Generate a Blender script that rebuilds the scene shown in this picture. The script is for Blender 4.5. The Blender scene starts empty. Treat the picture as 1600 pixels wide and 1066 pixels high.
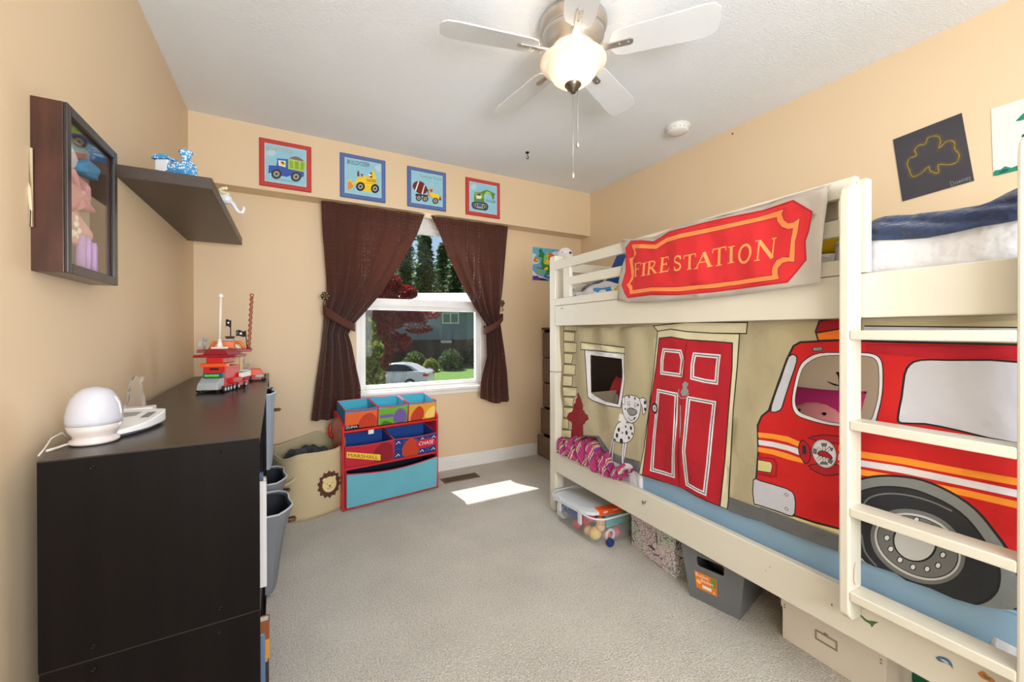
import bpy, bmesh, math, random
from math import sin, cos, pi, radians
from mathutils import Vector, Matrix
from mathutils.geometry import delaunay_2d_cdt
import numpy as np
random.seed(7)
SC = bpy.context.scene
COL = SC.collection
# ---------------------------------------------------------------- camera
CAM_F, CAM_YAW, CAM_PIT, CAM_ROL, CAM_H, CX, CY = 628.5, .4984, -.0032, -.0023, 1.127, 793.74, 520.79
_F = Vector((sin(CAM_YAW)*cos(CAM_PIT), cos(CAM_YAW)*cos(CAM_PIT), sin(CAM_PIT)))
_R0 = Vector((cos(CAM_YAW), -sin(CAM_YAW), 0)); _U0 = _R0.cross(_F)
_R = _R0*cos(CAM_ROL) + _U0*sin(CAM_ROL); _U = -_R0*sin(CAM_ROL) + _U0*cos(CAM_ROL)
EYE = Vector((0, 0, CAM_H))
cd = bpy.data.cameras.new('camera'); cam = bpy.data.objects.new('camera', cd); COL.objects.link(cam)
cam.matrix_world = Matrix(((_R.x, _U.x, -_F.x, 0), (_R.y, _U.y, -_F.y, 0), (_R.z, _U.z, -_F.z, CAM_H), (0, 0, 0, 1)))
cd.sensor_width = 36; cd.lens = CAM_F/1600*36; cd.clip_start = .02; cd.clip_end = 500
cd.shift_x = (800-CX)/1600; cd.shift_y = -(533-CY)/1600
SC.camera = cam
# ---------------------------------------------------------------- view, world, lights
SC.view_settings.view_transform = 'Standard'; SC.view_settings.look = 'None'
SC.view_settings.gamma = 1; SC.view_settings.use_curve_mapping = False
SC.view_settings.exposure = 0.38
W = bpy.data.worlds.new('world'); SC.world = W; W.use_nodes = True
nt = W.node_tree; bg = nt.nodes['Background']
sky = nt.nodes.new('ShaderNodeTexSky'); sky.sky_type = 'NISHITA'; sky.sun_disc = False
sky.sun_elevation = radians(52); sky.sun_rotation = radians(-15); sky.air_density = 1.0; sky.dust_density = .6; sky.ozone_density = 1.0
nt.links.new(sky.outputs[0], bg.inputs[0]); bg.inputs[1].default_value = .085
def light(kind, name, loc, energy, color=(1, 1, 1), size=.1, size_y=None, direction=None):
    d = bpy.data.lights.new(name, kind); d.energy = energy; d.color = color
    if kind == 'AREA':
        d.size = size
        if size_y: d.shape = 'RECTANGLE'; d.size_y = size_y
    elif kind == 'POINT': d.shadow_soft_size = size
    elif kind == 'SUN': d.angle = radians(.6)
    o = bpy.data.objects.new(name, d); COL.objects.link(o); o.location = loc
    if direction: o.rotation_euler = Vector(direction).to_track_quat('-Z', 'Y').to_euler()
    return o
light('SUN', 'sun', (0, 8, 10), 7.5, (1, .96, .9), direction=(.15, -.62, -1))
# unseen fill lights added behind the camera to brighten the room evenly
light('AREA', 'bounce_fill', (.3, -1.2, 1.2), 55, (.90, .955, 1), 1.3, .9, direction=(.1, 1.1, 1))
light('AREA', 'rear_fill', (.9, -2.0, 1.45), 28, (.92, .965, 1), 1.1, 1.7, direction=(-.12, 1, -.30))  # second added fill
# area fill added at the window to strengthen the incoming sky light
light('AREA', 'window_fill', (.95, 3.30, 1.3), 12, (.93, .97, 1), .9, 1.15, direction=(0, -1, -.15))

# ---------------------------------------------------------------- pixel to plane
def ray(u, v): return _F + _R*((u-CX)/CAM_F) + _U*((CY-v)/CAM_F)
def hit(u, v, n, c):
    n = Vector(n); d = ray(u, v); return EYE + d*((c-EYE.dot(n))/d.dot(n))
def onx(u, v, c): return hit(u, v, (1, 0, 0), c)
def ony(u, v, c): return hit(u, v, (0, 1, 0), c)
def onz(u, v, c): return hit(u, v, (0, 0, 1), c)
# ---------------------------------------------------------------- materials
def srgb(c):
    return tuple(((x/255)/12.92 if x/255 <= .04045 else ((x/255+.055)/1.055)**2.4) for x in c)
MATS = {}
def mat(name, rgb=None, rough=.6, metal=0, bump=None, vary=None, spec=None, transl=0, coat=0, sheen=0, alpha=None, emit=None):
    """bump=(scale,strength,dist)  vary=(scale,amount[,stretch])"""
    if name in MATS: return MATS[name]
    m = bpy.data.materials.new(name); m.use_nodes = True; MATS[name] = m
    t = m.node_tree; N = t.nodes; L = t.links; b = N['Principled BSDF']
    c = srgb(rgb) + (1,)
    b.inputs['Base Color'].default_value = c; b.inputs['Roughness'].default_value = rough; b.inputs['Metallic'].default_value = metal
    if spec is not None: b.inputs['Specular IOR Level'].default_value = spec
    if coat: b.inputs['Coat Weight'].default_value = coat; b.inputs['Coat Roughness'].default_value = .15
    if sheen: b.inputs['Sheen Weight'].default_value = sheen
    if alpha is not None: b.inputs['Alpha'].default_value = alpha
    if emit: b.inputs['Emission Color'].default_value = srgb(emit[0])+(1,); b.inputs['Emission Strength'].default_value = emit[1]
    co = N.new('ShaderNodeTexCoord')
    if vary is None: vary = (6, .05)
    mp = N.new('ShaderNodeMapping'); L.new(co.outputs['Object'], mp.inputs[0])
    if len(vary) > 2: mp.inputs['Scale'].default_value = vary[2]
    no = N.new('ShaderNodeTexNoise'); no.inputs['Scale'].default_value = vary[0]; no.inputs['Detail'].default_value = 5
    L.new(mp.outputs[0], no.inputs['Vector'])
    mr = N.new('ShaderNodeMapRange'); mr.inputs[1].default_value = .25; mr.inputs[2].default_value = .75
    mr.inputs[3].default_value = 1-vary[1]; mr.inputs[4].default_value = 1+vary[1]
    L.new(no.outputs[0], mr.inputs[0])
    mx = N.new('ShaderNodeVectorMath'); mx.operation = 'SCALE'; mx.inputs[0].default_value = c[:3]
    L.new(mr.outputs[0], mx.inputs['Scale']); L.new(mx.outputs[0], b.inputs['Base Color'])
    if bump:
        n2 = N.new('ShaderNodeTexNoise'); n2.inputs['Scale'].default_value = bump[0]; n2.inputs['Detail'].default_value = 4
        L.new(co.outputs['Object'], n2.inputs['Vector'])
        bp = N.new('ShaderNodeBump'); bp.inputs['Strength'].default_value = bump[1]; bp.inputs['Distance'].default_value = bump[2] if len(bump) > 2 else .01
        L.new(n2.outputs[0], bp.inputs['Height']); L.new(bp.outputs[0], b.inputs['Normal'])
    if transl:
        tr = N.new('ShaderNodeBsdfTranslucent'); L.new(mx.outputs[0], tr.inputs[0])
        ms = N.new('ShaderNodeMixShader'); ms.inputs[0].default_value = transl
        L.new(b.outputs[0], ms.inputs[1]); L.new(tr.outputs[0], ms.inputs[2]); L.new(ms.outputs[0], N['Material Output'].inputs[0])
    return m
def glass_mat(name, rgb=(255, 255, 255), amount=.08, rough=.02, tint=(255, 255, 255)):
    if name in MATS: return MATS[name]
    m = bpy.data.materials.new(name); m.use_nodes = True; MATS[name] = m
    t = m.node_tree; N = t.nodes; L = t.links; N.clear()
    out = N.new('ShaderNodeOutputMaterial'); tr = N.new('ShaderNodeBsdfTransparent'); tr.inputs[0].default_value = srgb(tint)+(1,)
    gl = N.new('ShaderNodeBsdfGlossy'); gl.inputs['Roughness'].default_value = rough; gl.inputs[0].default_value = srgb(rgb)+(1,)
    fr = N.new('ShaderNodeLayerWeight'); pw = N.new('ShaderNodeMath'); pw.operation = 'POWER'; pw.inputs[1].default_value = 5; L.new(fr.outputs['Facing'], pw.inputs[0])
    ad = N.new('ShaderNodeMath'); ad.operation = 'MAXIMUM'; ad.inputs[1].default_value = amount; L.new(pw.outputs[0], ad.inputs[0])
    m2 = N.new('ShaderNodeMixShader'); L.new(ad.outputs[0], m2.inputs[0]); L.new(tr.outputs[0], m2.inputs[1]); L.new(gl.outputs[0], m2.inputs[2])
    L.new(m2.outputs[0], out.inputs[0]); return m
def milky_mat(name, rgb, clear=.5, rough=.3):
    if name in MATS: return MATS[name]
    m = bpy.data.materials.new(name); m.use_nodes = True; MATS[name] = m
    t = m.node_tree; N = t.nodes; L = t.links; b = N['Principled BSDF']
    b.inputs['Base Color'].default_value = srgb(rgb)+(1,); b.inputs['Roughness'].default_value = rough
    tr = N.new('ShaderNodeBsdfTransparent'); ms = N.new('ShaderNodeMixShader'); ms.inputs[0].default_value = clear
    L.new(b.outputs[0], ms.inputs[1]); L.new(tr.outputs[0], ms.inputs[2]); L.new(ms.outputs[0], N['Material Output'].inputs[0])
    return m
# ---------------------------------------------------------------- object helpers
def tag(o, label=None, cat=None, group=None, kind=None):
    if label: o['label'] = label
    if cat: o['category'] = cat
    if group: o['group'] = group
    if kind: o['kind'] = kind
    return o
def empty(name, loc=(0, 0, 0), rz=0, label=None, cat=None, group=None, kind=None):
    o = bpy.data.objects.new(name, None); COL.objects.link(o); o.location = loc; o.rotation_euler = (0, 0, rz)
    o.empty_display_size = .05
    return tag(o, label, cat, group, kind)
class MB:
    def __init__(s): s.v = []; s.f = []; s.m = []; s.sm = []
    def add(s, vs, fs, m=0, smooth=False):
        k = len(s.v); s.v += [tuple(p) for p in vs]
        for f in fs: s.f.append(tuple(i+k for i in f)); s.m.append(m); s.sm.append(smooth)
        return s
    def box(s, a, b, m=0, M=None):
        x0, y0, z0 = [min(a[i], b[i]) for i in range(3)]; x1, y1, z1 = [max(a[i], b[i]) for i in range(3)]
        vs = [(x0, y0, z0), (x1, y0, z0), (x1, y1, z0), (x0, y1, z0), (x0, y0, z1), (x1, y0, z1), (x1, y1, z1), (x0, y1, z1)]
        if M: vs = [M @ Vector(p) for p in vs]
        return s.add(vs, [(0, 3, 2, 1), (4, 5, 6, 7), (0, 1, 5, 4), (1, 2, 6, 5), (2, 3, 7, 6), (3, 0, 4, 7)], m)
    def hexa(s, bot, top, m=0):
        return s.add(list(bot)+list(top), [(0, 3, 2, 1), (4, 5, 6, 7), (0, 1, 5, 4), (1, 2, 6, 5), (2, 3, 7, 6), (3, 0, 4, 7)], m)
    def lathe(s, prof, c=(0, 0, 0), n=32, m=0, M=None, cap=True, smooth=True):
        vs = []; fs = []
        for r, z in prof:
            for k in range(n):
                a = 2*pi*k/n; vs.append((c[0]+r*cos(a), c[1]+r*sin(a), c[2]+z))
        for i in range(len(prof)-1):
            for k in range(n):
                fs.append((i*n+k, i*n+(k+1) % n, (i+1)*n+(k+1) % n, (i+1)*n+k))
        if M: vs = [M @ Vector(p) for p in vs]
        s.add(vs, fs, m, smooth)
        if cap:
            q = len(s.v)-len(vs)
            if prof[0][0] > 1e-5: s.f.append(tuple(q+k for k in range(n))[::-1]); s.m.append(m); s.sm.append(False)
            if prof[-1][0] > 1e-5: s.f.append(tuple(q+(len(prof)-1)*n+k for k in range(n))); s.m.append(m); s.sm.append(False)
        return s
    def cyl(s, p0, p1, r, m=0, n=16, r1=None):
        p0 = Vector(p0); p1 = Vector(p1); d = p1-p0; L_ = d.length
        M = Matrix.Translation(p0) @ d.to_track_quat('Z', 'Y').to_matrix().to_4x4()
        return s.lathe([(r, 0), (r if r1 is None else r1, L_)], n=n, m=m, M=M)
    def sphere(s, c, r, m=0, n=16, M=None, sc=(1, 1, 1)):
        k = n//2
        T = Matrix.Translation(c) @ (M if M else Matrix.Identity(4)) @ Matrix.Diagonal((sc[0], sc[1], sc[2], 1))
        return s.lathe([(max(r*sin(pi*i/k), 1e-6), -r*cos(pi*i/k)) for i in range(k+1)], n=n, m=m, M=T, cap=False)
    def tube(s, pts, r, m=0, n=8, closed=False, cap=True):
        P = [Vector(p) for p in pts]; N_ = len(P); rs = r if isinstance(r, (list, tuple)) else [r]*N_
        vs = []; fs = []; up = None
        for i in range(N_):
            if closed: d = P[(i+1) % N_]-P[i-1]
            else: d = P[min(i+1, N_-1)]-P[max(i-1, 0)]
            d.normalize()
            if up is None: up = Vector((0, 0, 1)) if abs(d.z) < .9 else Vector((1, 0, 0))
            a = d.cross(up).normalized(); b = a.cross(d).normalized(); up = b
            for k in range(n):
                t = 2*pi*k/n; vs.append(P[i]+(a*cos(t)+b*sin(t))*rs[i])
        M_ = N_ if closed else N_-1
        for i in range(M_):
            j = (i+1) % N_
            for k in range(n): fs.append((i*n+k, i*n+(k+1) % n, j*n+(k+1) % n, j*n+k))
        s.add(vs, fs, m, True)
        if cap and not closed:
            q = len(s.v)-len(vs)
            s.f.append(tuple(q+k for k in range(n))[::-1]); s.m.append(m); s.sm.append(False)
            s.f.append(tuple(q+(N_-1)*n+k for k in range(n))); s.m.append(m); s.sm.append(False)
        return s
    def prism(s, loop, fn, m=0):
        """loop of 2D points; fn(a,b,k) -> 3D point, k in 0/1 gives the two faces"""
        n = len(loop); vs = [fn(a, b, 0) for a, b in loop]+[fn(a, b, 1) for a, b in loop]
        fs = [tuple(range(n))[::-1], tuple(range(n, 2*n))]+[(i, (i+1) % n, n+(i+1) % n, n+i) for i in range(n)]
        return s.add(vs, fs, m)
    def grid(s, fn, nu, nv, m=0, smooth=True, closed=False):
        vs = [fn(i/nu, j/nv) for j in range(nv+1) for i in range(nu+1)]
        fs = [(j*(nu+1)+i, j*(nu+1)+i+1, (j+1)*(nu+1)+i+1, (j+1)*(nu+1)+i) for j in range(nv) for i in range(nu)]
        return s.add(vs, fs, m, smooth)
    def build(s, name, mats, parent=None, bevel=0, solid=0, subsurf=0, fix=True, seg=2):
        me = bpy.data.meshes.new(name); me.from_pydata(s.v, [], s.f)
        if not isinstance(mats, (list, tuple)): mats = [mats]
        for m in mats: me.materials.append(m)
        me.polygons.foreach_set('material_index', s.m); me.polygons.foreach_set('use_smooth', s.sm)
        if fix:
            bm = bmesh.new(); bm.from_mesh(me); bmesh.ops.recalc_face_normals(bm, faces=bm.faces); bm.to_mesh(me); bm.free()
        me.update()
        o = bpy.data.objects.new(name, me); COL.objects.link(o)
        if parent: o.parent = parent
        if solid: md = o.modifiers.new('solid', 'SOLIDIFY'); md.thickness = solid; md.offset = 0
        if bevel: md = o.modifiers.new('bevel', 'BEVEL'); md.width = bevel; md.segments = seg; md.limit_method = 'ANGLE'; md.angle_limit = radians(40)
        if subsurf: md = o.modifiers.new('sub', 'SUBSURF'); md.levels = subsurf; md.render_levels = subsurf
        return o
def box(name, a, b, m, parent=None, bevel=.002, **k): return MB().box(a, b).build(name, m, parent, bevel=bevel, **k)
def copy_tree(o, parent=None):
    c = o.copy(); COL.objects.link(c); c.parent = parent
    for ch in list(o.children): copy_tree(ch, c)
    return c
# ---------------------------------------------------------------- printed surfaces
def circ(c, r, n=28, ry=None, rot=0):
    ry = ry or r
    return [[(c[0]+r*cos(2*pi*k/n)*cos(rot)-ry*sin(2*pi*k/n)*sin(rot), c[1]+r*cos(2*pi*k/n)*sin(rot)+ry*sin(2*pi*k/n)*cos(rot)) for k in range(n)]]
def smo(pts, n=5):
    out = []; N_ = len(pts)
    for i in range(N_):
        p0, p1, p2, p3 = pts[i-1], pts[i], pts[(i+1) % N_], pts[(i+2) % N_]
        for k in range(n):
            t = k/n
            out.append(tuple(.5*((2*p1[a])+(-p0[a]+p2[a])*t+(2*p0[a]-5*p1[a]+4*p2[a]-p3[a])*t*t+(-p0[a]+3*p1[a]-3*p2[a]+p3[a])*t**3) for a in (0, 1)))
    return out
def smoo(pts, n=5):
    """open curve"""
    out = []; N_ = len(pts); g = lambda i: pts[max(0, min(N_-1, i))]
    for i in range(N_-1):
        p0, p1, p2, p3 = g(i-1), g(i), g(i+1), g(i+2)
        for k in range(n):
            t = k/n
            out.append(tuple(.5*((2*p1[a])+(-p0[a]+p2[a])*t+(2*p0[a]-5*p1[a]+4*p2[a]-p3[a])*t*t+(-p0[a]+3*p1[a]-3*p2[a]+p3[a])*t**3) for a in (0, 1)))
    out.append(pts[-1]); return out
def stroke(pts, w, closed=False):
    n = len(pts); Lp = []; Rp = []
    for i in range(n):
        a = pts[i-1] if (i > 0 or closed) else pts[i]; b = pts[(i+1) % n] if (i < n-1 or closed) else pts[i]
        p = pts[i]
        d1 = (p[0]-a[0], p[1]-a[1]); d2 = (b[0]-p[0], b[1]-p[1])
        l1 = math.hypot(*d1) or 0; l2 = math.hypot(*d2) or 0
        if l1 < 1e-9: d1, l1 = d2, l2
        if l2 < 1e-9: d2, l2 = d1, l1
        if l1 < 1e-9: continue
        n1 = (-d1[1]/l1, d1[0]/l1); n2 = (-d2[1]/l2, d2[0]/l2)
        nn = (n1[0]+n2[0], n1[1]+n2[1]); q = n1[0]*n2[0]+n1[1]*n2[1]
        k = 1/max(1+q, .35)
        Lp.append((p[0]+nn[0]*k*w/2, p[1]+nn[1]*k*w/2)); Rp.append((p[0]-nn[0]*k*w/2, p[1]-nn[1]*k*w/2))
    return [Lp, Rp] if closed else [Lp+Rp[::-1]]
def poly(*pts): return [list(pts)]
def rect(x0, y0, x1, y1): return [[(x0, y0), (x1, y0), (x1, y1), (x0, y1)]]
_tc = {}
def text_shape(s, O, Rv, Uv, shear=0):
    """text with height 1 mapped to O + x*Rv + y*Uv"""
    if s not in _tc:
        c = bpy.data.curves.new('t', 'FONT'); c.body = s; c.resolution_u = 2
        o = bpy.data.objects.new('t', c); COL.objects.link(o)
        bpy.context.view_layer.update()
        me = bpy.data.meshes.new_from_object(o.evaluated_get(bpy.context.evaluated_depsgraph_get()))
        cnt = {}
        for p in me.polygons:
            for e in p.edge_keys: cnt[e] = cnt.get(e, 0)+1
        nb = {}
        # merge coincident verts
        key = {}; rep = []
        for v in me.vertices:
            k = (round(v.co.x, 4), round(v.co.y, 4)); rep.append(key.setdefault(k, v.index))
        cnt = {}
        for p in me.polygons:
            for a, b in p.edge_keys:
                a, b = rep[a], rep[b]
                if a != b: e = (min(a, b), max(a, b)); cnt[e] = cnt.get(e, 0)+1
        for (a, b), n in cnt.items():
            if n == 1: nb.setdefault(a, []).append(b); nb.setdefault(b, []).append(a)
        loops = []; seen = set()
        for st in nb:
            if st in seen: continue
            lp = [st]; seen.add(st); cur = st
            while True:
                nx = [q for q in nb[cur] if q not in seen]
                if not nx: break
                cur = nx[0]; seen.add(cur); lp.append(cur)
            if len(lp) > 2: loops.append([(me.vertices[i].co.x/.7, me.vertices[i].co.y/.7) for i in lp])
        xs = [p[0] for l in loops for p in l]; x0, x1 = min(xs), max(xs)
        _tc[s] = [[((x-x0)/(x1-x0), y) for x, y in l] for l in loops]
        bpy.data.objects.remove(o); 
    return [[(O[0]+x*Rv[0]+(y)*Uv[0]+shear*y*Rv[0], O[1]+x*Rv[1]+y*Uv[1]+shear*y*Rv[1]) for x, y in l] for l in _tc[s]]
def inside(loops, X, Y):
    r = np.zeros(len(X), bool)
    for lp in loops:
        A = np.array(lp); B = np.roll(A, -1, 0)
        for (x0, y0), (x1, y1) in zip(A, B):
            if y0 == y1: continue
            c = ((y0 > Y) != (y1 > Y)) & (X < (x1-x0)*(Y-y0)/(y1-y0)+x0)
            r ^= c
    return r
def printed(name, base, layers, S, parent=None, grid=None, conv=None, solid=0, smooth=False, bm_=None):
    """base: shape; layers: [(shape, material or None)], drawn bottom up; conv maps drawing coords to (a,b); S(a,b)->3D"""
    cv = (lambda sh: [[conv(*p) for p in l] for l in sh]) if conv else (lambda sh: sh)
    base = cv(base); lay = [(cv(s), m) for s, m in layers]
    pts = []; edges = []
    def addl(loops):
        for l in loops:
            k = len(pts); n = len(l)
            pts.extend(l); edges.extend((k+i, k+(i+1) % n) for i in range(n))
    addl(base)
    for s, m in lay: addl(s)
    xs = [p[0] for l in base for p in l]; ys = [p[1] for l in base for p in l]
    if grid:
        nx = int((max(xs)-min(xs))/grid)+1; ny = int((max(ys)-min(ys))/grid)+1
        GX, GY = np.meshgrid(np.linspace(min(xs), max(xs), nx+1), np.linspace(min(ys), max(ys), ny+1))
        GX = GX.ravel()+1e-5; GY = GY.ravel()+1e-5; k = inside(base, GX, GY); pts.extend(zip(GX[k].tolist(), GY[k].tolist()))
    r = delaunay_2d_cdt([Vector(p) for p in pts], edges, [], 0, 1e-6, False)
    V = np.array([tuple(p) for p in r[0]]); T = [f for f in r[2]]
    cen = np.array([V[list(f)].mean(0) for f in T]); X, Y = cen[:, 0], cen[:, 1]
    keep = inside(base, X, Y); idx = np.zeros(len(T), int); mats = []
    for s, m in lay:
        a = np.array(s[0]); b0 = np.concatenate([np.array(l) for l in s])
        bb = (X >= b0[:, 0].min()) & (X <= b0[:, 0].max()) & (Y >= b0[:, 1].min()) & (Y <= b0[:, 1].max())
        ii = np.nonzero(bb)[0]
        if not len(ii): continue
        w = ii[inside(s, X[ii], Y[ii])]
        if m is None: idx[w] = -1
        else:
            if m not in mats: mats.append(m)
            idx[w] = mats.index(m)
    keep &= idx >= 0
    F_ = [T[i] for i in np.nonzero(keep)[0]]; I = idx[keep]
    used = sorted({i for f in F_ for i in f}); rm = {o: n for n, o in enumerate(used)}
    mb = MB(); mb.v = [tuple(S(V[i][0], V[i][1])) for i in used]; mb.f = [tuple(rm[i] for i in f) for f in F_]
    mb.m = [int(i) for i in I]; mb.sm = [smooth]*len(F_)
    return mb.build(name, mats, parent, solid=solid, fix=False)
# ================================================================ room shell
XL, XR, YS, YW, ZC, ZS, YB = -.52, 2.52, 2.989, 3.13, 2.44, 2.035, -2.4
M_wall = mat('wall_paint', (229, 204, 169), .55, bump=(90, .08, .002), vary=(1.2, .02))
M_ceil = mat('ceiling_texture', (240, 243, 247), .9, bump=(140, .9, .004), vary=(3, .02))
M_trim = mat('white_trim', (238, 236, 232), .4)
M_vinyl = mat('window_vinyl', (240, 240, 240), .35)
def carpet():
    m = mat('carpet', (232, 226, 214), .95, vary=(150, .3), bump=(170, 1, .02), sheen=.2)
    t = m.node_tree; N = t.nodes; L = t.links; b = N['Principled BSDF']
    src = b.inputs['Base Color'].links[0].from_socket
    n = N.new('ShaderNodeTexNoise'); n.inputs['Scale'].default_value = 3.5; n.inputs['Detail'].default_value = 6
    L.new(N['Texture Coordinate'].outputs['Object'], n.inputs['Vector'])
    r = N.new('ShaderNodeMapRange'); r.inputs[1].default_value = .3; r.inputs[2].default_value = .7; r.inputs[3].default_value = .9; r.inputs[4].default_value = 1.06
    L.new(n.outputs[0], r.inputs[0])
    s = N.new('ShaderNodeVectorMath'); s.operation = 'SCALE'; L.new(src, s.inputs[0]); L.new(r.outputs[0], s.inputs['Scale']); L.new(s.outputs[0], b.inputs['Base Color'])
    return m
def struct(name, mb, m, parent=None, bevel=0):
    o = mb.build(name, m, parent, bevel=bevel)
    if not parent: o['kind'] = 'structure'
    return o
WX0, WX1, WZ0, WZ1 = .435, 1.486, .665, 2.10     # window opening
T = .16
struct('floor', MB().box((XL-T, YB-T, -.06), (XR+T, YW+T, 0)), carpet())
struct('ceiling', MB().box((XL-T, YB-T, ZC), (XR+T, YW+T, ZC+.08)), M_ceil)
struct('wall_left', MB().box((XL-T, YB-T, 0), (XL, YW+T, ZC)), M_wall)
struct('wall_right', MB().box((XR, YB-T, 0), (XR+T, YW+T, ZC)), M_wall)
struct('wall_back', MB().box((XL, YB-T, 0), (XR, YB, ZC)), M_wall)
wf = MB()
wf.box((XL, YW, 0), (WX0, YW+T, ZC)); wf.box((WX1, YW, 0), (XR, YW+T, ZC))
wf.box((WX0, YW, 0), (WX1, YW+T, WZ0)); wf.box((WX0, YW, WZ1), (WX1, YW+T, ZC))
struct('wall_far', wf, M_wall)
struct('trim_1', MB().box((XL, YS, ZS), (XR, YW, ZC)), M_wall)
def baseboard(name, a, b, axis):
    # profile: flat board with a rounded, stepped top
    pr = [(0, 0), (.014, 0), (.014, .07), (.012, .078), (.008, .083), (.008, .095), (.004, .104), (0, .106)]
    mb = MB()
    if axis == 'y': mb.prism(pr, lambda d, z, k: ((a, b)[k], YW-d, z))
    elif axis == 'l': mb.prism(pr, lambda d, z, k: (XL+d, (a, b)[k], z))
    else: mb.prism(pr, lambda d, z, k: (XR-d, (a, b)[k], z))
    return struct(name, mb, M_trim)
baseboard('baseboard_far', XL, XR, 'y'); baseboard('baseboard_left', YB, YW-.015, 'l'); baseboard('baseboard_right', YB, YW-.015, 'r')
# ---- window (vinyl single hung)
win = empty('window_1', ((WX0+WX1)/2, YW+.05, WZ0)); win['kind'] = 'structure'
O = Vector(win.location)
def wbox(mb, x0, x1, y0, y1, z0, z1): mb.box((x0-O.x, y0-O.y, z0-O.z), (x1-O.x, y1-O.y, z1-O.z)); return mb
yf0, yf1 = YW+.012, YW+.11
fr = MB()
wbox(fr, WX0, WX0+.036, yf0, yf1, WZ0, WZ1); wbox(fr, WX1-.045, WX1, yf0, yf1, WZ0, WZ1)
wbox(fr, WX0+.036, WX1-.045, yf0, yf1, WZ1-.05, WZ1)
wbox(fr, WX0+.036, WX1-.045, yf0+.03, yf1, WZ1-.15, WZ1-.05); wbox(fr, WX0+.036, WX1-.045, yf0, yf1, WZ0, WZ0+.03)
fr.build('window_frame', M_vinyl, win, bevel=.004)
fr = MB(); xa, xb = WX0+.036, WX1-.045
zb, zt = .695, 1.36
wbox(fr, xa, xa+.032, YW+.025, YW+.06, zb, zt); wbox(fr, xb-.04, xb, YW+.025, YW+.06, zb, zt)
wbox(fr, xa+.032, xb-.04, YW+.025, YW+.06, zb, zb+.03); wbox(fr, xa+.032, xb-.04, YW+.022, YW+.06, 1.298, 1.345)
wbox(fr, xa+.032, xb-.04, YW+.012, YW+.03, 1.322, 1.34)
fr.build('lower_sash', M_vinyl, win, bevel=.003)
fr = MB()
wbox(fr, xa, xa+.03, YW+.062, YW+.095, 1.33, WZ1-.06); wbox(fr, xb-.03, xb, YW+.062, YW+.095, 1.33, WZ1-.06)
wbox(fr, xa+.03, xb-.03, YW+.062, YW+.095, 1.33, 1.388); wbox(fr, xa+.03, xb-.03, YW+.062, YW+.095, WZ1-.18, WZ1-.06)
fr.build('upper_sash', M_vinyl, win, bevel=.003)
G = glass_mat('window_glass', amount=.012)
wbox(MB(), xa+.03, xb-.038, YW+.040, YW+.044, zb+.028, 1.30).build('lower_glass', G, win)
wbox(MB(), xa+.028, xb-.028, YW+.076, YW+.080, 1.385, WZ1-.175).build('upper_glass', G, win)
# screen of the lower half
sm = bpy.data.materials.new('insect_screen'); sm.use_nodes = True; t_ = sm.node_tree; b_ = t_.nodes['Principled BSDF']
b_.inputs['Base Color'].default_value = (.06, .06, .06, 1); b_.inputs['Roughness'].default_value = .8
tr_ = t_.nodes.new('ShaderNodeBsdfTransparent'); mx_ = t_.nodes.new('ShaderNodeMixShader'); mx_.inputs[0].default_value = .93
t_.links.new(b_.outputs[0], mx_.inputs[1]); t_.links.new(tr_.outputs[0], mx_.inputs[2]); t_.links.new(mx_.outputs[0], t_.nodes['Material Output'].inputs[0])
wbox(MB(), xa+.02, xb-.02, YW+.100, YW+.1012, zb, 1.33).build('insect_screen', sm, win)
sl = MB(); wbox(sl, WX0-.02, WX1+.03, YW-.035, YW+.03, WZ0-.012, WZ0+.012)
wbox(sl, WX0, WX1, YW-.012, YW, WZ0-.045, WZ0-.012)
sl.build('window_sill', M_trim, win, bevel=.005)
# ---- roof edge over the window outside
ev = MB().box((-1.5, YW+T, 2.36), (3.6, YW+.72, 2.40)).box((-1.5, YW+.70, 2.30), (3.6, YW+.73, 2.44))
struct('trim_2', ev, M_trim)
# ================================================================ ceiling fan
M_nick = mat('brushed_nickel', (206, 202, 198), .38, 1, vary=(20, .06, (1, 1, 12)))
M_blade = mat('fan_blade_white', (222, 224, 226), .4)
fan = empty('ceiling_fan', (1.06, 1.367, ZC), 0, 'white five-blade ceiling fan with brushed nickel motor and lit frosted glass bowl', 'ceiling fan')
mb = MB().lathe([(.09, 0), (.136, -.002), (.142, -.012), (.142, -.03), (.136, -.036), (.134, -.05), (.124, -.056), (.13, -.062), (.13, -.072), (.120, -.084), (.116, -.104), (.102, -.112), (.098, -.120), (.084, -.128), (.06, -.130)], n=56)
mb.build('motor_housing', M_nick, fan)
MB().lathe([(.05, -.129), (.074, -.131), (.078, -.143), (.07, -.160), (.05, -.165)], n=40).build('light_kit_ring', mat('dark_nickel', (120, 112, 104), .35, 1), fan)
bm_ = bpy.data.materials.new('frosted_bowl'); bm_.use_nodes = True; t_ = bm_.node_tree; N = t_.nodes; L = t_.links; b_ = N['Principled BSDF']
b_.inputs['Base Color'].default_value = srgb((250, 238, 224))+(1,); b_.inputs['Roughness'].default_value = .25
tc = N.new('ShaderNodeTexCoord'); sx = N.new('ShaderNodeSeparateXYZ'); L.new(tc.outputs['Object'], sx.inputs[0])
mr = N.new('ShaderNodeMapRange'); mr.inputs[1].default_value = -.168; mr.inputs[2].default_value = -.235; mr.inputs[3].default_value = .02; mr.inputs[4].default_value = .5
L.new(sx.outputs[2], mr.inputs[0]); L.new(mr.outputs[0], b_.inputs['Emission Strength']); b_.inputs['Emission Color'].default_value = (1, .80, .56, 1)
tr_ = N.new('ShaderNodeBsdfTransparent'); tr_.inputs[0].default_value = (1, .93, .82, 1); mx_ = N.new('ShaderNodeMixShader'); mx_.inputs[0].default_value = .12
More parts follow.
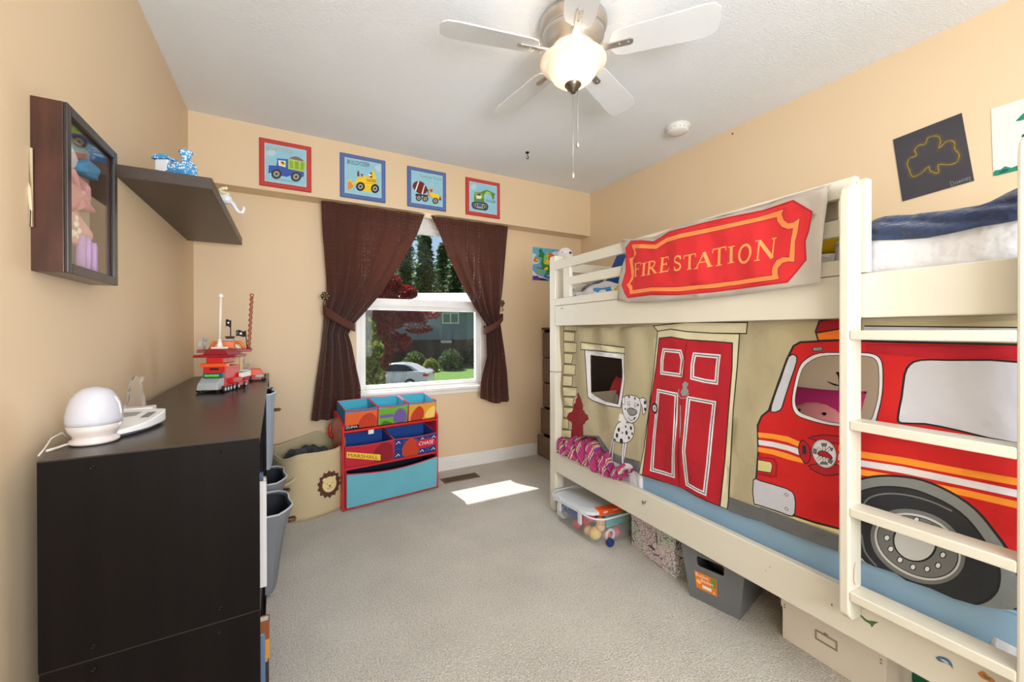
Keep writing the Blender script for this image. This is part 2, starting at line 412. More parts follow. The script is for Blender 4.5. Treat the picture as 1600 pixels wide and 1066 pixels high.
L.new(b_.outputs[0], mx_.inputs[1]); L.new(tr_.outputs[0], mx_.inputs[2]); L.new(mx_.outputs[0], N['Material Output'].inputs[0])
MB().lathe([(.116, -.166), (.134, -.169), (.138, -.175), (.134, -.182), (.118, -.187), (.106, -.198), (.098, -.216), (.084, -.238), (.060, -.258), (.034, -.266), (.012, -.268)], n=56, cap=False).build('glass_bowl', bm_, fan, solid=.003)
MB().lathe([(.004, -.262), (.034, -.263), (.035, -.270), (.026, -.276), (.024, -.286), (.014, -.290), (.012, -.300), (.004, -.302)], n=28).build('finial', mat('dark_nickel'), fan)
light('POINT', 'fan_bulb', (1.06, 1.367, ZC-.215), 1.6, (1, .86, .68), .045)
for k, a in enumerate((-49, 23, 95, 167, 239)):
    A = radians(a); Rm = Matrix.Rotation(A, 4, 'Z') @ Matrix.Translation((0, 0, -.135)) @ Matrix.Rotation(radians(-13), 4, 'X')
    lp = [(.17, -.05), (.20, -.060), (.50, -.070), (.535, -.064), (.555, -.045), (.56, 0), (.555, .045), (.535, .064), (.50, .070), (.20, .060), (.17, .05), (.155, .02), (.155, -.02)]
    bl = MB().prism(lp, lambda x, y, q: Rm @ Vector((x, y, (-.003, .003)[q]))).build('fan_blade', M_blade, fan, bevel=.001)
    ir = MB(); ir.prism([(.10, -.018), (.16, -.012), (.16, .012), (.10, .018)], lambda x, y, q: Rm @ Vector((x, y, (-.010, -.003)[q])))
    ir.prism([(.155, -.012), (.235, -.014), (.245, -.008), (.245, .008), (.235, .014), (.155, .012)], lambda x, y, q: Rm @ Vector((x, y, (-.009, -.003)[q])))
    ir.cyl(Rm @ Vector((.19, 0, -.013)), Rm @ Vector((.19, 0, -.009)), .004); ir.cyl(Rm @ Vector((.225, 0, -.013)), Rm @ Vector((.225, 0, -.009)), .004)
    ir.build('blade_iron', M_nick, bl, bevel=.001)
for dx, dyv, zl in ((0, 0, -.645), (.016, -.012, -.515)):
    ch = MB().tube([(dx, dyv, -.262 if dx else -.30), (dx, dyv, zl)], .0010, n=6).build('pull_chain', M_nick, fan)
    MB().lathe([(.001, .012), (.006, .006), (.008, -.004), (.007, -.014), (.003, -.02), (.0005, -.022)], (dx, dyv, zl), n=14).build('chain_fob', M_nick, ch)
# smoke detector, hook, pin
sd = empty('smoke_detector', (2.19, 1.745, ZC), 0, 'round white smoke detector on the ceiling above the bunk bed', 'smoke detector')
MB().lathe([(.074, 0), (.074, -.010), (.066, -.012), (.066, -.03), (.058, -.040), (.02, -.043), (.001, -.043)], n=40).build('detector_case', mat('detector_white', (232, 230, 226), .5), sd)
for k in range(14):
    a = 2*pi*k/14; MB().cyl((.060*cos(a), .060*sin(a), -.033), (.0665*cos(a), .0665*sin(a), -.024), .003, n=6).build('vent_slot', mat('vent_grey', (120, 118, 115), .6), sd)
hk = empty('ceiling_hook', (1.534, 2.517, ZC), 0, 'small black ceiling hook between the fan and the window', 'hook')
MB().lathe([(.014, 0), (.014, -.004), (.006, -.01), (.003, -.012)], n=18).build('hook_plate', mat('black_metal', (22, 22, 22), .4, .6), hk)
MB().tube([(0, 0, -.008), (0, 0, -.022), (.008, 0, -.030), (.011, 0, -.040), (.004, 0, -.048), (-.006, 0, -.046), (-.008, 0, -.038)], .0028, n=8).build('hook_arm', mat('black_metal'), hk)
pin = MB().sphere((0, 0, 0), .006, sc=(.5, 1, 1)); pp = pin.build('push_pin', mat('pin_red', (170, 40, 28), .4)); pp.location = (XR-.003, 1.589, 2.403)
tag(pp, 'tiny red push pin high on the right wall below the ceiling', 'push pin')
# ================================================================ bunk bed
BED_O, BED_R = Vector((1.43, 1.2, 0)), -.0357
BM = Matrix.Translation(BED_O) @ Matrix.Rotation(BED_R, 4, 'Z'); BMI = BM.inverted()
def onbed(u, v, off):
    ex = BM.to_3x3() @ Vector((1, 0, 0)); return BMI @ hit(u, v, ex, BED_O.dot(ex)+off)
def bemp(name, loc, label, cat, group=None, rz=0):
    return empty(name, BM @ Vector(loc), BED_R+rz, label, cat, group)
M_bed = mat('cream_paint', (220, 215, 199), .38, vary=(9, .02), bump=(30, .05, .002))
M_line = mat('joint_line', (190, 184, 168), .7)
bed = bemp('bunk_bed', (0, 0, 0), 'cream painted wooden bunk bed along the right wall', 'bunk bed')
YN, YF = -1.12, .87
def bb(name, a, b, bev=.004): return box(name, a, b, M_bed, bed, bev)
for x0, x1 in ((0, .065), (.955, 1.02)):
    for y0, y1 in ((YF, YF+.063), (YN-.063, YN)):
        p = MB().box((x0, y0, 0), (x1, y1, .872)).box((x0, y0, .874), (x1, y1, 1.604)).build('corner_post', M_bed, bed, bevel=.005)
bb('side_rail', (0, YN, 1.164), (.03, YF, 1.288)); bb('side_rail', (0, YN, .25), (.03, YF, .385))
bb('side_rail', (.99, YN, 1.164), (1.02, YF, 1.288)); bb('side_rail', (.99, YN, .25), (1.02, YF, .385))
for z0, z1 in ((.25, .385), (1.164, 1.288)):
    bb('end_rail', (.065, YF+.02, z0), (.955, YF+.045, z1)); bb('end_rail', (.065, YN-.045, z0), (.955, YN-.02, z1))
for z0, z1 in ((1.38, 1.44), (1.51, 1.57), (.48, .56), (.64, .72)): bb('end_rail', (.065, YF+.02, z0), (.955, YF+.045, z1))
gy = -.672
bb('guard_rail', (0, gy, 1.2895), (.022, YF, 1.334), .003); bb('guard_rail', (-.002, gy, 1.512), (.022, YF, 1.566), .003)
bb('guard_rail', (0, gy, 1.403), (.022, .712, 1.452), .003)
bb('guard_post', (-.001, .712, 1.334), (.022, .778, 1.512), .003); bb('guard_post', (0, gy-.025, 1.29), (.03, gy, 1.552), .003)
bb('guard_rail', (.99, YN, 1.51), (1.012, YF, 1.56), .003)
box('bed_slat_base', (.06, YN, 1.165), (.985, YF, 1.185), mat('slat_pine', (200, 176, 140), .7), bed)
box('bed_slat_base', (.035, YN, .262), (.985, YF, .282), mat('slat_pine'), bed)
bt = MB(); p_ = onbed(878, 482, 0); bt.cyl((-.001, p_.y, p_.z), (-.004, p_.y, p_.z), .006, n=14); bt.build('bolt_cap', mat('bolt_grey', (150, 148, 140), .4, .7), bed)
# scuffs and stickers on the lower rail
def sticker(shapes, off=-.0012, name='rail_sticker'):
    return printed(name, shapes[0][0], shapes, lambda a, b: (off, a, b), bed, conv=lambda u, v: (lambda p: (p.y, p.z))(onbed(u, v, off)))
r5 = lambda x, y: (1180+x/3.81, 800+y/3.81)
R5 = lambda *p: [r5(*q) for q in p]
dg = mat('sticker_green', (74, 112, 70), .5); db = mat('sticker_blue', (70, 110, 150), .5); wt = mat('sticker_white', (225, 225, 222), .5)
sticker([([smo(R5((622, 610), (640, 622), (668, 645), (700, 650), (733, 658), (712, 668), (694, 688), (684, 668), (656, 652), (632, 628)), 3)], dg)], name='dolphin_sticker')['label'] = 'small green dolphin sticker on lower rail'
s_ = sticker([([smo(R5((1075, 868), (1100, 860), (1140, 872), (1168, 898), (1177, 936), (1160, 915), (1130, 900), (1095, 890)), 3)], db), ([smo(R5((1100, 875), (1130, 885), (1155, 905), (1130, 896)), 3)], wt)], name='dolphin_sticker'); s_['label'] = 'small blue dolphin sticker on lower rail'
dk = mat('scuff', (120, 112, 96), .8); ob = mat('sticker_orange', (196, 120, 60), .5)
sticker([([smo(R5((1325, 960), (1360, 950), (1385, 975), (1420, 1000), (1440, 1040), (1400, 1015), (1350, 990)), 3)], ob), ([smo(R5((1350, 965), (1375, 980), (1405, 1002), (1375, 992)), 3)], dg)], name='fish_sticker')
for pts in (R5((450, 548), (458, 546), (462, 560), (455, 562)), R5((80, 328), (90, 326), (94, 332)), R5((56, 350), (66, 348), (66, 354)), [(1003, 781), (1006, 785), (1005, 790), (1003, 786)], [(1006, 786), (1010, 781), (1008, 788)]):
    sticker([([pts], dk)], name='rail_scuff')
# ---------------------------------------------------------------- ladder
LO = -.072
lad = bemp('bunk_ladder', (LO, -.8, .33), 'cream wooden ladder hooked on the front of the bunk bed', 'ladder')
def lb(name, a, b, bev=.004):
    o = box(name, [a[0]-LO, a[1]+.8, a[2]-.33], [b[0]-LO, b[1]+.8, b[2]-.33], M_bed, lad, bev); return o
yl0, yl1 = onbed(1310, 700, LO).y, onbed(1327, 700, LO).y
yr0 = onbed(1588, 700, LO).y
pr = [(LO, .332+.02), (LO+.02, .332), (-.004, .332), (-.004, 1.53), (LO+.03, 1.535), (LO+.008, 1.52), (LO, 1.49)]
for y0, y1 in ((yl0, yl1), (yr0, yr0-.027)):
    MB().prism(pr, lambda a, b, k: (a-LO, (y0, y1)[k]+.8, b-.33)).build('ladder_rail', M_bed, lad, bevel=.005)
for v in (531, 672, 808, 940):
    zb_ = onbed(1327, v, LO).z
    lb('rung', (LO+.001, yr0-.001, zb_), (-.006, yl1+.001, zb_+.025), .003)
rp = mat('pencil_red', (196, 120, 110), .8)
sc_ = MB(); yy = yl1+.8-.0006
mk = printed('pencil_mark', [[(0, .0), (.07, 0), (.07, .4), (0, .4)]], [([[(0, 0), (.07, 0), (.07, .4), (0, .4)]], None)]+[(stroke(smoo([(.03, .16), (.024, .14), (.022, .115), (.030, .10)], 4), .003), rp), (stroke(smo([(.026, .075), (.034, .07), (.032, .06), (.024, .062)], 3), .0025, True), rp)], lambda a, b: (a, yy, b), lad)
# ================================================================ mattresses and bedding
M_white = mat('white_cotton', (222, 222, 226), .85, bump=(7, .8, .05), vary=(5, .03))
M_blue = mat('light_blue_sheet', (150, 186, 214), .85, bump=(9, .3, .02), vary=(8, .04))
def mattress(name, a, b, m, lab):
    e = bemp(name, a, lab, 'mattress'); d = [b[i]-a[i] for i in range(3)]
    o = box('mattress_body', (0, 0, 0), d, m, e, .03, seg=4); tube = MB()
    for z in (.012, d[2]-.012):
        tube.tube([(.02, 0, z), (d[0]-.02, 0, z), (d[0], .02, z), (d[0], d[1]-.02, z), (d[0]-.02, d[1], z), (.02, d[1], z), (0, d[1]-.02, z), (0, .02, z)], .004, closed=True)
    tube.build('piping', m, e); return e
mattress('mattress', (.075, YN+.02, 1.187), (.975, YF-.02, 1.325), M_white, 'white mattress on the upper bunk')
mattress('mattress', (.072, YN+.02, .284), (.975, YF-.02, .49), M_blue, 'mattress in light blue sheet on the lower bunk')
# lower white blanket at the foot and at the head, seen below the tent
def lumpy(name, x0, x1, y0, y1, z0, h, m, lab, cat, seed=1, amp=.012, fr=9, tag_=True, nx=24, ny=40, parent=None):
    rnd = random.Random(seed); ph = [rnd.uniform(0, 6.28) for _ in range(8)]
    def fn(s, t, dz=0):
        e = min(s, 1-s, t*1.2, (1-t)*1.2); w = min(1, e/.12); w = math.sqrt(max(0, 1-(1-w)**2))
        x = x0+(x1-x0)*s; y = y0+(y1-y0)*t
        q = sin(fr*x*2+ph[0]+2.2*sin(fr*y+ph[1]))+.7*sin(fr*1.7*y+ph[2]+1.5*sin(fr*2*x+ph[3]))+.4*sin(fr*3.1*(x+y)+ph[4])
        return (x, y, z0+h*w+amp*q*w)
    mb = MB(); mb.grid(lambda s, t: fn(s, t), nx, ny); k = len(mb.v)
    mb.grid(lambda s, t: (x0+(x1-x0)*s, y0+(y1-y0)*t, z0), nx, ny)
    c = (x0, y0, z0)
    mb.v = [(v[0]-c[0], v[1]-c[1], v[2]-c[2]) for v in mb.v]
    o = mb.build(name, m); o.location = BM @ Vector(c); o.rotation_euler = (0, 0, BED_R)
    if tag_: tag(o, lab, cat)
    return o
lumpy('white_sheet', .057, .6, YN+.03, onbed(1541, 985, .06).y, .30, .215, M_white, 'rumpled white sheet at the near end of the lower bunk', 'sheet', 3)
wb = MB()
wy = onbed(1004, 760, .06).y
wb.box((.048, wy, .287), (.071, .45, .47)); o = wb.build('fitted_sheet', M_white, None, bevel=.01); o.location = BED_O; o.rotation_euler = (0, 0, BED_R)
tag(o, 'white sheet showing beside the pink blanket above the lower rail', 'sheet')
# pink knitted blanket spilling over the lower rail at the far end
def knit(name, cols):
    m = bpy.data.materials.new(name); m.use_nodes = True; t = m.node_tree; N = t.nodes; L = t.links; b = N['Principled BSDF']; b.inputs['Roughness'].default_value = .95
    tc = N.new('ShaderNodeTexCoord'); n = N.new('ShaderNodeTexNoise'); n.inputs['Scale'].default_value = 7; n.inputs['Detail'].default_value = 1
    w = N.new('ShaderNodeTexWave'); w.inputs['Scale'].default_value = 34; w.inputs['Distortion'].default_value = 3
    L.new(tc.outputs['Object'], n.inputs['Vector']); L.new(tc.outputs['Object'], w.inputs['Vector'])
    w2 = N.new('ShaderNodeTexWave'); w2.inputs['Scale'].default_value = 2.6; w2.inputs['Distortion'].default_value = 2.5; w2.bands_direction = 'Y'; L.new(tc.outputs['Object'], w2.inputs['Vector'])
    r = N.new('ShaderNodeValToRGB'); r.color_ramp.interpolation = 'CONSTANT'
    while len(r.color_ramp.elements) < len(cols): r.color_ramp.elements.new(.5)
    for i, c in enumerate(cols): r.color_ramp.elements[i].position = i/len(cols); r.color_ramp.elements[i].color = srgb(c)+(1,)
    L.new(w2.outputs[0], r.inputs[0]); L.new(r.outputs[0], b.inputs['Base Color'])
    bp = N.new('ShaderNodeBump'); bp.inputs['Strength'].default_value = .9; bp.inputs['Distance'].default_value = .01; L.new(w.outputs[0], bp.inputs['Height']); L.new(bp.outputs[0], b.inputs['Normal'])
    return m
M_knit = knit('pink_knit', [(206, 62, 128), (150, 60, 150), (222, 190, 160), (196, 50, 110), (236, 220, 196), (206, 70, 140)])
def pink():
    top = [onbed(*r8(x, y), .03) for x, y in ((198, 885), (225, 875), (265, 878), (300, 885), (340, 905), (380, 945), (420, 985), (465, 1002), (500, 1005))]
    bot = [onbed(*r8(x, y), -.004) for x, y in ((190, 925), (215, 935), (260, 955), (300, 975), (340, 998), (385, 1022), (430, 1030), (455, 1042), (495, 1015))]
    pts = []
    def fn(s, t):
        i = min(int(s*8), 7); f = s*8-i
        T_ = top[i].lerp(top[i+1], f); B_ = bot[i].lerp(bot[i+1], f)
        zt = T_.z+.012*sin(s*40)+.006*sin(s*90)
        if t < .5:   # front flap rising over the rail top
            k = t/.5; z = B_.z+(zt-B_.z)*k
            x = -.012+.03*k+.010*sin(s*46+3*k)+.006*sin(s*80+7*k)
            y = B_.y+(T_.y-B_.y)*k
        else:
            k = (t-.5)/.5; x = .018+.42*k; z = zt+.03*sin(pi*k)+.012*sin(s*30+9*k); y = T_.y
            z = max(z, .40)
        return (x, y, z)
    mb = MB().grid(fn, 90, 40); o = mb.build('knitted_blanket', M_knit, None, solid=.008)
    o.location = BED_O; o.rotation_euler = (0, 0, BED_R); tag(o, 'pink and purple knitted blanket bunched over the lower rail at the far end', 'blanket')
r8 = lambda x, y: (800+x/2.664, 360+y/2.664)
pink()
# ---------------------------------------------------------------- the play tent with printed fire station and fire engine
r2 = lambda x, y: (870+x/3.134, 480+y/3.134)
r3 = lambda x, y: (1140+x/2.2217, 480+y/2.2217)
TO = .046
def tc2(x, y): p = onbed(*r2(x, y), TO); return (p.y, p.z)
def tc3(x, y): p = onbed(*r3(x, y), TO); return (p.y, p.z)
def Q2(*p): return [tc2(*q) for q in p]
def Q3(*p): return [tc3(*q) for q in p]
def tentx(a, b):
    """offset of the cloth: pleats at the left, wrinkles elsewhere"""
    w = max(0, min(1, (a-.0)/.5)); h = (b-.45)/.7
    x = TO + .005*sin(a*17+1.6*sin(b*6)) + .003*sin(a*37+b*13+2*sin(b*9)) + .003*sin(b*21+a*16)
    x -= w*.016*sin(a*30+2.2*(1-h)+.6)*(.35+.65*max(0, h))
    x += .006*sin(b*8+a*3)*max(0, 1-abs(a+.1)/.3)
    x -= .010*math.exp(-((a+.0)/.03)**2)*max(0, h)    # door slit pleat
    return max(x, .031)
TC = {k: mat('tent_'+k, c, .9, bump=(8, .55, .03), vary=(5, .035), transl=.12) for k, c in dict(
    khaki=(186, 175, 142), cream=(226, 218, 182), brick=(222, 212, 170), red=(186, 28, 42), engine=(208, 32, 32), dark=(38, 36, 34), grey=(108, 110, 112),
    white=(232, 232, 236), pane=(206, 208, 218), orange=(255, 160, 50), tangerine=(250, 130, 40), maroon=(158, 20, 32), dred=(150, 26, 34), tyre=(46, 48, 52), gry2=(132, 138, 138),
    hub=(118, 120, 120), hubl=(206, 208, 208), lamp=(224, 214, 150), steel=(150, 152, 150)).items()}
Lw = .0045
base = [Q2((12, 60), (12, 655), (60, 650), (135, 632), (190, 640), (245, 742), (300, 765), (405, 812), (425, 826), (470, 845), (540, 862), (605, 884), (680, 925), (800, 978), (830, 992), (842, 1000), (930, 1032), (1000, 1052))
        + Q3((60, 722), (150, 765), (260, 805), (375, 850), (460, 880), (500, 900), (575, 925), (610, 950), (700, 975), (780, 1010), (850, 1033), (930, 1050), (1000, 1055), (1060, 1060))]
base[0] += [(-1.09, base[0][-1][1]), (-1.09, 1.163), (.868, 1.163)]
LY = []
def fill(sh, c): LY.append((sh, TC[c]))
def outl(pts, c='dark', w=Lw, closed=True): LY.append((stroke(pts, w, closed), TC[c]))
def fo(pts, c, w=Lw, oc='dark'): LY.append(([pts], TC[c])); LY.append((stroke(pts, w, True), TC[oc]))
fill(base, 'khaki')
# grey pavement strip
fill([Q2((110, 632), (135, 625), (200, 632), (250, 700), (330, 735), (410, 755), (410, 830), (300, 790), (245, 750), (180, 700))], 'grey')
fill([Q2((836, 930), (900, 950), (1003, 985))+Q3((100, 690), (240, 740), (375, 795), (375, 860), (200, 800), (50, 730))+Q2((900, 1070), (820, 1010))], 'grey')
fill([Q3((900, 850), (1000, 880), (1060, 900), (1060, 1070), (880, 1060), (840, 1000))], 'gry2')
# brick quoins at the left
ys_ = [88, 120, 172, 226, 280, 335, 390, 440, 490, 545, 600, 645]
for i in range(len(ys_)-1):
    xr = [97, 78, 90, 72, 88, 76, 94, 80, 88, 62, 72, 60][i]; y0, y1 = ys_[i], ys_[i+1]
    xl = 38 if i < 8 else 30-(i-8)*6
    fo(Q2((xl, y0), (xr, y0+4), (xr-3, y1-2), (xl, y1-6)), 'brick', .004)
# house window
fo(Q2((128, 172), (230, 184), (330, 198), (328, 232), (230, 216), (128, 208)), 'cream')
fo(Q2((146, 209), (325, 228), (328, 300), (334, 350), (322, 430), (312, 494), (250, 482), (172, 458), (152, 440), (150, 320)), 'white')
hole1 = Q2((165, 236), (235, 244), (310, 255), (318, 320), (318, 360), (310, 420), (302, 475), (240, 460), (190, 440), (165, 420), (164, 330))
outl(hole1, 'dark', .004); LY.append(([hole1], None))
# hydrant
hy = Q2((70, 638), (76, 574), (72, 560), (60, 552), (55, 538), (62, 520), (76, 514), (80, 500), (82, 478), (90, 470), (90, 455), (100, 440), (96, 430), (102, 418), (108, 430), (118, 445), (124, 468), (131, 480), (131, 505), (142, 508), (146, 520), (158, 530), (160, 548), (150, 556), (142, 572), (136, 572), (132, 640), (100, 648))
fo(hy, 'dred', .0035)
outl(Q2(*[(98+18*cos(k*.5236), 538+22*sin(k*.5236)) for k in range(12)]), 'dark', .0022); outl(Q2(*[(98+8*cos(k*.7854), 538+10*sin(k*.7854)) for k in range(8)]), 'dark', .002)
outl(Q2((80, 490), (104, 496), (131, 488)), 'dark', .0022, False); outl(Q2((78, 572), (104, 578), (134, 572)), 'dark', .0022, False)
# door surround, head and leaves
fo(Q2((470, 92), (640, 75), (925, 75), (922, 130), (760, 128), (640, 120), (560, 108), (492, 118)), 'cream')
fo(Q2((492, 118), (560, 108), (640, 120), (760, 128), (888, 131), (880, 300), (862, 500), (850, 760), (832, 992), (800, 978), (640, 905), (408, 815), (425, 700), (448, 520), (470, 300)), 'cream')
fo(Q2((500, 152), (560, 146), (640, 160), (760, 168), (856, 176), (856, 300), (838, 520), (822, 760), (798, 975), (700, 935), (640, 900), (600, 884), (540, 862), (425, 822), (434, 700), (452, 500), (480, 300)), 'red')
def panel(pts):
    pp_ = Q2(*pts); outl(pp_, 'white', .0165); outl(pp_, 'dark', .0035); 
panel(((522, 210), (604, 218), (614, 260), (608, 334), (560, 328), (510, 322), (512, 260)))
panel(((672, 232), (790, 242), (782, 300), (776, 370), (720, 362), (664, 346), (664, 280)))
panel(((494, 410), (594, 428), (588, 560), (578, 700), (576, 826), (520, 812), (464, 796), (474, 640), (488, 500)))
panel(((648, 446), (766, 470), (756, 600), (744, 760), (728, 912), (690, 896), (640, 868), (632, 700), (634, 560)))
outl(Q2((640, 165), (628, 240), (622, 400), (612, 520), (602, 650), (600, 884)), 'maroon', .006, False)
outl(Q2((632, 180), (610, 320), (616, 400)), 'maroon', .004, False); outl(Q2((612, 480), (606, 640)), 'steel', .004, False)
LY.append((circ(tc2(477, 496), .019, 20, .026), TC['dark'])); LY.append((circ(tc2(477, 496), .011, 16, .015), TC['white'])); LY.append((circ(tc2(477, 496), .007, 12, .010), TC['steel']))
# knocker
fill([Q2((630, 362), (648, 375), (640, 395), (650, 410), (640, 432), (620, 436), (612, 415), (622, 395), (618, 378))], 'steel')
outl(Q2((604, 400), (600, 425), (615, 446), (640, 444), (650, 420)), 'steel', .004, False)
# spotted dog
dogw = 'white'
legs = [((290, 640), (278, 700), (270, 750), (280, 762)), ((278, 645), (262, 700), (250, 735), (262, 742)), ((345, 650), (332, 720), (322, 770), (346, 778)), ((333, 655), (324, 720), (322, 765))]
for lg in legs:
    q = smoo(Q2(*lg), 4); outl(q, 'dark', .016, False); outl(q, dogw, .010, False)
fo(smo(Q2((298, 572), (318, 560), (345, 568), (368, 565), (382, 585), (380, 620), (366, 650), (340, 665), (305, 660), (282, 645), (284, 610)), 3), dogw, .0035)
outl(Q2((318, 565), (324, 530)), dogw, .05, False)
fo(smo(Q2((322, 452), (335, 436), (362, 432), (392, 442), (408, 462), (410, 500), (404, 535), (388, 560), (362, 568), (335, 552), (320, 520), (318, 480)), 3), dogw, .0035)
fo(smo(Q2((402, 450), (422, 445), (436, 462), (440, 490), (432, 520), (424, 525), (420, 495), (408, 470)), 3), dogw, .0035)
fo(smo(Q2((330, 448), (322, 440), (318, 470), (328, 478)), 2), dogw, .0025)
for x, y, r in ((430, 468, 7), (432, 500, 6), (350, 440, 5), (378, 448, 5), (395, 480, 5), (330, 500, 4), (306, 600, 8), (322, 655, 10), (300, 628, 9), (345, 615, 8), (366, 592, 7), (338, 585, 5), (356, 640, 6), (290, 650, 6), (325, 615, 4), (372, 620, 5), (382, 545, 5)):
    fill(circ(tc2(x, y), r*.0011, 10, r*.0014), 'dark')
fo(smo(Q2((338, 505), (355, 495), (385, 505), (394, 518), (378, 530), (352, 528)), 3), 'steel', .004)
fill(circ(tc2(345, 474), .008, 10, .011), 'white'); outl(circ(tc2(345, 474), .008, 10, .011)[0], 'dark', .002); fill(circ(tc2(347, 476), .003, 8), 'dark')
fill(circ(tc2(380, 480), .008, 10, .011), 'white'); outl(circ(tc2(380, 480), .008, 10, .011)[0], 'dark', .002); fill(circ(tc2(380, 482), .003, 8), 'dark')
outl(smoo(Q2((345, 540), (362, 556), (382, 548), (392, 538)), 3), 'dark', .0028, False)
# fire engine body
outl(Q3((462, 66), (800, 70), (1060, 72)), 'dark', .004, False)
fill([Q3((462, 68), (1060, 74), (1060, 120), (462, 116))], 'pane')
fo(Q3((300, 85), (315, 48), (380, 36), (450, 36), (450, 74), (378, 77), (302, 90)), 'maroon')
fo(Q3((302, 90), (378, 76), (450, 72), (450, 112), (378, 114), (308, 116)), 'tangerine')
eng = Q3((222, 135), (245, 122), (378, 115), (470, 118), (700, 124), (1060, 132), (1060, 905), (940, 870), (800, 800), (600, 780), (460, 790), (375, 772), (300, 750), (225, 722), (160, 690), (92, 640), (95, 580), (100, 500), (104, 410), (118, 378), (142, 358), (170, 270), (200, 180))
fill([Q3((85, 650), (240, 725), (378, 775), (378, 790), (235, 738), (85, 668))], 'lamp')
fo(eng, 'engine', .0065)
fill([Q3((470, 128), (1060, 142), (1060, 182), (700, 176), (470, 160))], 'red')
# windscreen, cab window, side window
fo(smo(Q3((205, 172), (228, 168), (232, 190), (212, 255), (190, 330), (178, 358), (148, 362), (160, 310), (180, 250)), 2), 'pane', .004)
frm = smo(Q3((262, 182), (310, 160), (400, 158), (480, 160), (520, 175), (533, 215), (530, 300), (515, 370), (500, 408), (440, 420), (350, 412), (270, 392), (228, 372), (216, 330), (226, 260), (240, 210)), 3)
fo(frm, 'white', .003)
hole2 = smo(Q3((275, 192), (320, 172), (400, 168), (475, 172), (506, 185), (516, 220), (514, 300), (500, 360), (485, 392), (440, 405), (350, 400), (280, 380), (240, 362), (228, 325), (238, 265), (252, 218)), 3)
outl(hole2, 'dark', .0035); LY.append(([hole2], None))
fo(smo(Q3((610, 235), (628, 200), (665, 184), (760, 184), (1060, 196), (1060, 300), (1060, 440), (1000, 475), (800, 430), (680, 405), (600, 402), (588, 380), (600, 310)), 2), 'pane', .005)
fill([Q3((470, 410), (600, 425), (800, 460), (1060, 520), (1060, 545), (800, 490), (470, 432))], 'red')
fo(Q3((288, 140), (322, 138), (324, 150), (290, 153)), 'steel', .002)
# stripes
def stripe(t, b_, c): fill([Q3(*t)+Q3(*b_)[::-1]], c)
stripe(((104, 434), (150, 440), (200, 450), (246, 470)), ((104, 452), (150, 458), (200, 470), (243, 488)), 'orange')
stripe(((103, 460), (150, 468), (200, 480), (238, 492)), ((103, 478), (150, 486), (200, 498), (240, 514)), 'white')
stripe(((100, 486), (150, 494), (200, 508), (250, 528)), ((100, 502), (150, 512), (200, 528), (252, 543)), 'orange')
stripe(((375, 478), (460, 500), (600, 520), (800, 560), (1060, 608)), ((375, 500), (460, 522), (600, 544), (800, 584), (1060, 634)), 'orange')
stripe(((375, 510), (460, 530), (600, 552), (800, 595), (1060, 650)), ((375, 532), (460, 552), (600, 576), (800, 620), (1060, 676)), 'white')
stripe(((375, 542), (460, 562), (600, 588), (800, 632), (1060, 690)), ((375, 562), (460, 582), (600, 608), (800, 655), (1060, 714)), 'orange')
# head lamp and bumper
fill([Q3((98, 518), (158, 524), (170, 545), (168, 590), (150, 592), (98, 580))], 'maroon'); fill([Q3((98, 524), (152, 530), (162, 548), (160, 584), (98, 574))], 'engine')
fo(Q3((98, 530), (145, 537), (152, 550), (148, 575), (98, 568)), 'lamp', .003)
fo(smo(Q3((84, 600), (110, 602), (200, 630), (228, 655), (232, 700), (222, 725), (180, 712), (100, 686), (86, 676)), 2), 'pane', .004)
for x, y in ((200, 651), (201, 700)): outl(circ(tc3(x, y), .005, 10)[0], 'dark', .0016)
# maltese badge
fo(smo(Q3((237, 490), (248, 462), (262, 470), (275, 490), (275, 530), (262, 545), (246, 525)), 2), 'red', .003)
fo(smo(Q3((270, 455), (320, 445), (380, 450), (420, 450), (430, 480), (330, 470)), 2), 'red', .003)
fo(smo(Q3((270, 552), (300, 575), (340, 586), (380, 580), (430, 580), (420, 555), (320, 545)), 2), 'red', .003)
fill([Q3((250, 480), (262, 482), (264, 512), (250, 512))], 'tyre')
bc = tc3(324, 510)
fill(circ(bc, .0345, 32, .045), 'dark'); fill(circ(bc, .033, 32, .043), 'hubl'); fill(circ(bc, .029, 32, .038), 'white')
for a, b_ in (((300, 488), (345, 535)), ((348, 486), (300, 532)), ((322, 475), (324, 545))):
    outl(Q3(a, b_), 'dark', .008, False); outl(Q3(a, b_), 'white', .005, False)
fo(Q3((314, 474), (332, 474), (330, 484), (316, 484)), 'hub', .0015); fo(Q3((314, 538), (334, 540), (338, 548), (310, 546)), 'hub', .0015)
fo(Q3((288, 492), (298, 496), (296, 512), (286, 508)), 'hub', .0015); fo(Q3((342, 488), (354, 492), (350, 502)), 'hub', .0015); fo(Q3((340, 530), (356, 534), (350, 545), (338, 540)), 'hub', .0015)
fo(smo(Q3((302, 505), (318, 500), (338, 508), (352, 522), (350, 530), (330, 522), (304, 516)), 2), 'red', .002)
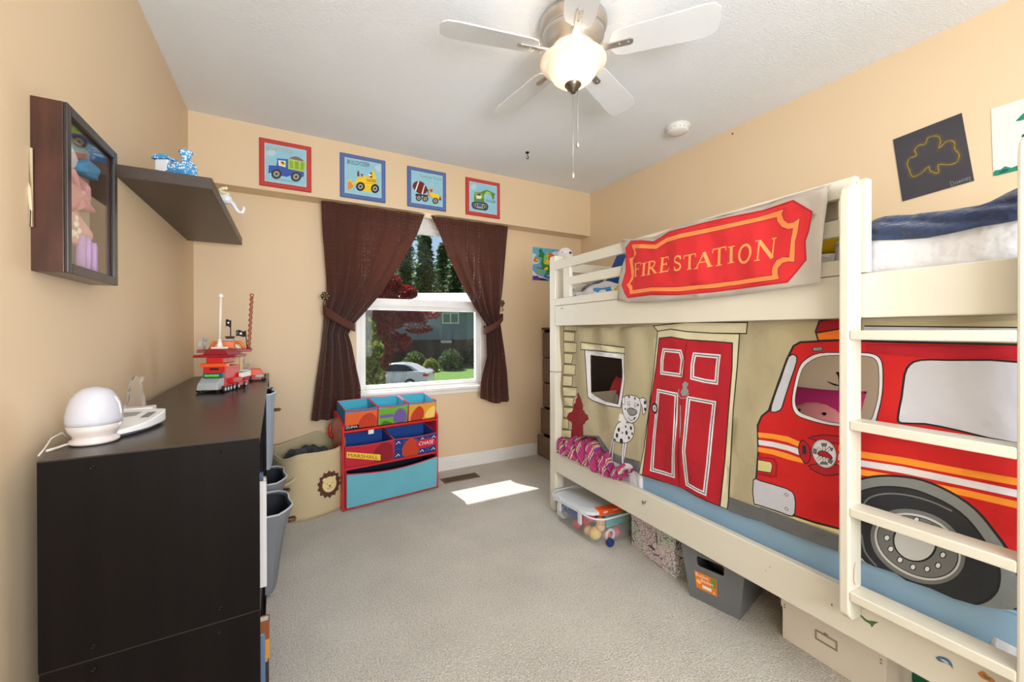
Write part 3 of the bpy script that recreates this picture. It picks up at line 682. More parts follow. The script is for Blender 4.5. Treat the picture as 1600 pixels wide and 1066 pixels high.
# wheel arch, tyre and hub
def ell(cx_, cy_, rx, ry, rot, n=44): return [tc3(cx_+rx*cos(2*pi*k/n)*cos(rot)-ry*sin(2*pi*k/n)*sin(rot), cy_+rx*cos(2*pi*k/n)*sin(rot)+ry*sin(2*pi*k/n)*cos(rot)) for k in range(n)]
fo(smo(Q3((380, 660), (430, 608), (500, 588), (580, 586), (670, 600), (760, 640), (850, 705), (920, 780), (965, 845), (1000, 940), (1000, 1050), (900, 1060), (700, 1030), (500, 900), (400, 800)), 3), 'gry2', .006)
fo(smo(Q3((410, 700), (440, 650), (500, 628), (570, 624), (650, 636), (740, 676), (820, 735), (885, 810), (925, 880), (935, 930), (925, 985), (890, 1020), (840, 1030), (760, 1005), (680, 972), (600, 945), (530, 915), (470, 880), (430, 810)), 3), 'tyre', .005)
outl(smoo(Q3((455, 700), (480, 665), (540, 648), (620, 652), (700, 675), (770, 710)), 4), 'hub', .004, False)
outl(smoo(Q3((455, 790), (470, 850), (510, 900)), 4), 'hub', .005, False)
fill([ell(655, 830, 175, 120, .42)], 'hub'); fill([ell(655, 830, 160, 106, .42)], 'hubl'); fill([ell(655, 830, 150, 97, .42)], 'hub'); outl(ell(655, 830, 150, 97, .42), 'dark', .002)
fo(ell(645, 815, 76, 66, .3), 'hubl', .004)
for x, y in ((547, 801), (560, 840), (592, 878), (638, 902), (690, 907), (729, 894), (745, 858), (738, 815), (700, 765), (650, 738), (600, 735), (560, 760)):
    fo(ell(x, y, 11, 11, 0, 6), 'white', .002)
tent = empty('bed_tent', BED_O, BED_R, 'khaki play tent printed with a fire engine, red door and spotted dog', 'bed tent')
printed('printed_cloth', base, LY, lambda a, b: (tentx(a, b), a, b), tent, grid=.02, smooth=True)
# ---------------------------------------------------------------- fire station banner draped over the guard rail
r1 = lambda x, y: (860+x/3.478, 280+y/3.478)
BO = -.016
def tb(x, y): p = onbed(*r1(x, y), BO); return (p.y, p.z)
def Q1(*p): return [tb(*q) for q in p]
BC = {k: mat('banner_'+k, c, .85, bump=(14, .25, .02), vary=(5, .03)) for k, c in dict(grey=(176, 166, 154), red=(210, 40, 44), orange=(244, 138, 74), letter=(232, 160, 92), line=(150, 44, 40), edge=(178, 28, 40)).items()}
bbase = [Q1((388, 332), (430, 335), (560, 318), (700, 262), (860, 222), (1060, 168), (1250, 112), (1400, 72), (1515, 40), (1518, 120), (1505, 250), (1490, 400), (1480, 560), (1400, 575), (1250, 598), (1040, 628), (820, 652), (640, 662), (520, 672), (430, 668), (364, 660), (372, 560), (385, 480), (410, 420))]
BL = [(bbase, BC['grey'])]
sign = Q1((412, 375), (440, 338), (500, 336), (560, 342), (600, 322), (655, 290), (740, 268), (850, 238), (1000, 205), (1150, 172), (1326, 120), (1434, 182), (1416, 280), (1392, 340), (1395, 440), (1345, 500), (1300, 560), (1200, 572), (1050, 590), (900, 610), (700, 628), (560, 628), (425, 644), (410, 620), (392, 575), (410, 500), (412, 420))
BL += [([sign], BC['red']), (stroke(sign, .006, True), BC['edge'])]
obo = Q1((440, 360), (458, 352), (500, 352), (575, 355), (640, 318), (720, 298), (850, 268), (1000, 236), (1130, 205), (1276, 162), (1262, 190), (1275, 222), (1300, 240), (1330, 235), (1366, 210), (1352, 290), (1338, 340), (1335, 452), (1300, 450), (1270, 458), (1248, 485), (1248, 515), (1258, 545), (1190, 554), (1050, 572), (900, 592), (700, 612), (560, 612), (432, 628), (428, 600), (414, 575), (425, 560), (436, 530), (432, 480), (425, 430), (455, 420), (455, 392))
obi = Q1((462, 380), (500, 378), (580, 382), (640, 345), (720, 325), (850, 295), (1000, 262), (1130, 232), (1228, 208), (1232, 230), (1260, 262), (1295, 274), (1324, 270), (1312, 330), (1304, 425), (1270, 424), (1235, 440), (1214, 475), (1210, 508), (1214, 522), (1130, 534), (1000, 552), (850, 572), (700, 586), (560, 588), (446, 602), (444, 580), (432, 568), (448, 545), (455, 500), (448, 460), (448, 440), (468, 412), (474, 400))
BL += [([obo, obi], BC['orange']), (stroke(obo, .0025, True), BC['line']), (stroke(obi, .0025, True), BC['line'])]
# serif lettering, each glyph in a 1x1 cell
def slab(x, y, w=.34, h=.05): return [(x-w/2, y-h/2), (x+w/2, y-h/2), (x+w/2, y+h/2), (x-w/2, y+h/2)]
def bar(x0, y0, x1, y1, w): return stroke([(x0, y0), (x1, y1)], w)[0]
GL = {
 'F': [bar(.25, 0, .25, 1, .18), slab(.25, .02, .4), slab(.2, .98, .3), bar(.25, .965, .88, .965, .07), bar(.86, .98, .9, .76, .05), bar(.25, .53, .68, .53, .07), bar(.68, .64, .68, .42, .05)],
 'I': [bar(.5, 0, .5, 1, .36), slab(.5, .02, .9), slab(.5, .98, .9)],
 'E': [bar(.25, 0, .25, 1, .18), slab(.2, .02, .3), slab(.2, .98, .3), bar(.25, .965, .86, .965, .07), bar(.84, .98, .87, .78, .05), bar(.25, .53, .68, .53, .07), bar(.68, .64, .68, .42, .05), bar(.25, .035, .9, .035, .07), bar(.88, .02, .94, .26, .05)],
 'R': [bar(.22, 0, .22, 1, .17), slab(.22, .02, .38), slab(.17, .98, .28), stroke(smoo([(.22, .96), (.5, .96), (.68, .86), (.70, .74), (.62, .58), (.42, .50), (.22, .49)], 4), .1)[0], bar(.42, .5, .86, .04, .15), slab(.88, .02, .22)],
 'S': [stroke(smoo([(.80, .74), (.74, .90), (.54, .97), (.30, .92), (.20, .76), (.28, .60), (.52, .50), (.74, .38), (.80, .22), (.68, .06), (.44, .03), (.24, .08), (.17, .27)], 4), .13)[0], bar(.80, .70, .82, .97, .04), bar(.17, .03, .18, .30, .04)],
 'T': [bar(.5, 0, .5, 1, .18), slab(.5, .02, .42), bar(.06, .965, .94, .965, .07), bar(.07, .98, .04, .76, .05), bar(.93, .98, .96, .76, .05)],
 'A': [bar(.12, 0, .5, .98, .07), bar(.48, .98, .84, 0, .17), bar(.25, .36, .68, .36, .06), slab(.12, .02, .26), slab(.84, .02, .30)],
 'O': [stroke([(.5+.36*cos(2*pi*k/24), .5+.44*sin(2*pi*k/24)) for k in range(24)], .13, True)],
 'N': [bar(.16, 0, .16, 1, .07), bar(.86, 0, .86, 1, .07), bar(.16, .96, .86, .02, .17), slab(.14, .02, .26), slab(.1, .98, .24), slab(.86, .98, .26)]}
cells = [('F', 448, 500, 528, 470), ('I', 498, 528, 526, 456), ('R', 528, 592, 518, 448), ('E', 598, 652, 506, 424), ('S', 674, 728, 497, 418), ('T', 730, 800, 492, 410), ('A', 792, 882, 482, 396), ('T', 872, 955, 470, 372), ('I', 960, 1000, 456, 366), ('O', 1010, 1104, 460, 352), ('N', 1115, 1225, 438, 326)]
for ch, x0, x1, yb_, yt_ in cells:
    yt_ = {'F': 455, 'I': yt_, 'R': 444}.get(ch, yt_) if x0 < 600 else yt_
    sl_ = -.20 if ch not in 'N' else -.17
    w_ = x1-x0; lean = .06*(yb_-yt_)
    def gm(x, y): return tb(x0+x*w_+y*lean, yb_-y*(yb_-yt_)+(x-.5)*w_*sl_)
    for lp in GL[ch]:
        loops = lp if isinstance(lp[0], list) else [lp]
        BL.append(([[gm(*q) for q in l] for l in loops], BC['letter']))
def bsurf(a, b):
    x = BO-.006-.006*sin(a*11+b*6)-.004*sin(a*27-b*14)-.0022*sin(a*60)
    return (min(x, -.008), a, b)
ban = empty('fire_station_banner', BED_O, BED_R, 'grey cloth banner with red FIRE STATION sign draped over the upper guard rail', 'banner')
printed('banner_cloth', bbase, BL, bsurf, ban, grid=.02, smooth=True, solid=.0015)
# part folded over the rail to the inside
top = [tb(*q) for q in ((388, 332), (430, 335), (560, 318), (700, 262), (860, 222), (1060, 168), (1250, 112), (1400, 72), (1515, 40))]
fl = MB()
def foldfn(s, t):
    i = min(int(s*8), 7); f = s*8-i; y = top[i][0]*(1-f)+top[i+1][0]*f; z = top[i][1]*(1-f)+top[i+1][1]*f
    x0 = bsurf(y, z)[0]
    if t < .5: a = t/.5; return (x0+(.034-x0)*a, y, z+.010*sin(pi*a))
    return (.034+.004*sin(y*20), y, z-.10*(t-.5)*2)
fl.grid(foldfn, 60, 10).build('banner_fold', BC['grey'], ban, solid=.0015)
# ================================================================ upper bunk bedding
def atb(u, v, off): return onbed(u, v, off)
# comforter with prints (a = y, b = arc length from the rail top)
zc0 = 1.29
def comf(a, b):
    yl = min(1, (a+.70)/.06, (.86-a)/.10); yl = max(0, yl); h = .065*math.sqrt(yl)+.012*sin(a*14)+.008*sin(a*33+1)
    if b < .06: return (.050-.004*sin(a*25), a, zc0+b*(h+.02)/.08)
    k = (b-.06); r = .05
    if k < r*pi/2: t = k/r; return (.050-.004*sin(a*25)+r*(1-cos(t)), a, zc0+.06*(h+.02)/.08+ (h)*.35*sin(t))
    x = .1+(k-r*pi/2); return (min(x, .93), a, zc0+.06*(h+.02)/.08+h*.35+.014*sin(x*17+2*sin(a*9))*max(0, min(1, (x-.1)/.05))+.008*sin(a*21+x*12)*max(0, min(1, (x-.1)/.05)))
CMB = [[(-.66, 0), (.845, 0), (.845, .9), (-.66, .9)]]
def cp(u, v): p = onbed(u, v, .05); return (p.y, (p.z-zc0)*.9)
CC = {k: mat('print_'+k, c, .85) for k, c in dict(b=(70, 140, 205), y=(235, 195, 30), g=(110, 190, 130), o=(235, 120, 50)).items()}
rz_ = lambda x, y: (860+x/9.69, 370+y/9.69)
CL = [(CMB, M_white)]
CL += [([[cp(*rz_(*q)) for q in ((655, 800), (680, 760), (760, 715), (830, 695), (890, 700), (925, 810), (840, 825), (830, 790), (790, 775), (750, 800), (735, 840), (665, 842))]], CC['b'])]
for (x, y, r, k) in ((285, 860, 35, 'y'), (375, 860, 28, 'g'), (1010, 690, 40, 'y'), (1000, 780, 45, 'y')):
    c = cp(*rz_(x, y)); CL.append((circ(c, r/9.69*.0035, 14), CC[k]))
rn = random.Random(5)
for _ in range(26):
    c = (rn.uniform(-.6, .8), rn.uniform(.1, .85)); CL.append((circ(c, rn.uniform(.02, .045), 14), CC[rn.choice('bygo')]))
cf = empty('comforter', BED_O, BED_R, 'white comforter with blue, yellow and green prints on the upper bunk', 'comforter')
printed('comforter_cloth', CMB, CL, comf, cf, grid=.025, smooth=True, solid=.004)
# white duvet at the near end
def duvet(s, t):
    y = -.60-.50*s
    zt_ = 1.395+.02*s+.012*sin(y*16)+.006*sin(y*41)
    if t < .3: k = t/.3; return (.048+.012*sin(y*23+k*3)*.5, y, 1.285+(zt_-1.285)*k)
    k = (t-.3)/.7; return (.048+.88*k, y, zt_+.045*sin(pi*min(1, k*1.2))+.012*sin(k*22+y*12))
o = MB().grid(duvet, 60, 40).build('duvet', M_white, None, solid=.006); o.location = BED_O; o.rotation_euler = (0, 0, BED_R)
tag(o, 'white duvet on the upper bunk beneath the navy blanket', 'duvet')
# navy blanket
M_navy = mat('navy_fleece', (44, 58, 92), .9, bump=(8, 1, .07), vary=(6, .08), sheen=.3)
nU = [onbed(u, v, .06) for u, v in ((1336, 358), (1365, 347), (1400, 340), (1440, 333), (1480, 329), (1530, 321), (1565, 309), (1600, 296), (1660, 285))]
nL = [onbed(u, v, .04) for u, v in ((1342, 366), (1355, 376), (1400, 375), (1450, 372), (1480, 366), (1530, 355), (1565, 349), (1600, 343), (1660, 338))]
def navy(s, t):
    i = min(int(s*8), 7); f = s*8-i; U_ = nU[i].lerp(nU[i+1], f); D_ = nL[i].lerp(nL[i+1], f)
    if t < .4:
        k = t/.4; p = D_.lerp(U_, k); return (.036+.03*k-.012*sin(pi*k)-.008*sin(k*9+s*14)*sin(pi*k), p.y, p.z)
    k = (t-.4)/.6; y = U_.y; tap = min(1, s*6)
    return (.066+.8*k*tap, y, U_.z+.02*sin(pi*k)*tap+.010*sin(k*18+s*9)*tap-.02*k)
o = MB().grid(navy, 70, 44).build('navy_blanket', M_navy, None, solid=.006); o.location = BED_O; o.rotation_euler = (0, 0, BED_R)
tag(o, 'crumpled navy blue blanket on top of the white duvet', 'blanket')
# yellow cushion
def cushion(name, c, size, m, lab, cat, rot=(0, 0, 0), p=2.4):
    mb = MB(); n = 24
    def fn(s, t):
        a = (s-.5)*2; b = (t-.5)*2; h = (max(0, (1-abs(a)**p))*max(0, (1-abs(b)**p)))**.45
        return a, b, h
    for sg in (1, -1): mb.grid(lambda s, t: (lambda q: (q[0]*size[0]/2*(1-.06*(1-q[1]**2)*abs(q[0])), q[1]*size[1]/2*(1-.06*(1-q[0]**2)*abs(q[1])), sg*q[2]*size[2]/2))(fn(s, t)), n, n)
    o = mb.build(name, m); o.matrix_world = BM @ Matrix.Translation(c) @ Matrix.Rotation(rot[2], 4, 'Z') @ Matrix.Rotation(rot[1], 4, 'Y') @ Matrix.Rotation(rot[0], 4, 'X')
    if lab: tag(o, lab, cat)
    return o
p_ = onbed(1298, 380, .22); cushion('cushion', (p_.x, p_.y-.06, p_.z-.02), (.26, .30, .12), mat('yellow_cloth', (236, 196, 20), .85), 'yellow cushion behind the ladder on the upper bunk', 'cushion', (0, .2, .1))
# blue cushion and grey toy, seal
p_ = onbed(985, 412, .30); cushion('cushion', (p_.x, p_.y-.06, p_.z-.03), (.30, .34, .13), mat('royal_blue', (20, 66, 130), .8), 'royal blue cushion beside the banner on the upper bunk', 'cushion', (.15, -1.0, .2))
M_plush = mat('plush_white', (222, 216, 216), .95, bump=(120, .6, .01), sheen=.5); M_pg = mat('plush_grey', (96, 100, 108), .95, bump=(120, .6, .01), sheen=.4); M_blk = mat('eye_black', (12, 12, 14), .2)
# white seal plush sitting in the far corner: head above the top rail
SO = .16
h_ = onbed(883, 398, SO); b_ = onbed(893, 430, SO)
seal = bemp('plush_seal', (SO, h_.y, 1.345), 'white plush seal peeking over the far corner of the upper bunk', 'stuffed animal')
def rel(p): return (p.x-SO, p.y-h_.y, p.z-1.345)
hs = rel(h_)
body = MB().lathe([(.001, 0), (.05, .004), (.062, .03), (.06, .07), (.048, .11), (.036, hs[2]-.03), (.03, hs[2])], (.0, -.03, 0), n=24)
body.sphere((hs[0], hs[1], hs[2]), .05, n=24, sc=(1, 1, .9)); body.sphere((hs[0]+.01, hs[1]-.036, hs[2]-.008), .024, n=16)
body.build('plush_body', M_plush, seal)
MB().sphere((-.040, -.026, hs[2]+.006), .0035).build('eye', M_blk, seal); MB().sphere((.040, -.028, hs[2]+.010), .0035).build('eye', M_blk, seal)
MB().sphere((.000, -.060, hs[2]+.002), .0085).build('nose', M_blk, seal)
MB().sphere((-.02, -.09, .06), .04, sc=(.5, 1.3, .35)).build('flipper', M_plush, seal); MB().sphere((-.06, .01, .04), .04, sc=(1.2, .5, .35)).build('flipper', M_plush, seal)
p_ = onbed(932, 427, .22)
g = bemp('plush_toy', (.22, p_.y, 1.345), 'small dark grey plush toy lying behind the middle guard rail', 'stuffed animal')
MB().sphere((0, .05, .045), .05, sc=(1, 1.6, .8)).sphere((0, -.02, .065), .04).build('plush_body', M_pg, g)
MB().sphere((0, -.045, .10), .012).build('ear', M_pg, g); MB().sphere((.02, -.01, .105), .012).build('ear', M_pg, g)
# ================================================================ inside the tent: cushions and wall decals
p_ = onbed(1280, 645, .86)
pc = cushion('cat_cushion', (.80, -.17, .69), (.36, .36, .14), mat('magenta_cloth', (190, 40, 110), .9), 'magenta cat face cushion seen through the fire engine cab window', 'cushion', (0, -1.1, .15))
cf_ = MB(); Mx = pc.matrix_world
f0 = MB().sphere((0, 0, 0), .092, sc=(1, 1.2, .3)).build('cat_face', mat('face_pink', (232, 150, 150), .9), pc); f0.location = (-.01, -.02, .058)
for q_, r_, n_ in (((.02, .035, .088), .008, 'cat_eye'), ((.02, -.065, .085), .008, 'cat_eye'), ((-.012, -.018, .090), .006, 'cat_nose')): MB().sphere(q_, r_, sc=(1, 1, .4)).build(n_, M_blk, pc)
p_ = onbed(960, 620, .55)
rc = cushion('fire_badge_cushion', (.55, p_.y-.03, .64), (.34, .26, .10), mat('red_cloth', (170, 30, 36), .9), 'red cushion with a round badge seen through the house window of the tent', 'cushion', (0, -1.25, -.3))
MB().lathe([(.05, 0), (.05, .006), (.03, .009), (.001, .010)], n=24).build('round_badge', mat('badge_white', (215, 215, 215), .8), rc).location = (0, -.05, .046)
dl = mat('decal_black', (30, 24, 22), .8)
def decal(pts, lab, nm='wall_decal'):
    o = printed(nm, [pts], [([pts], dl)], lambda a, b: (XR-.0015, a, b)); tag(o, lab, 'wall decal'); return o
def dpx(*p): return [(lambda q: (q.y, q.z))(onx(u, v, XR-.0015)) for u, v in p]
rw = lambda x, y: (1230+x/5.918, 500+y/5.918)
decal(smo(dpx(*[rw(*q) for q in ((365, 570), (385, 572), (420, 585), (455, 595), (480, 600), (560, 560), (575, 575), (520, 605), (470, 612), (430, 605), (400, 590))]), 2), 'black twig shaped decal on the wall behind the lower bunk')
decal(smo(dpx(*[rw(*q) for q in ((450, 490), (470, 480), (500, 500), (520, 560), (510, 620), (540, 680), (500, 700), (450, 695), (470, 670), (480, 600), (470, 520))]), 2), 'tall black figure decal on the wall behind the lower bunk')
# ================================================================ left wall side
DO, DR = Vector((-.0676, 1.2, 0)), .026
DM = Matrix.Translation(DO) @ Matrix.Rotation(DR, 4, 'Z'); DMI = DM.inverted()
def demp(name, loc, label, cat, group=None, rz=0): return empty(name, DM @ Vector(loc), DR+rz, label, cat, group)
def ondz(u, v, z): return DMI @ onz(u, v, z)
M_dark = mat('black_brown_veneer', (17, 13, 12), .42, vary=(26, .3, (1, 1, .06)), bump=(60, .05, .001), spec=.12)
M_dkback = mat('black_brown_back', (30, 25, 22), .6)
M_screw = mat('screw_dark', (30, 28, 28), .35, .8)
def bookcase(z0, z1, yoff, lab, x1=0):
    e = demp('bookcase', (0, yoff, z0), lab, 'bookcase', 'stacked dark bookcases')
    L_, D_, H_ = 1.85, .392, z1-z0; t = .020
    box('end_panel', (-D_, 0, 0), (x1, t, H_-.003), M_dark, e, .0008); box('end_panel', (-D_, L_-t, 0), (x1, L_, H_-.003), M_dark, e, .0008)
    MB().box((-D_, t, H_-t), (x1, L_-t, H_-.003)).box((-D_, 0, H_-.003), (x1, L_, H_)).build('top_panel', mat('bookcase_top_veneer', (40, 33, 29), .3, vary=(30, .1, (1, .08, 1)), spec=.5), e); box('bottom_panel', (-D_, t, 0), (x1, L_-t, t), M_dark, e, .0012)
    box('back_panel', (-D_, t, t), (-D_+.008, L_-t, H_-t), M_dkback, e, 0)
    for k in range(1, 5):
        y = L_*k/5; box('divider', (-D_+.008, y-.008, t), (-.004, y+.008, H_-t), M_dark, e, .001)
    for x, z in ((-.309, H_-.025), (-.084, H_-.025), (-.309, .027), (-.084, .032)):
        MB().lathe([(.0055, 0), (.0055, .0012), (.0045, .0022), (.0022, .0022), (.002, .0008), (.0005, .0008)], n=14, M=Matrix.Translation((x, 0, z)) @ Matrix.Rotation(pi/2, 4, 'X')).build('screw', M_screw, e)
    return e
bookcase(.418, .860, .006, 'long low dark brown bookcase stacked on top of the other one against the left wall')
bookcase(0, .417, .010, 'long low dark brown bookcase standing on the carpet under its twin')
# scuffs of dust on the end panel are left to the veneer texture
# ---- fabric bins in the cubes
M_gfab = mat('grey_canvas', (128, 132, 138), .9, bump=(220, .5, .003), vary=(7, .05)); M_lfab = mat('pale_blue_grey_canvas', (158, 170, 184), .9, bump=(220, .5, .003))
M_inner = mat('dark_lining', (58, 62, 70), .9); M_tab = mat('brown_leather', (104, 62, 44), .6); M_stitch = mat('rim_piping', (206, 212, 216), .8)
def fbin(y0, y1, z0, h, out_b, out_t, m, lab, depth=.34):
    e = demp('storage_bin', (0, (y0+y1)/2, z0), lab, 'storage bin', 'grey fabric bins in the bookcases'); w = (y1-y0)/2
    def ring(z):
        k = z/h; f = out_b+(out_t-out_b)*k**1.3; pts = []
        # clockwise loop: back left, back right, front right, front bulge, front left
        n = 10
        pts += [(-depth+.03, -w), (-depth+.03, w)]
        pts += [(-.05, w*(1))]; 
        for i in range(n+1):
            s = i/n; yy = w*(1-2*s); b_ = math.sin(pi*s)
            pts.append((f*.45+f*.55*b_**.7-.012*sin(s*9+k*4)*k*b_, yy*(1-.02*k)))
        pts += [(-.05, -w)]
        return pts
    zs = [0, .04, .1, .16, .22, h*.85, h]
    mb = MB(); n = len(ring(0))
    vs = [(x, y, z) for z in zs for x, y in ring(z)]
    fs = [(i*n+k, i*n+(k+1) % n, (i+1)*n+(k+1) % n, (i+1)*n+k) for i in range(len(zs)-1) for k in range(n)]+[tuple(range(n))]
    mb.add(vs, fs, 0, False).build('bin_body', m, e, solid=.006)
    inn = MB(); vs = [((x-.012 if x > -.1 else x+.01), y*.94, z) for z in (h-.006, .02) for x, y in ring(z)]
    inn.add(vs, [(k, (k+1) % n, n+(k+1) % n, n+k) for k in range(n)]+[tuple(range(n, 2*n))], 0, True).build('bin_lining', M_inner, e)
    MB().tube([(x, y, h) for x, y in ring(h)], .0042, closed=True).build('rim_piping', M_stitch, e)
    # leather tab: folded loop at the front
    f = out_b+(out_t-out_b)*.75+.004
    MB().tube([(f-.004, -.02, h*.72), (f+.022, -.018, h*.72), (f+.026, 0, h*.72), (f+.022, .018, h*.72), (f-.004, .02, h*.72)], .006, n=6).build('leather_tab', M_tab, e)
    return e
# lower row, near one, next one, and one in the upper row (distances along the front)
fbin(.775, 1.085, .021, .325, .040, .100, M_gfab, 'grey fabric bin with brown tab in the lower bookcase, nearest of the bins')
fbin(1.145, 1.455, .022, .34, .025, .085, M_gfab, 'grey fabric bin in the lower bookcase nearest the laundry hamper')
fbin(1.145, 1.455, .440, .375, .018, .030, M_lfab, 'pale blue grey fabric bin with brown tab in the upper bookcase')
b = demp('folded_cloth', (-.10, .96, .20), 'blue cloth inside the nearest grey fabric bin', 'cloth')
MB().sphere((0, 0, .04), .09, sc=(1, 1.2, .5)).build('cloth_bundle', mat('blue_cloth', (30, 60, 130), .9), b)
# ---- books
def book(name, x, y, z, d, th, h, col, lab, grp=None, tilt=0, page=True):
    e = demp(name, (x, y, z), lab, 'book', grp); mc = mat('cover_%d_%d_%d' % col, col, .5)
    box('cover', (-d, 0, 0), (0, .0018, h), mc, e, .0004); box('cover', (-d, th-.0018, 0), (0, th, h), mc, e, .0004); box('spine', (-.002, .0018, 0), (0, th-.0018, h), mc, e, .0004)
    box('pages', (-d+.004, .0018, .003), (-.002, th-.0018, h-.003), mat('paper', (232, 228, 216), .8), e, 0)
    e.rotation_euler[0] = tilt; return e
book('book', .014, .07, .438, .22, .010, .285, (200, 197, 194), 'tall white spined picture book standing nearest in the upper bookcase', tilt=.0)
book('book', .010, .086, .438, .22, .010, .272, (200, 186, 182), 'slim pale pink spined book behind the tall white one')
book('book', .006, .100, .438, .22, .014, .30, (70, 84, 110), 'slate blue spined book in the upper bookcase')
book('book', .012, .15, .438, .2, .016, .27, (200, 200, 205), 'light grey spined book in the upper bookcase')
book('book', .010, .05, .02, .2, .012, .30, (90, 110, 140), 'steel blue spined book in the lower bookcase')
book('book', .018, .20, .21, .16, .03, .055, (150, 84, 40), 'small brown paperback in the lower bookcase')
book('book', .018, .20, .15, .16, .03, .058, (218, 150, 60), 'small orange paperback under the brown one')
book('book', .016, .19, .02, .18, .05, .128, (60, 50, 46), 'thick dark book standing under the orange paperback')
# dark slim sheets / tablet seen edge on beside the upper bin
# ---- egg lamp
M_pl = mat('lamp_plastic', (214, 203, 198), .25, coat=.3); M_glow = mat('lamp_globe', (202, 202, 212), .12, coat=.6)
el = demp('night_light', (-.345, .150, .861), 'white egg shaped night light on the dark bookcase nearest the camera', 'lamp')
el.scale = (.76, .76, 1.0)
MB().lathe([(.001, 0), (.052, 0), (.058, .003), (.060, .007), (.056, .011), (.050, .014), (.052, .020), (.060, .030), (.066, .046)], n=48).build('lamp_base', M_pl, el)
MB().lathe([(.066, .046), (.0675, .056), (.067, .070), (.063, .090), (.055, .108), (.043, .122), (.028, .131), (.012, .135), (.0005, .136)], n=48).build('lamp_globe', M_glow, el)
MB().tube([(-.05, -.03, .006), (-.058, -.036, .005), (-.068, -.06, .004), (-.078, -.085, .004)], .0028).build('power_cord', M_pl, el)
MB().tube([(-.066, .02, .012), (-.075, .0, .03), (-.088, -.03, .022), (-.092, -.06, .004), (-.093, -.09, -.004)], .0022).build('power_cord', M_pl, el)
# ---- white wedge device with grey screen
M_wp = mat('white_plastic', (236, 236, 236), .35); M_scr = mat('grey_screen', (150, 152, 154), .25); M_key = mat('dark_key', (90, 92, 94), .5)
dvc = demp('electronic_device', (-.315, .285, .861), 'flat white electronic device with grey display behind the egg night light', 'device')
lp = smo([(-.07, -.10), (.0, -.115), (.045, -.06), (.062, .0), (.068, .055), (.05, .075), (-.06, .08), (-.075, .0)], 4)
MB().prism([(p[0]*.86, p[1]*.9) for p in lp], lambda x, y, k: (x, y, (0, .007)[k])).build('underside', M_key, dvc, bevel=.002)
MB().prism(lp, lambda x, y, k: (x, y, (.007, .007+.012+.022*max(0, (y+.11)/.19))[k])).build('device_body', M_wp, dvc, bevel=.003)
def dsurf(x, y): return (x, y, .0196+.022*max(0, (y+.11)/.19))
printed('display', poly((-.045, .0), (.012, .012), (.018, .05), (-.035, .055), (-.05, .03)), [(poly((-.045, .0), (.012, .012), (.018, .05), (-.035, .055), (-.05, .03)), M_scr)], dsurf, dvc)
for k in range(4): printed('button', rect(.026+.002*k, -.012+k*.013, .045+.002*k, -.003+k*.013), [(rect(.026+.002*k, -.012+k*.013, .045+.002*k, -.003+k*.013), M_key)], dsurf, dvc)
# ---- crystal on white block
p_ = ondz(236, 660, .861)
cb = demp('ornament_box', (p_.x-.075, .385, .861), 'white rectangular block supporting the clear crystal ornament', 'ornament base')
box('block', (-.055, -.005, 0), (.075, .045, .042), M_wp, cb, .003)
cr = demp('crystal_ornament', (p_.x-.055, .405, .9035), 'jagged clear crystal ornament standing on the white block by the left wall', 'ornament')
rc_ = lambda x, y: ((x-590)/235*.056, (548-y)/365*.094)
shape = [rc_(*q) for q in ((590, 545), (585, 520), (605, 505), (622, 480), (635, 430), (640, 400), (636, 370), (648, 350), (652, 310), (650, 280), (662, 260), (660, 240), (680, 228), (685, 205), (700, 188), (740, 184), (760, 195), (785, 185), (810, 195), (812, 215), (795, 235), (778, 255), (776, 290), (785, 330), (792, 370), (800, 400), (815, 440), (812, 480), (824, 520), (800, 540))]
M_cry = bpy.data.materials.new('clear_crystal'); M_cry.use_nodes = True; b_ = M_cry.node_tree.nodes['Principled BSDF']; b_.inputs['Transmission Weight'].default_value = .9; b_.inputs['Roughness'].default_value = .18; b_.inputs['IOR'].default_value = 1.35; b_.inputs['Base Color'].default_value = (.95, .92, .9, 1)
Rz = Matrix.Rotation(-.45, 4, 'Z')
MB().prism(shape, lambda x, z, k: Rz @ Vector((x-.02, (0, .012)[k], z))).build('crystal_body', M_cry, cr, bevel=.0015)
# ================================================================ toy vehicles on the bookcase
TM = {k: mat('toy_'+k, c, .4) for k, c in dict(red=(206, 36, 34), orange=(236, 92, 40), dred=(150, 24, 36), grey=(168, 172, 174), black=(28, 28, 30), white=(236, 232, 224), brown=(150, 74, 40), lime=(120, 210, 40), teal=(40, 90, 100), dbrown=(80, 50, 36), tan=(206, 178, 120), flame=(236, 110, 24), lgrey=(200, 200, 196)).items()}
def wheel(par, x, y, r=.011, w=.011):
    wv = MB().cyl((x-w/2, y, r), (x+w/2, y, r), r, n=18).build('wheel', TM['black'], par, bevel=.0015)
    MB().cyl((x-w/2-.001, y, r), (x+w/2+.001, y, r), r*.5, n=12).build('hub_cap', TM['lgrey'], wv)
tv = demp('toy_vehicle', (-.200, 1.03, .861), 'red toy brick vehicle with tall white mast and grey bumper on the bookcase', 'toy vehicle')
tv.scale = (1, 1, 1.13); tv.rotation_euler[2] = DR-.36
def tbx(n, a, b, m, bev=.0015, par=None): return box(n, a, b, TM[m], par or tv, bev)
tbx('chassis', (-.052, -.03, .010), (.052, .20, .026), 'red')
for y in (-.030, -.006, .018, .048, .09, .16): wheel(tv, -.050, y, .012, .012); wheel(tv, .052, y, .012, .012)
MB().hexa([(-.046, -.06, .012), (.040, -.06, .012), (.044, -.01, .012), (-.048, -.01, .012)], [(-.042, -.054, .038), (.036, -.054, .038), (.044, -.01, .062), (-.046, -.01, .062)]).build('grey_hood', TM['grey'], tv, bevel=.003)
tbx('windscreen', (-.036, -.026, .055), (.044, -.006, .076), 'teal'); 
ge = MB()
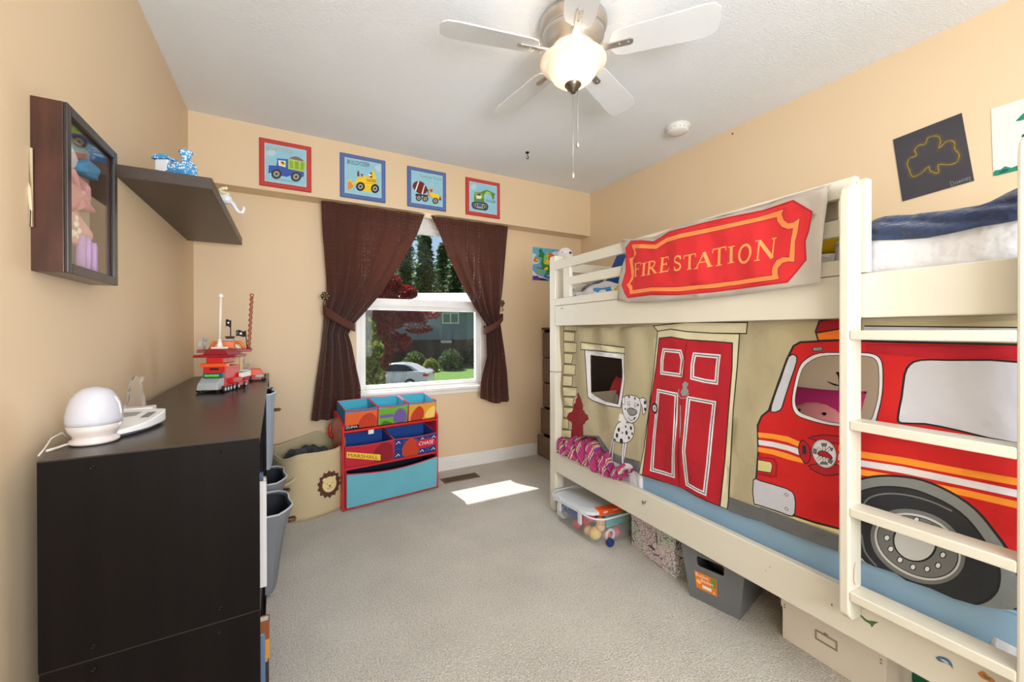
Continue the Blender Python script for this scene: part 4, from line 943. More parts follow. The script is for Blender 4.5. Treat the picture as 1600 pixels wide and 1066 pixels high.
for k in range(7): ge.cyl((-.022+.008*k, -.030, .062), (-.022+.008*k, -.030, .070), .005, n=8)
ge.build('green_bricks', TM['lime'], tv)
tbx('cabin', (-.046, -.006, .026), (.046, .12, .10), 'red', .003); tbx('cabin_beam', (-.056, -.010, .098), (.052, .02, .112), 'orange'); tbx('grille_slot', (-.018, -.0075, .086), (.018, -.004, .094), 'black', 0)
tbx('cabin_top', (-.036, .0, .112), (.036, .10, .136), 'red', .003)
tbx('roof_plate', (-.088, -.004, .136), (.088, .10, .146), 'dred', .002)
MB().prism([(-.054, .146), (-.046, .160), (-.030, .170), (.030, .170), (.046, .160), (.054, .146)], lambda x, z, k: (x, (.005, .10)[k], z)).build('domed_roof', TM['dred'], tv, bevel=.002)
ms = MB().box((-.026, .02, .170), (.026, .06, .177)); ms.lathe([(.014, .177), (.010, .19), (.0055, .21)], (0, .04, 0), 12); ms.tube([(0, .04, .20), (.006, .04, .38)], .005, n=10).sphere((.006, .04, .385), .010)
ms.build('white_mast', TM['white'], tv)
tbx('side_step', (.046, .03, .03), (.064, .11, .05), 'red'); tbx('side_tank', (.052, .10, .045), (.066, .19, .065), 'white')
# middle raft with flags and orange cabin
ship = demp('toy_ship', (-.165, 1.22, .861), 'toy pirate raft with two black flags and orange cabin between the red vehicles', 'toy ship')
ship.scale = (1.12, 1, 1.13)
def sbx(n, a, b, m, bev=.0015): return box(n, a, b, TM[m], ship, bev)
sbx('stand_leg', (-.07, .02, 0), (-.06, .03, .15), 'tan'); sbx('stand_leg', (.04, .02, 0), (.05, .03, .15), 'tan')
sbx('mid_deck', (-.06, .0, .06), (.075, .16, .07), 'lgrey'); sbx('net_panel', (-.058, .034, .07), (.045, .037, .15), 'tan', 0)
sbx('raft_deck', (-.110, -.02, .150), (.085, .10, .162), 'dred'); sbx('orange_cabin', (-.028, .0, .162), (.022, .05, .198), 'flame', .004)
sbx('grey_roof', (-.024, .0, .198), (.020, .05, .208), 'grey', .003)
a_ = MB()
for sx_ in (-1, 1): a_.tube([(-.003+sx_*.030, .0, .190), (-.003+sx_*.048, .0, .192), (-.003+sx_*.056, .0, .176), (-.003+sx_*.062, .0, .164)], .007, n=8)
a_.build('orange_arms', TM['flame'], ship)
a_ = MB()
for sx_ in (-1, 1): a_.tube([(-.003+sx_*.030, -.012, .182), (-.003+sx_*.042, -.012, .166)], .004, n=8)
a_.build('white_tusks', TM['white'], ship)
MB().hexa([(-.010, .02, .208), (.018, .02, .208), (.018, .04, .208), (-.010, .04, .208)], [(-.014, .016, .219), (.022, .016, .219), (.022, .044, .219), (-.014, .044, .219)]).build('crows_nest', TM['dbrown'], ship)
fl_ = MB().tube([(.006, .03, .21), (.006, .03, .275)], .0025, n=6).build('flag_pole', TM['black'], ship)
def flag(x0, x1, z0, z1, y, par): MB().grid(lambda s, t: (x0+(x1-x0)*s, y+.004*sin(s*8), z0+(z1-z0)*t+.003*sin(s*6)), 10, 4).build('black_flag', TM['black'], par, solid=.001)
flag(-.012, .008, .262, .292, .03, fl_); MB().sphere((-.002, .026, .279), .004, sc=(1, .3, 1)).build('white_skull', TM['white'], fl_)
f2 = MB().tube([(.068, .03, .162), (.062, .03, .245)], .0025, n=6).build('flag_pole', TM['dbrown'], ship); flag(.026, .062, .218, .244, .03, f2); MB().sphere((.044, .026, .231), .005, sc=(1, .3, 1)).build('white_skull', TM['white'], f2)
mt = MB(); mt.tube([(.075+.012*k/20+.0022*(-1)**k, .03, .162+.235*k/20) for k in range(21)], [.0055+.0015*(k % 2) for k in range(21)], n=8)
mt.lathe([(.004, -.003), (.009, -.003), (.009, .003), (.004, .003)], n=14, M=Matrix.Translation((.087, .03, .404)) @ Matrix.Rotation(pi/2, 4, 'X'), cap=False)
mt.build('brown_mast', TM['brown'], ship)
MB().tube([(-.088, .02, .162), (-.088, .02, .206)], .004, n=8).cyl((-.092, .02, .206), (-.078, .02, .206), .006).box((-.108, .015, .176), (-.096, .025, .20)).build('grey_crane', TM['grey'], ship)
# rear red truck
tr = demp('toy_truck', (-.060, 1.44, .861), 'low red toy truck with white panels at the far end of the bookcase', 'toy vehicle')
def rbx(n, a, b, m, bev=.0015): return box(n, a, b, TM[m], tr, bev)
rbx('chassis', (-.075, -.03, .010), (.042, .10, .028), 'red')
for x, y in ((-.02, -.03), (.035, -.02), (.044, .02), (-.06, .06), (.044, .07)): wheel(tr, x, y, .012)
MB().prism([(-.055, .028), (-.045, .058), (-.02, .066), (.02, .062), (.038, .028)], lambda x, z, k: (x, (-.02, .06)[k], z)).build('red_body', TM['orange'], tr, bevel=.003)
rbx('white_panel', (-.06, -.034, .03), (-.02, -.028, .062), 'white'); rbx('white_panel', (-.11, -.02, .022), (-.06, .02, .036), 'white'); rbx('grey_bumper', (.0, -.036, .02), (.04, -.03, .034), 'grey')
MB().tube([(-.03, .01, .06), (-.055, .01, .10), (-.05, .01, .15)], .0025, n=6).sphere((-.032, .01, .088), .007).build('grey_crane', TM['grey'], tr)
# ================================================================ shadow box on the wall
M_maho = mat('dark_mahogany', (66, 33, 23), .3, vary=(26, .75, (1, 1, .2)), bump=(30, .1, .001), coat=.2)
M_rim = mat('dark_moulding', (34, 28, 28), .35, coat=.3)
SB = empty('shadow_box', (XL, 1.334, 1.27), 0, 'dark wooden shadow box with glass front hanging on the left wall', 'shadow box')
D_, Ly, Hz = .062, .315, .403; t = .014
MB().box((0, 0, 0), (D_-.008, t, Hz)).build('side_panel', M_maho, SB, bevel=.001)
MB().box((0, Ly-t, 0), (D_-.008, Ly, Hz)).build('side_panel', M_maho, SB, bevel=.001)
box('top_panel', (0, t, Hz-t), (D_-.008, Ly-t, Hz), M_maho, SB, .001); box('bottom_panel', (0, t, 0), (D_-.008, Ly-t, t), M_maho, SB, .001)
box('backing', (0, t, t), (.004, Ly-t, Hz-t), mat('backing_beige', (188, 176, 146), .8), SB, 0)
fr = MB(); w = .024
for a, b_ in (((D_-.008, 0, 0), (D_, w*.8, Hz)), ((D_-.008, Ly-w, 0), (D_, Ly, Hz)), ((D_-.008, w*.8, Hz-w), (D_, Ly-w, Hz)), ((D_-.008, w*.8, 0), (D_, Ly-w, w))): fr.box(a, b_)
fr.build('front_frame', M_rim, SB, bevel=.002)
box('front_glass', (D_-.011, w*.6, w*.6), (D_-.009, Ly-w*.6, Hz-w*.6), glass_mat('picture_glass', amount=.06), SB, 0)
MB().tube([(-.0, -.004, .20), (.003, -.010, .17), (.004, -.006, .10), (.003, -.004, .28)], .003).build('hanging_cord', mat('strap_beige', (206, 190, 160), .8), SB)
def inb(name, pts, m, lab, cat, x0=.024, th=.02, seed=0):
    """padded keepsake lying against the backing, outline in (y,z) within the box"""
    e = empty(name, (XL+x0, 1.334, 1.27), 0, lab, cat); lp = smo(pts, 3); cy_ = sum(p[0] for p in lp)/len(lp); cz_ = sum(p[1] for p in lp)/len(lp)
    mb = MB(); n = len(lp); vs = []; K = 5
    for j in range(K+1):
        f = 1-.16*j/K*j/K-.1*(j == K); x = th*math.sin(j/K*pi/2)
        for i, (y, z) in enumerate(lp): vs.append((x*(1+.25*sin(i*1.3+seed)), cy_+(y-cy_)*f, cz_+(z-cz_)*f))
    vs.append((th*1.05, cy_, cz_)); fs = [(j*n+i, j*n+(i+1) % n, (j+1)*n+(i+1) % n, (j+1)*n+i) for j in range(K) for i in range(n)]+[(K*n+i, K*n+(i+1) % n, len(vs)-1) for i in range(n)]+[tuple(range(n))]
    mb.add(vs, fs, 0, True).build('keepsake_body', m, e); return e
K = {k: mat('keep_'+k, c, .9, bump=(90, .5, .004)) for k, c in dict(pink=(222, 176, 170), rose=(206, 150, 146), cream=(232, 226, 206), lilac=(190, 158, 206), teal=(60, 150, 200), white=(232, 230, 226), green=(150, 190, 70)).items()}
inb('baby_hat', [(.02, .29), (.07, .345), (.10, .30), (.09, .26), (.03, .255)], K['white'], 'white baby hat at the top left inside the shadow box', 'baby hat')
inb('baby_mitten', [(.13, .30), (.19, .335), (.24, .325), (.25, .295), (.19, .285), (.14, .28)], K['teal'], 'blue dotted cloth item at the top of the shadow box', 'cloth')
inb('baby_sweater', [(.02, .25), (.09, .275), (.15, .25), (.20, .20), (.18, .185), (.13, .19), (.10, .165), (.03, .16)], K['rose'], 'dusty pink ribbed baby garment in the shadow box', 'baby clothing', th=.026)
inb('baby_dress', [(.02, .16), (.12, .175), (.19, .13), (.21, .105), (.16, .085), (.09, .08), (.03, .09)], K['pink'], 'pale pink baby dress in the middle of the shadow box', 'baby clothing', th=.02)
e = empty('pompom', (XL+.036, 1.334+.09, 1.27+.125), 0, 'fluffy cream pompom in the middle of the shadow box', 'pompom'); mb = MB(); rn = random.Random(3)
for k in range(14): mb.sphere((rn.uniform(-.006, .006), rn.uniform(-.02, .02), rn.uniform(-.026, .026)), .012, n=10)
mb.build('pompom_yarn', K['cream'], e)
e = empty('folded_cloth', (XL+.024, 1.334+.13, 1.27+.0142), 0, 'lilac folded cloth standing at the bottom of the shadow box', 'cloth')
mb = MB()
for k in range(5): mb.tube([(.016+.004*(k % 2), .0+.018*k, 0), (.016+.004*(k % 2), .018*k, .098-.003*k)], .011, n=10)
mb.build('lilac_folds', K['lilac'], e)
inb('baby_ribbon', [(.03, .03), (.06, .09), (.085, .03), (.09, .016), (.03, .016)], K['cream'], 'cream ribbon at the bottom left of the shadow box', 'ribbon', th=.012)
# ================================================================ floating shelf and its figures
M_shelf = mat('dark_shelf', (62, 52, 46), .45, vary=(24, .15, (1, .06, 1)), coat=.1)
SH = empty('floating_shelf', (XL, 1.86, 1.665), 0, 'dark brown floating shelf on the left wall', 'shelf')
box('shelf_board', (0, 0, 0), (.268, 1.10, .043), M_shelf, SH, .0015)
mb = MB()
for y in (.25, .5, .78): mb.cyl((.03, y, -.0008), (.03, y, .001), .006, n=14)
mb.build('screw_cap', M_screw, SH)
# blue and white porcelain train
M_porc = mat('porcelain_white', (226, 230, 236), .2, coat=.5); M_pblue = mat('porcelain_blue', (40, 130, 196), .25, coat=.5)
M_dot = bpy.data.materials.new('blue_dotted_porcelain'); M_dot.use_nodes = True; t_ = M_dot.node_tree; N = t_.nodes; L = t_.links; b_ = N['Principled BSDF']; b_.inputs['Roughness'].default_value = .2
tc = N.new('ShaderNodeTexCoord'); vo = N.new('ShaderNodeTexVoronoi'); vo.inputs['Scale'].default_value = 130; vo.inputs['Randomness'].default_value = .5; L.new(tc.outputs['Object'], vo.inputs['Vector'])
rr = N.new('ShaderNodeValToRGB'); rr.color_ramp.interpolation = 'CONSTANT'; rr.color_ramp.elements[0].color = srgb((225, 235, 245))+(1,); rr.color_ramp.elements[1].position = .42; rr.color_ramp.elements[1].color = srgb((70, 156, 212))+(1,)
L.new(vo.outputs['Distance'], rr.inputs[0]); L.new(rr.outputs[0], b_.inputs['Base Color'])
p_ = onx(275, 275, -.29)
tn = empty('porcelain_train', (-.378, 1.965, 1.708), radians(151), 'blue and white porcelain toy train on the near end of the floating shelf', 'figurine')
tn.scale = (1.25,)*3
MB().box((-.052, -.024, .006), (.05, .024, .016)).build('train_base', M_pblue, tn, bevel=.003)
MB().box((.008, -.022, .016), (.048, .022, .060)).build('train_cab', M_porc, tn, bevel=.004)
MB().prism([(.0, .060), (.056, .060), (.050, .070), (.028, .074), (.006, .070)], lambda x, z, k: (x, (-.028, .028)[k], z)).build('cab_roof', M_dot, tn, bevel=.002)
MB().cyl((-.05, 0, .036), (.01, 0, .036), .024, n=24).build('boiler', M_dot, tn, bevel=.003)
MB().lathe([(.009, .055), (.010, .068), (.015, .080), (.018, .086), (.017, .092), (.010, .096), (.001, .098)], (-.03, 0, 0), 20).build('smoke_stack', M_dot, tn)
for x in (-.034, .0, .034):
    for y in (-.026, .026): MB().cyl((x, y-.004, .012), (x, y+.004, .012), .012, n=18).build('train_wheel', M_pblue, tn, bevel=.001)
# white elephant figure overhanging the far end
p_ = onx(362, 325, -.235)
ef = empty('elephant_figurine', (-.303, p_.y+.03, 1.709), 0, 'white elephant figurine with flowers at the far end of the floating shelf', 'figurine')
bd = MB().sphere((0, 0, .045), .036, n=20, sc=(1.2, .9, .9)); bd.sphere((.045, 0, .05), .024, n=16)
for x, y in ((-.02, -.016), (-.02, .016), (.02, -.016), (.02, .016)): bd.cyl((x, y, 0), (x, y, .035), .011, n=12)
bd.build('elephant_body', M_porc, ef)
zt = p_.z-1.709
MB().tube([(.06, 0, .045), (.072, 0, .03), (.082, 0, .008), (.094, 0, -.006), (.108, 0, -.004), (.114, 0, .012), (.112, 0, .026)], [.011, .010, .009, .008, .008, .007, .006], n=10).build('trunk', M_porc, ef)
mb = MB()
for k in range(7): a = k*.9; mb.sphere((.035+.014*cos(a), .012*sin(a), .075+.004*k), .008, n=8)
mb.build('flowers', mat('flower_cream', (238, 230, 190), .6), ef)
# ================================================================ plaques on the soffit
PC = {k: mat('plaque_'+k, c, .75, vary=(30, .06)) for k, c in dict(red=(186, 52, 50), redl=(206, 90, 80), blue=(74, 100, 158), bluel=(110, 136, 184), sky=(150, 202, 222), skyl=(188, 214, 224), navy=(44, 56, 120), truck=(62, 90, 176), cab=(40, 120, 190), tyre=(58, 62, 70), rim=(170, 165, 150), green=(140, 180, 50), lgreen=(180, 206, 90), dirt=(140, 110, 100), yellow=(240, 206, 40), dyel=(200, 160, 30), gold=(196, 168, 100), black=(26, 32, 44), maroon=(112, 30, 30), white=(240, 236, 230), olive=(120, 150, 90), dgreen=(90, 140, 50), tread=(36, 46, 66), skin=(236, 180, 120), brown=(110, 60, 30), orange=(230, 140, 40), ground=(130, 180, 180)).items()}
def plaque(corners, frame, art, lab):
    P_ = [ony(u, v, YS) for u, v in corners]
    x0 = (P_[0].x+P_[3].x)/2; x1 = (P_[1].x+P_[2].x)/2; z1 = (P_[0].z+P_[1].z)/2; z0 = (P_[2].z+P_[3].z)/2
    e = empty('wall_plaque', (x0, YS, z0), 0, lab, 'picture', 'construction vehicle plaques above the window'); w, h = x1-x0, z1-z0
    box('plaque_board', (0, -.011, 0), (w, 0, h), PC[frame], e, .004)
    def cv(u, v): p = ony(u, v, YS-.0116); return (p.x-x0, p.z-z0)
    L_ = []; m_ = .034
    full = rect(.0025, .0025, w-.0025, h-.0025); L_.append((full, PC[frame]))
    fl = PC[frame+'l']
    for k in range(1, 24):
        a = .0025+(w-.005)*k/24; L_.append((rect(a, .003, a+.0022, h-.003), fl)); b_ = .0025+(h-.005)*k/24; L_.append((rect(.003, b_, w-.003, b_+.0022), fl))
    L_.append((rect(m_-.004, m_-.004, w-m_+.004, h-m_+.004), PC['skyl'])); L_.append((rect(m_, m_, w-m_, h-m_), PC['sky']))
    for sh, c in art: L_.append(([[cv(*p) for p in l] for l in sh], PC[c]))
    printed('painted_face', full, L_, lambda a, b: (a, -.0116, b), e)
    return e
def mk(ox, oy, sc): return lambda *p: [(ox+x/sc, oy+y/sc) for x, y in p]
def cc(M, x, y, rx, ry=None, n=18): return [M(*[(x+rx*cos(2*pi*k/n), y+(ry or rx)*sin(2*pi*k/n)) for k in range(n)])]
def wheel_art(M, x, y, r, ry, A, c='tyre'): A += [(cc(M, x, y, r, ry), c), (cc(M, x, y, r*.58, ry*.58), 'rim'), (cc(M, x, y, r*.25, ry*.25), c)]
def txt(M, s, p0, p1, pu, c):
    a, b_, u = M(p0, p1, pu); return (text_shape(s, a, (b_[0]-a[0], b_[1]-a[1]), (u[0]-a[0], u[1]-a[1])), c)
A = []; M = mk(395, 210, 10.657)
A += [([M(*smo([(225, 290), (260, 270), (330, 260), (380, 290), (370, 340), (300, 360), (240, 340)], 3))], 'skyl')]
A += [txt(M, 'DUMPTRUCK', (225, 262), (660, 318), (225, 205), 'gold')]
A += [([M((280, 735), (500, 750), (840, 810), (600, 790))], 'ground'), ([M((600, 405), (640, 380), (700, 365), (760, 380), (830, 420), (850, 455))], 'dirt')]
A += [([M((582, 410), (885, 462), (850, 628), (590, 575))], 'lgreen'), ([M((605, 432), (668, 442), (675, 568), (615, 558))], 'green'), ([M((695, 448), (765, 460), (768, 588), (700, 574))], 'green'), ([M((795, 464), (862, 474), (838, 600), (795, 592))], 'green')]
A += [([M((395, 405), (590, 415), (590, 575), (850, 628), (850, 700), (800, 720), (620, 690), (560, 710), (480, 690), (300, 640), (258, 650), (265, 515), (395, 520), (410, 420))], 'truck'), ([M((395, 400), (595, 412), (592, 432), (400, 422))], 'cab'), ([M((425, 430), (545, 442), (545, 550), (430, 520))], 'white'), (cc(M, 500, 490, 38, 32), 'yellow'), ([M((465, 450), (510, 460), (530, 500), (500, 490), (470, 470))], 'brown'), ([M((545, 430), (575, 432), (580, 560), (548, 545))], 'cab')]
wheel_art(M, 395, 660, 88, 84, A); wheel_art(M, 720, 705, 88, 84, A)
plaque([(403, 216), (485, 229), (488, 301), (407, 291)], 'red', A, 'red framed plaque of a blue dump truck, leftmost of the four above the window')
A = []; M = mk(522, 232, 11.844)
A += [([M(*smo([(760, 340), (840, 310), (870, 380), (830, 440), (780, 400)], 3))], 'skyl'), txt(M, 'BULLDOZER', (245, 278), (655, 345), (250, 205), 'black')]
A += [([M((260, 575), (325, 580), (340, 640), (400, 620), (430, 530), (640, 500), (700, 410), (745, 415), (780, 570), (790, 640), (760, 700), (690, 810), (520, 800), (400, 650), (350, 700), (310, 760), (260, 750), (270, 640))], 'yellow'), ([M((540, 632), (780, 655), (780, 665), (540, 645))], 'dyel'), ([M((595, 560), (780, 575), (780, 640), (600, 610))], 'dyel'), ([M((430, 420), (460, 420), (470, 515), (428, 515))], 'maroon'), ([M((480, 470), (545, 480), (530, 500), (522, 530), (508, 530), (508, 500))], 'navy'), ([M((640, 500), (690, 430), (710, 540), (640, 550))], 'black'), (cc(M, 665, 495, 30, 20), 'white'), ([M((600, 540), (640, 510), (700, 550), (690, 570), (600, 570))], 'skin'), ([M((258, 640), (300, 600), (360, 700), (300, 760), (258, 750))], 'orange'), ([M((540, 650), (700, 665), (700, 805), (560, 790))], 'yellow')]
wheel_art(M, 488, 705, 82, 84, A, 'black'); wheel_art(M, 758, 745, 76, 84, A, 'black')
plaque([(530, 240), (601, 250), (603, 317), (532, 309)], 'blue', A, 'blue framed plaque of a yellow bulldozer above the left curtain')
A = []; M = mk(628, 252, 11.844)
A += [txt(M, 'Cement Truck', (330, 288), (735, 362), (332, 235), 'olive')]
A += [([M(*smo([(200, 440), (240, 385), (320, 368), (400, 400), (450, 470), (478, 540), (440, 590), (370, 612), (300, 590), (240, 540), (205, 490)], 3))], 'maroon'), ([M((300, 372), (322, 374), (262, 555), (238, 545))], 'white'), ([M((412, 432), (430, 440), (385, 612), (360, 612))], 'white'), ([M((240, 610), (470, 630), (600, 700), (720, 720), (725, 660), (700, 640), (520, 590), (470, 630))], 'orange'), ([M((520, 590), (610, 590), (700, 640), (690, 700), (600, 690), (520, 640))], 'yellow'), (cc(M, 535, 540, 38, 42), 'orange'), (cc(M, 545, 545, 18, 20), 'brown'), ([M((475, 520), (490, 525), (492, 620), (478, 620))], 'brown'), ([M((240, 640), (260, 600), (480, 625), (480, 645), (260, 640))], 'black'), ([M((700, 650), (722, 690), (722, 728), (690, 720))], 'black')]
for x, y in ((312, 680), (432, 695), (620, 735)): wheel_art(M, x, y, 58, 58, A)
plaque([(635, 260), (696, 270), (697, 331), (637, 323)], 'blue', A, 'blue framed plaque of a cement truck with a ball shaped drum above the curtain gap')
A = []; M = mk(718, 270, 13.325)
A += [([M(*smo([(230, 290), (290, 230), (350, 260), (330, 340), (260, 350)], 3))], 'skyl'), txt(M, 'DIGGER', (545, 605), (755, 640), (548, 555), 'navy')]
A += [([M((310, 400), (430, 405), (560, 355), (690, 410), (745, 440), (720, 520), (700, 575), (680, 540), (660, 460), (560, 430), (500, 480), (520, 620), (300, 590))], 'dgreen'), ([M((520, 440), (560, 385), (660, 420), (650, 450), (560, 425), (510, 480))], 'lgreen'), ([M((315, 410), (350, 410), (420, 420), (480, 440), (480, 540), (380, 550), (325, 490))], 'green'), (cc(M, 420, 500, 40, 45), 'white'), (cc(M, 370, 510, 22, 35), 'white'), ([M((350, 450), (430, 430), (450, 470), (400, 480))], 'brown')]
A += [([M(*smo([(255, 640), (300, 600), (420, 610), (550, 630), (600, 700), (560, 785), (440, 775), (300, 750), (260, 700)], 3))], 'tread'), ([M(*smo([(285, 660), (320, 632), (430, 640), (540, 660), (572, 705), (540, 750), (430, 745), (320, 722), (290, 700)], 3))], 'rim'), ([M((385, 645), (470, 655), (470, 740), (385, 725))], 'truck'), ([M((390, 700), (465, 715), (460, 745), (390, 735))], 'gold'), (cc(M, 330, 680, 38), 'tread'), (cc(M, 330, 680, 16), 'lgreen'), (cc(M, 525, 710, 38), 'tread'), (cc(M, 525, 710, 16), 'lgreen')]
plaque([(727, 277), (781, 287), (780, 343), (727, 335)], 'red', A, 'red framed plaque of a green digger, rightmost of the four above the window')
# ================================================================ canvas painting of a dragon on the far wall
P0 = ony(830.5, 386, YW); P1 = ony(829.5, 437.5, YW); x0, z1, z0 = P0.x, P0.z, P1.z; w = .305
e = empty('canvas_painting', (x0, YW, z0), 0, 'small canvas painting of a green dragon on the far wall beside the bunk bed', 'painting')
DC = {k: mat('paint_'+k, c, .6) for k, c in dict(sky=(96, 180, 206), cloud=(216, 228, 232), green=(40, 130, 60), lime=(150, 200, 60), dk=(20, 60, 90), orange=(230, 110, 20), yellow=(240, 200, 40), purple=(104, 44, 150), white=(236, 236, 240), blue=(110, 170, 220), dp=(50, 20, 80), dgr=(20, 90, 40)).items()}
box('canvas_block', (0, -.016, 0), (w, 0, z1-z0), DC['white'], e, .002)
M = mk(820, 375, 14.21)
def cv(u, v): p = ony(u, v, YW-.0165); return (p.x-x0, p.z-z0)
full = rect(.001, .001, w-.001, z1-z0-.001); L_ = [(full, DC['sky'])]
for sh, c in [(M((160, 300), (260, 340), (200, 400), (330, 470), (240, 560), (150, 580)), 'cloud'), (M((600, 290), (760, 250), (900, 300), (900, 420), (720, 440)), 'cloud'), (M((150, 560), (330, 540), (500, 700), (900, 800), (900, 930), (500, 900), (150, 720)), 'blue'), (M((150, 690), (200, 700), (260, 760), (340, 800), (460, 850), (560, 900), (900, 930), (900, 1000), (100, 960)), 'white'), (M((130, 765), (200, 800), (280, 795), (330, 840), (450, 860), (520, 900), (900, 960), (900, 1000), (100, 960)), 'purple'), (M((330, 840), (450, 860), (540, 905), (500, 925), (350, 885)), 'dp'),
    (M((195, 430), (240, 395), (280, 410), (325, 430), (300, 470), (280, 495), (200, 480)), 'orange'), (M((240, 430), (300, 420), (310, 450), (270, 465)), 'yellow'),
    (M((490, 290), (580, 300), (660, 350), (710, 420), (560, 430), (530, 560), (420, 530), (500, 420)), 'yellow'), (M((500, 295), (590, 302), (665, 350), (712, 425), (570, 420), (540, 350)), 'orange'), (M((530, 345), (560, 430), (530, 450)), 'dgr'),
    (M((310, 240), (340, 200), (370, 195), (380, 230), (420, 290), (450, 340), (420, 400), (420, 480), (440, 540), (540, 560), (560, 700), (500, 790), (420, 800), (480, 700), (400, 660), (270, 620), (280, 600), (380, 620), (370, 560), (360, 520), (380, 400), (340, 390), (300, 370), (340, 300), (340, 260)), 'green'),
    (M((430, 340), (480, 350), (470, 440), (430, 520), (415, 480)), 'lime'), (M((430, 640), (500, 600), (520, 640), (460, 680)), 'yellow'), (M((285, 690), (340, 665), (400, 680), (360, 740), (300, 740)), 'lime'), (M((420, 790), (470, 810), (560, 830), (560, 850), (450, 830)), 'dk'), (M((315, 235), (345, 200), (360, 210), (335, 245), (350, 300), (320, 360), (300, 365), (335, 300)), 'dk')]:
    L_.append(([[cv(*p) for p in smo(sh, 2)]], DC[c]))
printed('painted_face', full, L_, lambda a, b: (a, -.0166, b), e)
# ================================================================ drawings on the right wall
M_blkp = mat('charcoal_paper', (66, 64, 70), .9, vary=(8, .06)); M_chy = mat('pastel_yellow', (140, 124, 44), .9, vary=(60, .35)); M_cho = mat('pastel_orange', (84, 72, 60), .9, vary=(60, .2)); M_chg = mat('chalk_grey', (130, 130, 134), .9)
rs = lambda x, y: (1280+x/2.9625, 140+y/2.961)
def wx(*p): return [(lambda q: (q.y, q.z))(onx(*rs(*k), XR-.002)) for k in p]
bs = wx((342, 232), (660, 108), (718, 422), (386, 518))
cl = [(585, 214)]
clover = smo([(q[0], q[1]) for q in wx((545, 350), (512, 345), (548, 310), (552, 300), (560, 270), (590, 245), (622, 245), (628, 275), (642, 290), (648, 320), (620, 345), (580, 350))], 3)
def clv(pts, w, m): return (stroke(smo(wx(*pts), 4), w, True), m)
outline_pts = [(505, 358), (470, 388), (432, 402), (418, 372), (408, 345), (420, 318), (450, 305), (442, 280), (462, 258), (490, 252), (505, 222), (545, 215), (562, 235), (555, 270), (590, 240), (625, 242), (628, 275), (648, 300), (638, 335), (600, 348), (552, 348), (552, 385), (516, 378)]
rnd = random.Random(9); LL = [([bs], M_blkp), clv(outline_pts, .020, M_cho)]
pp_ = smo(wx(*outline_pts), 2); cxm = sum(p[0] for p in pp_)/len(pp_); czm = sum(p[1] for p in pp_)/len(pp_)
for q in pp_:
    for _ in range(2):
        d = (q[0]-cxm, q[1]-czm); l = math.hypot(*d); a = math.atan2(d[1], d[0])+rnd.uniform(-.5, .5); r = rnd.uniform(.008, .024)
        LL.append((stroke([q, (q[0]+r*cos(a), q[1]+r*sin(a))], .0014), M_cho))
LL += [clv(outline_pts, .0042, M_chy)]
a, b_, u = wx((612, 448), (706, 414), (604, 428)); LL.append((text_shape('Downey', a, (b_[0]-a[0], b_[1]-a[1]), (u[0]-a[0], u[1]-a[1])), M_chg))
o = printed('shamrock_drawing', [bs], LL, lambda a, b: (XR-.002+.0012*sin(a*30), a, b), solid=.001)
tag(o, 'black paper chalk drawing of a shamrock on the right wall', 'drawing')
bs = wx((795, 90), (948, 42), (1110, -10), (1125, 340), (948, 368), (806, 402))
gt = mat('paint_teal', (20, 130, 100), .6, vary=(30, .2)); pw = mat('drawing_paper', (226, 226, 222), .8); gd = mat('paint_dark_teal', (20, 80, 80), .6)
LL = [([bs], pw)]
for pts in (((806, 400), (812, 375), (840, 370), (860, 355), (890, 362), (920, 350), (948, 352), (1100, 325), (1120, 342), (948, 368), (860, 390)), ((910, 145), (925, 130), (948, 108), (1010, 80), (1010, 100), (950, 138), (920, 146)), ((932, 285), (950, 262), (1010, 240), (1010, 275), (950, 282)), ((936, 218), (955, 200), (1000, 190), (1000, 215), (950, 222))):
    LL.append(([smo(wx(*pts), 2)], gt))
LL.append(([smo(wx((936, 218), (955, 200), (1000, 195), (990, 208)), 2)], gd)); LL.append(([smo(wx((830, 388), (850, 370), (880, 368), (860, 382)), 2)], gd))
o = printed('brush_painting', [bs], LL, lambda a, b: (XR-.002, a, b), solid=.001)
tag(o, 'white paper with green brush strokes at the right edge of the right wall', 'painting')
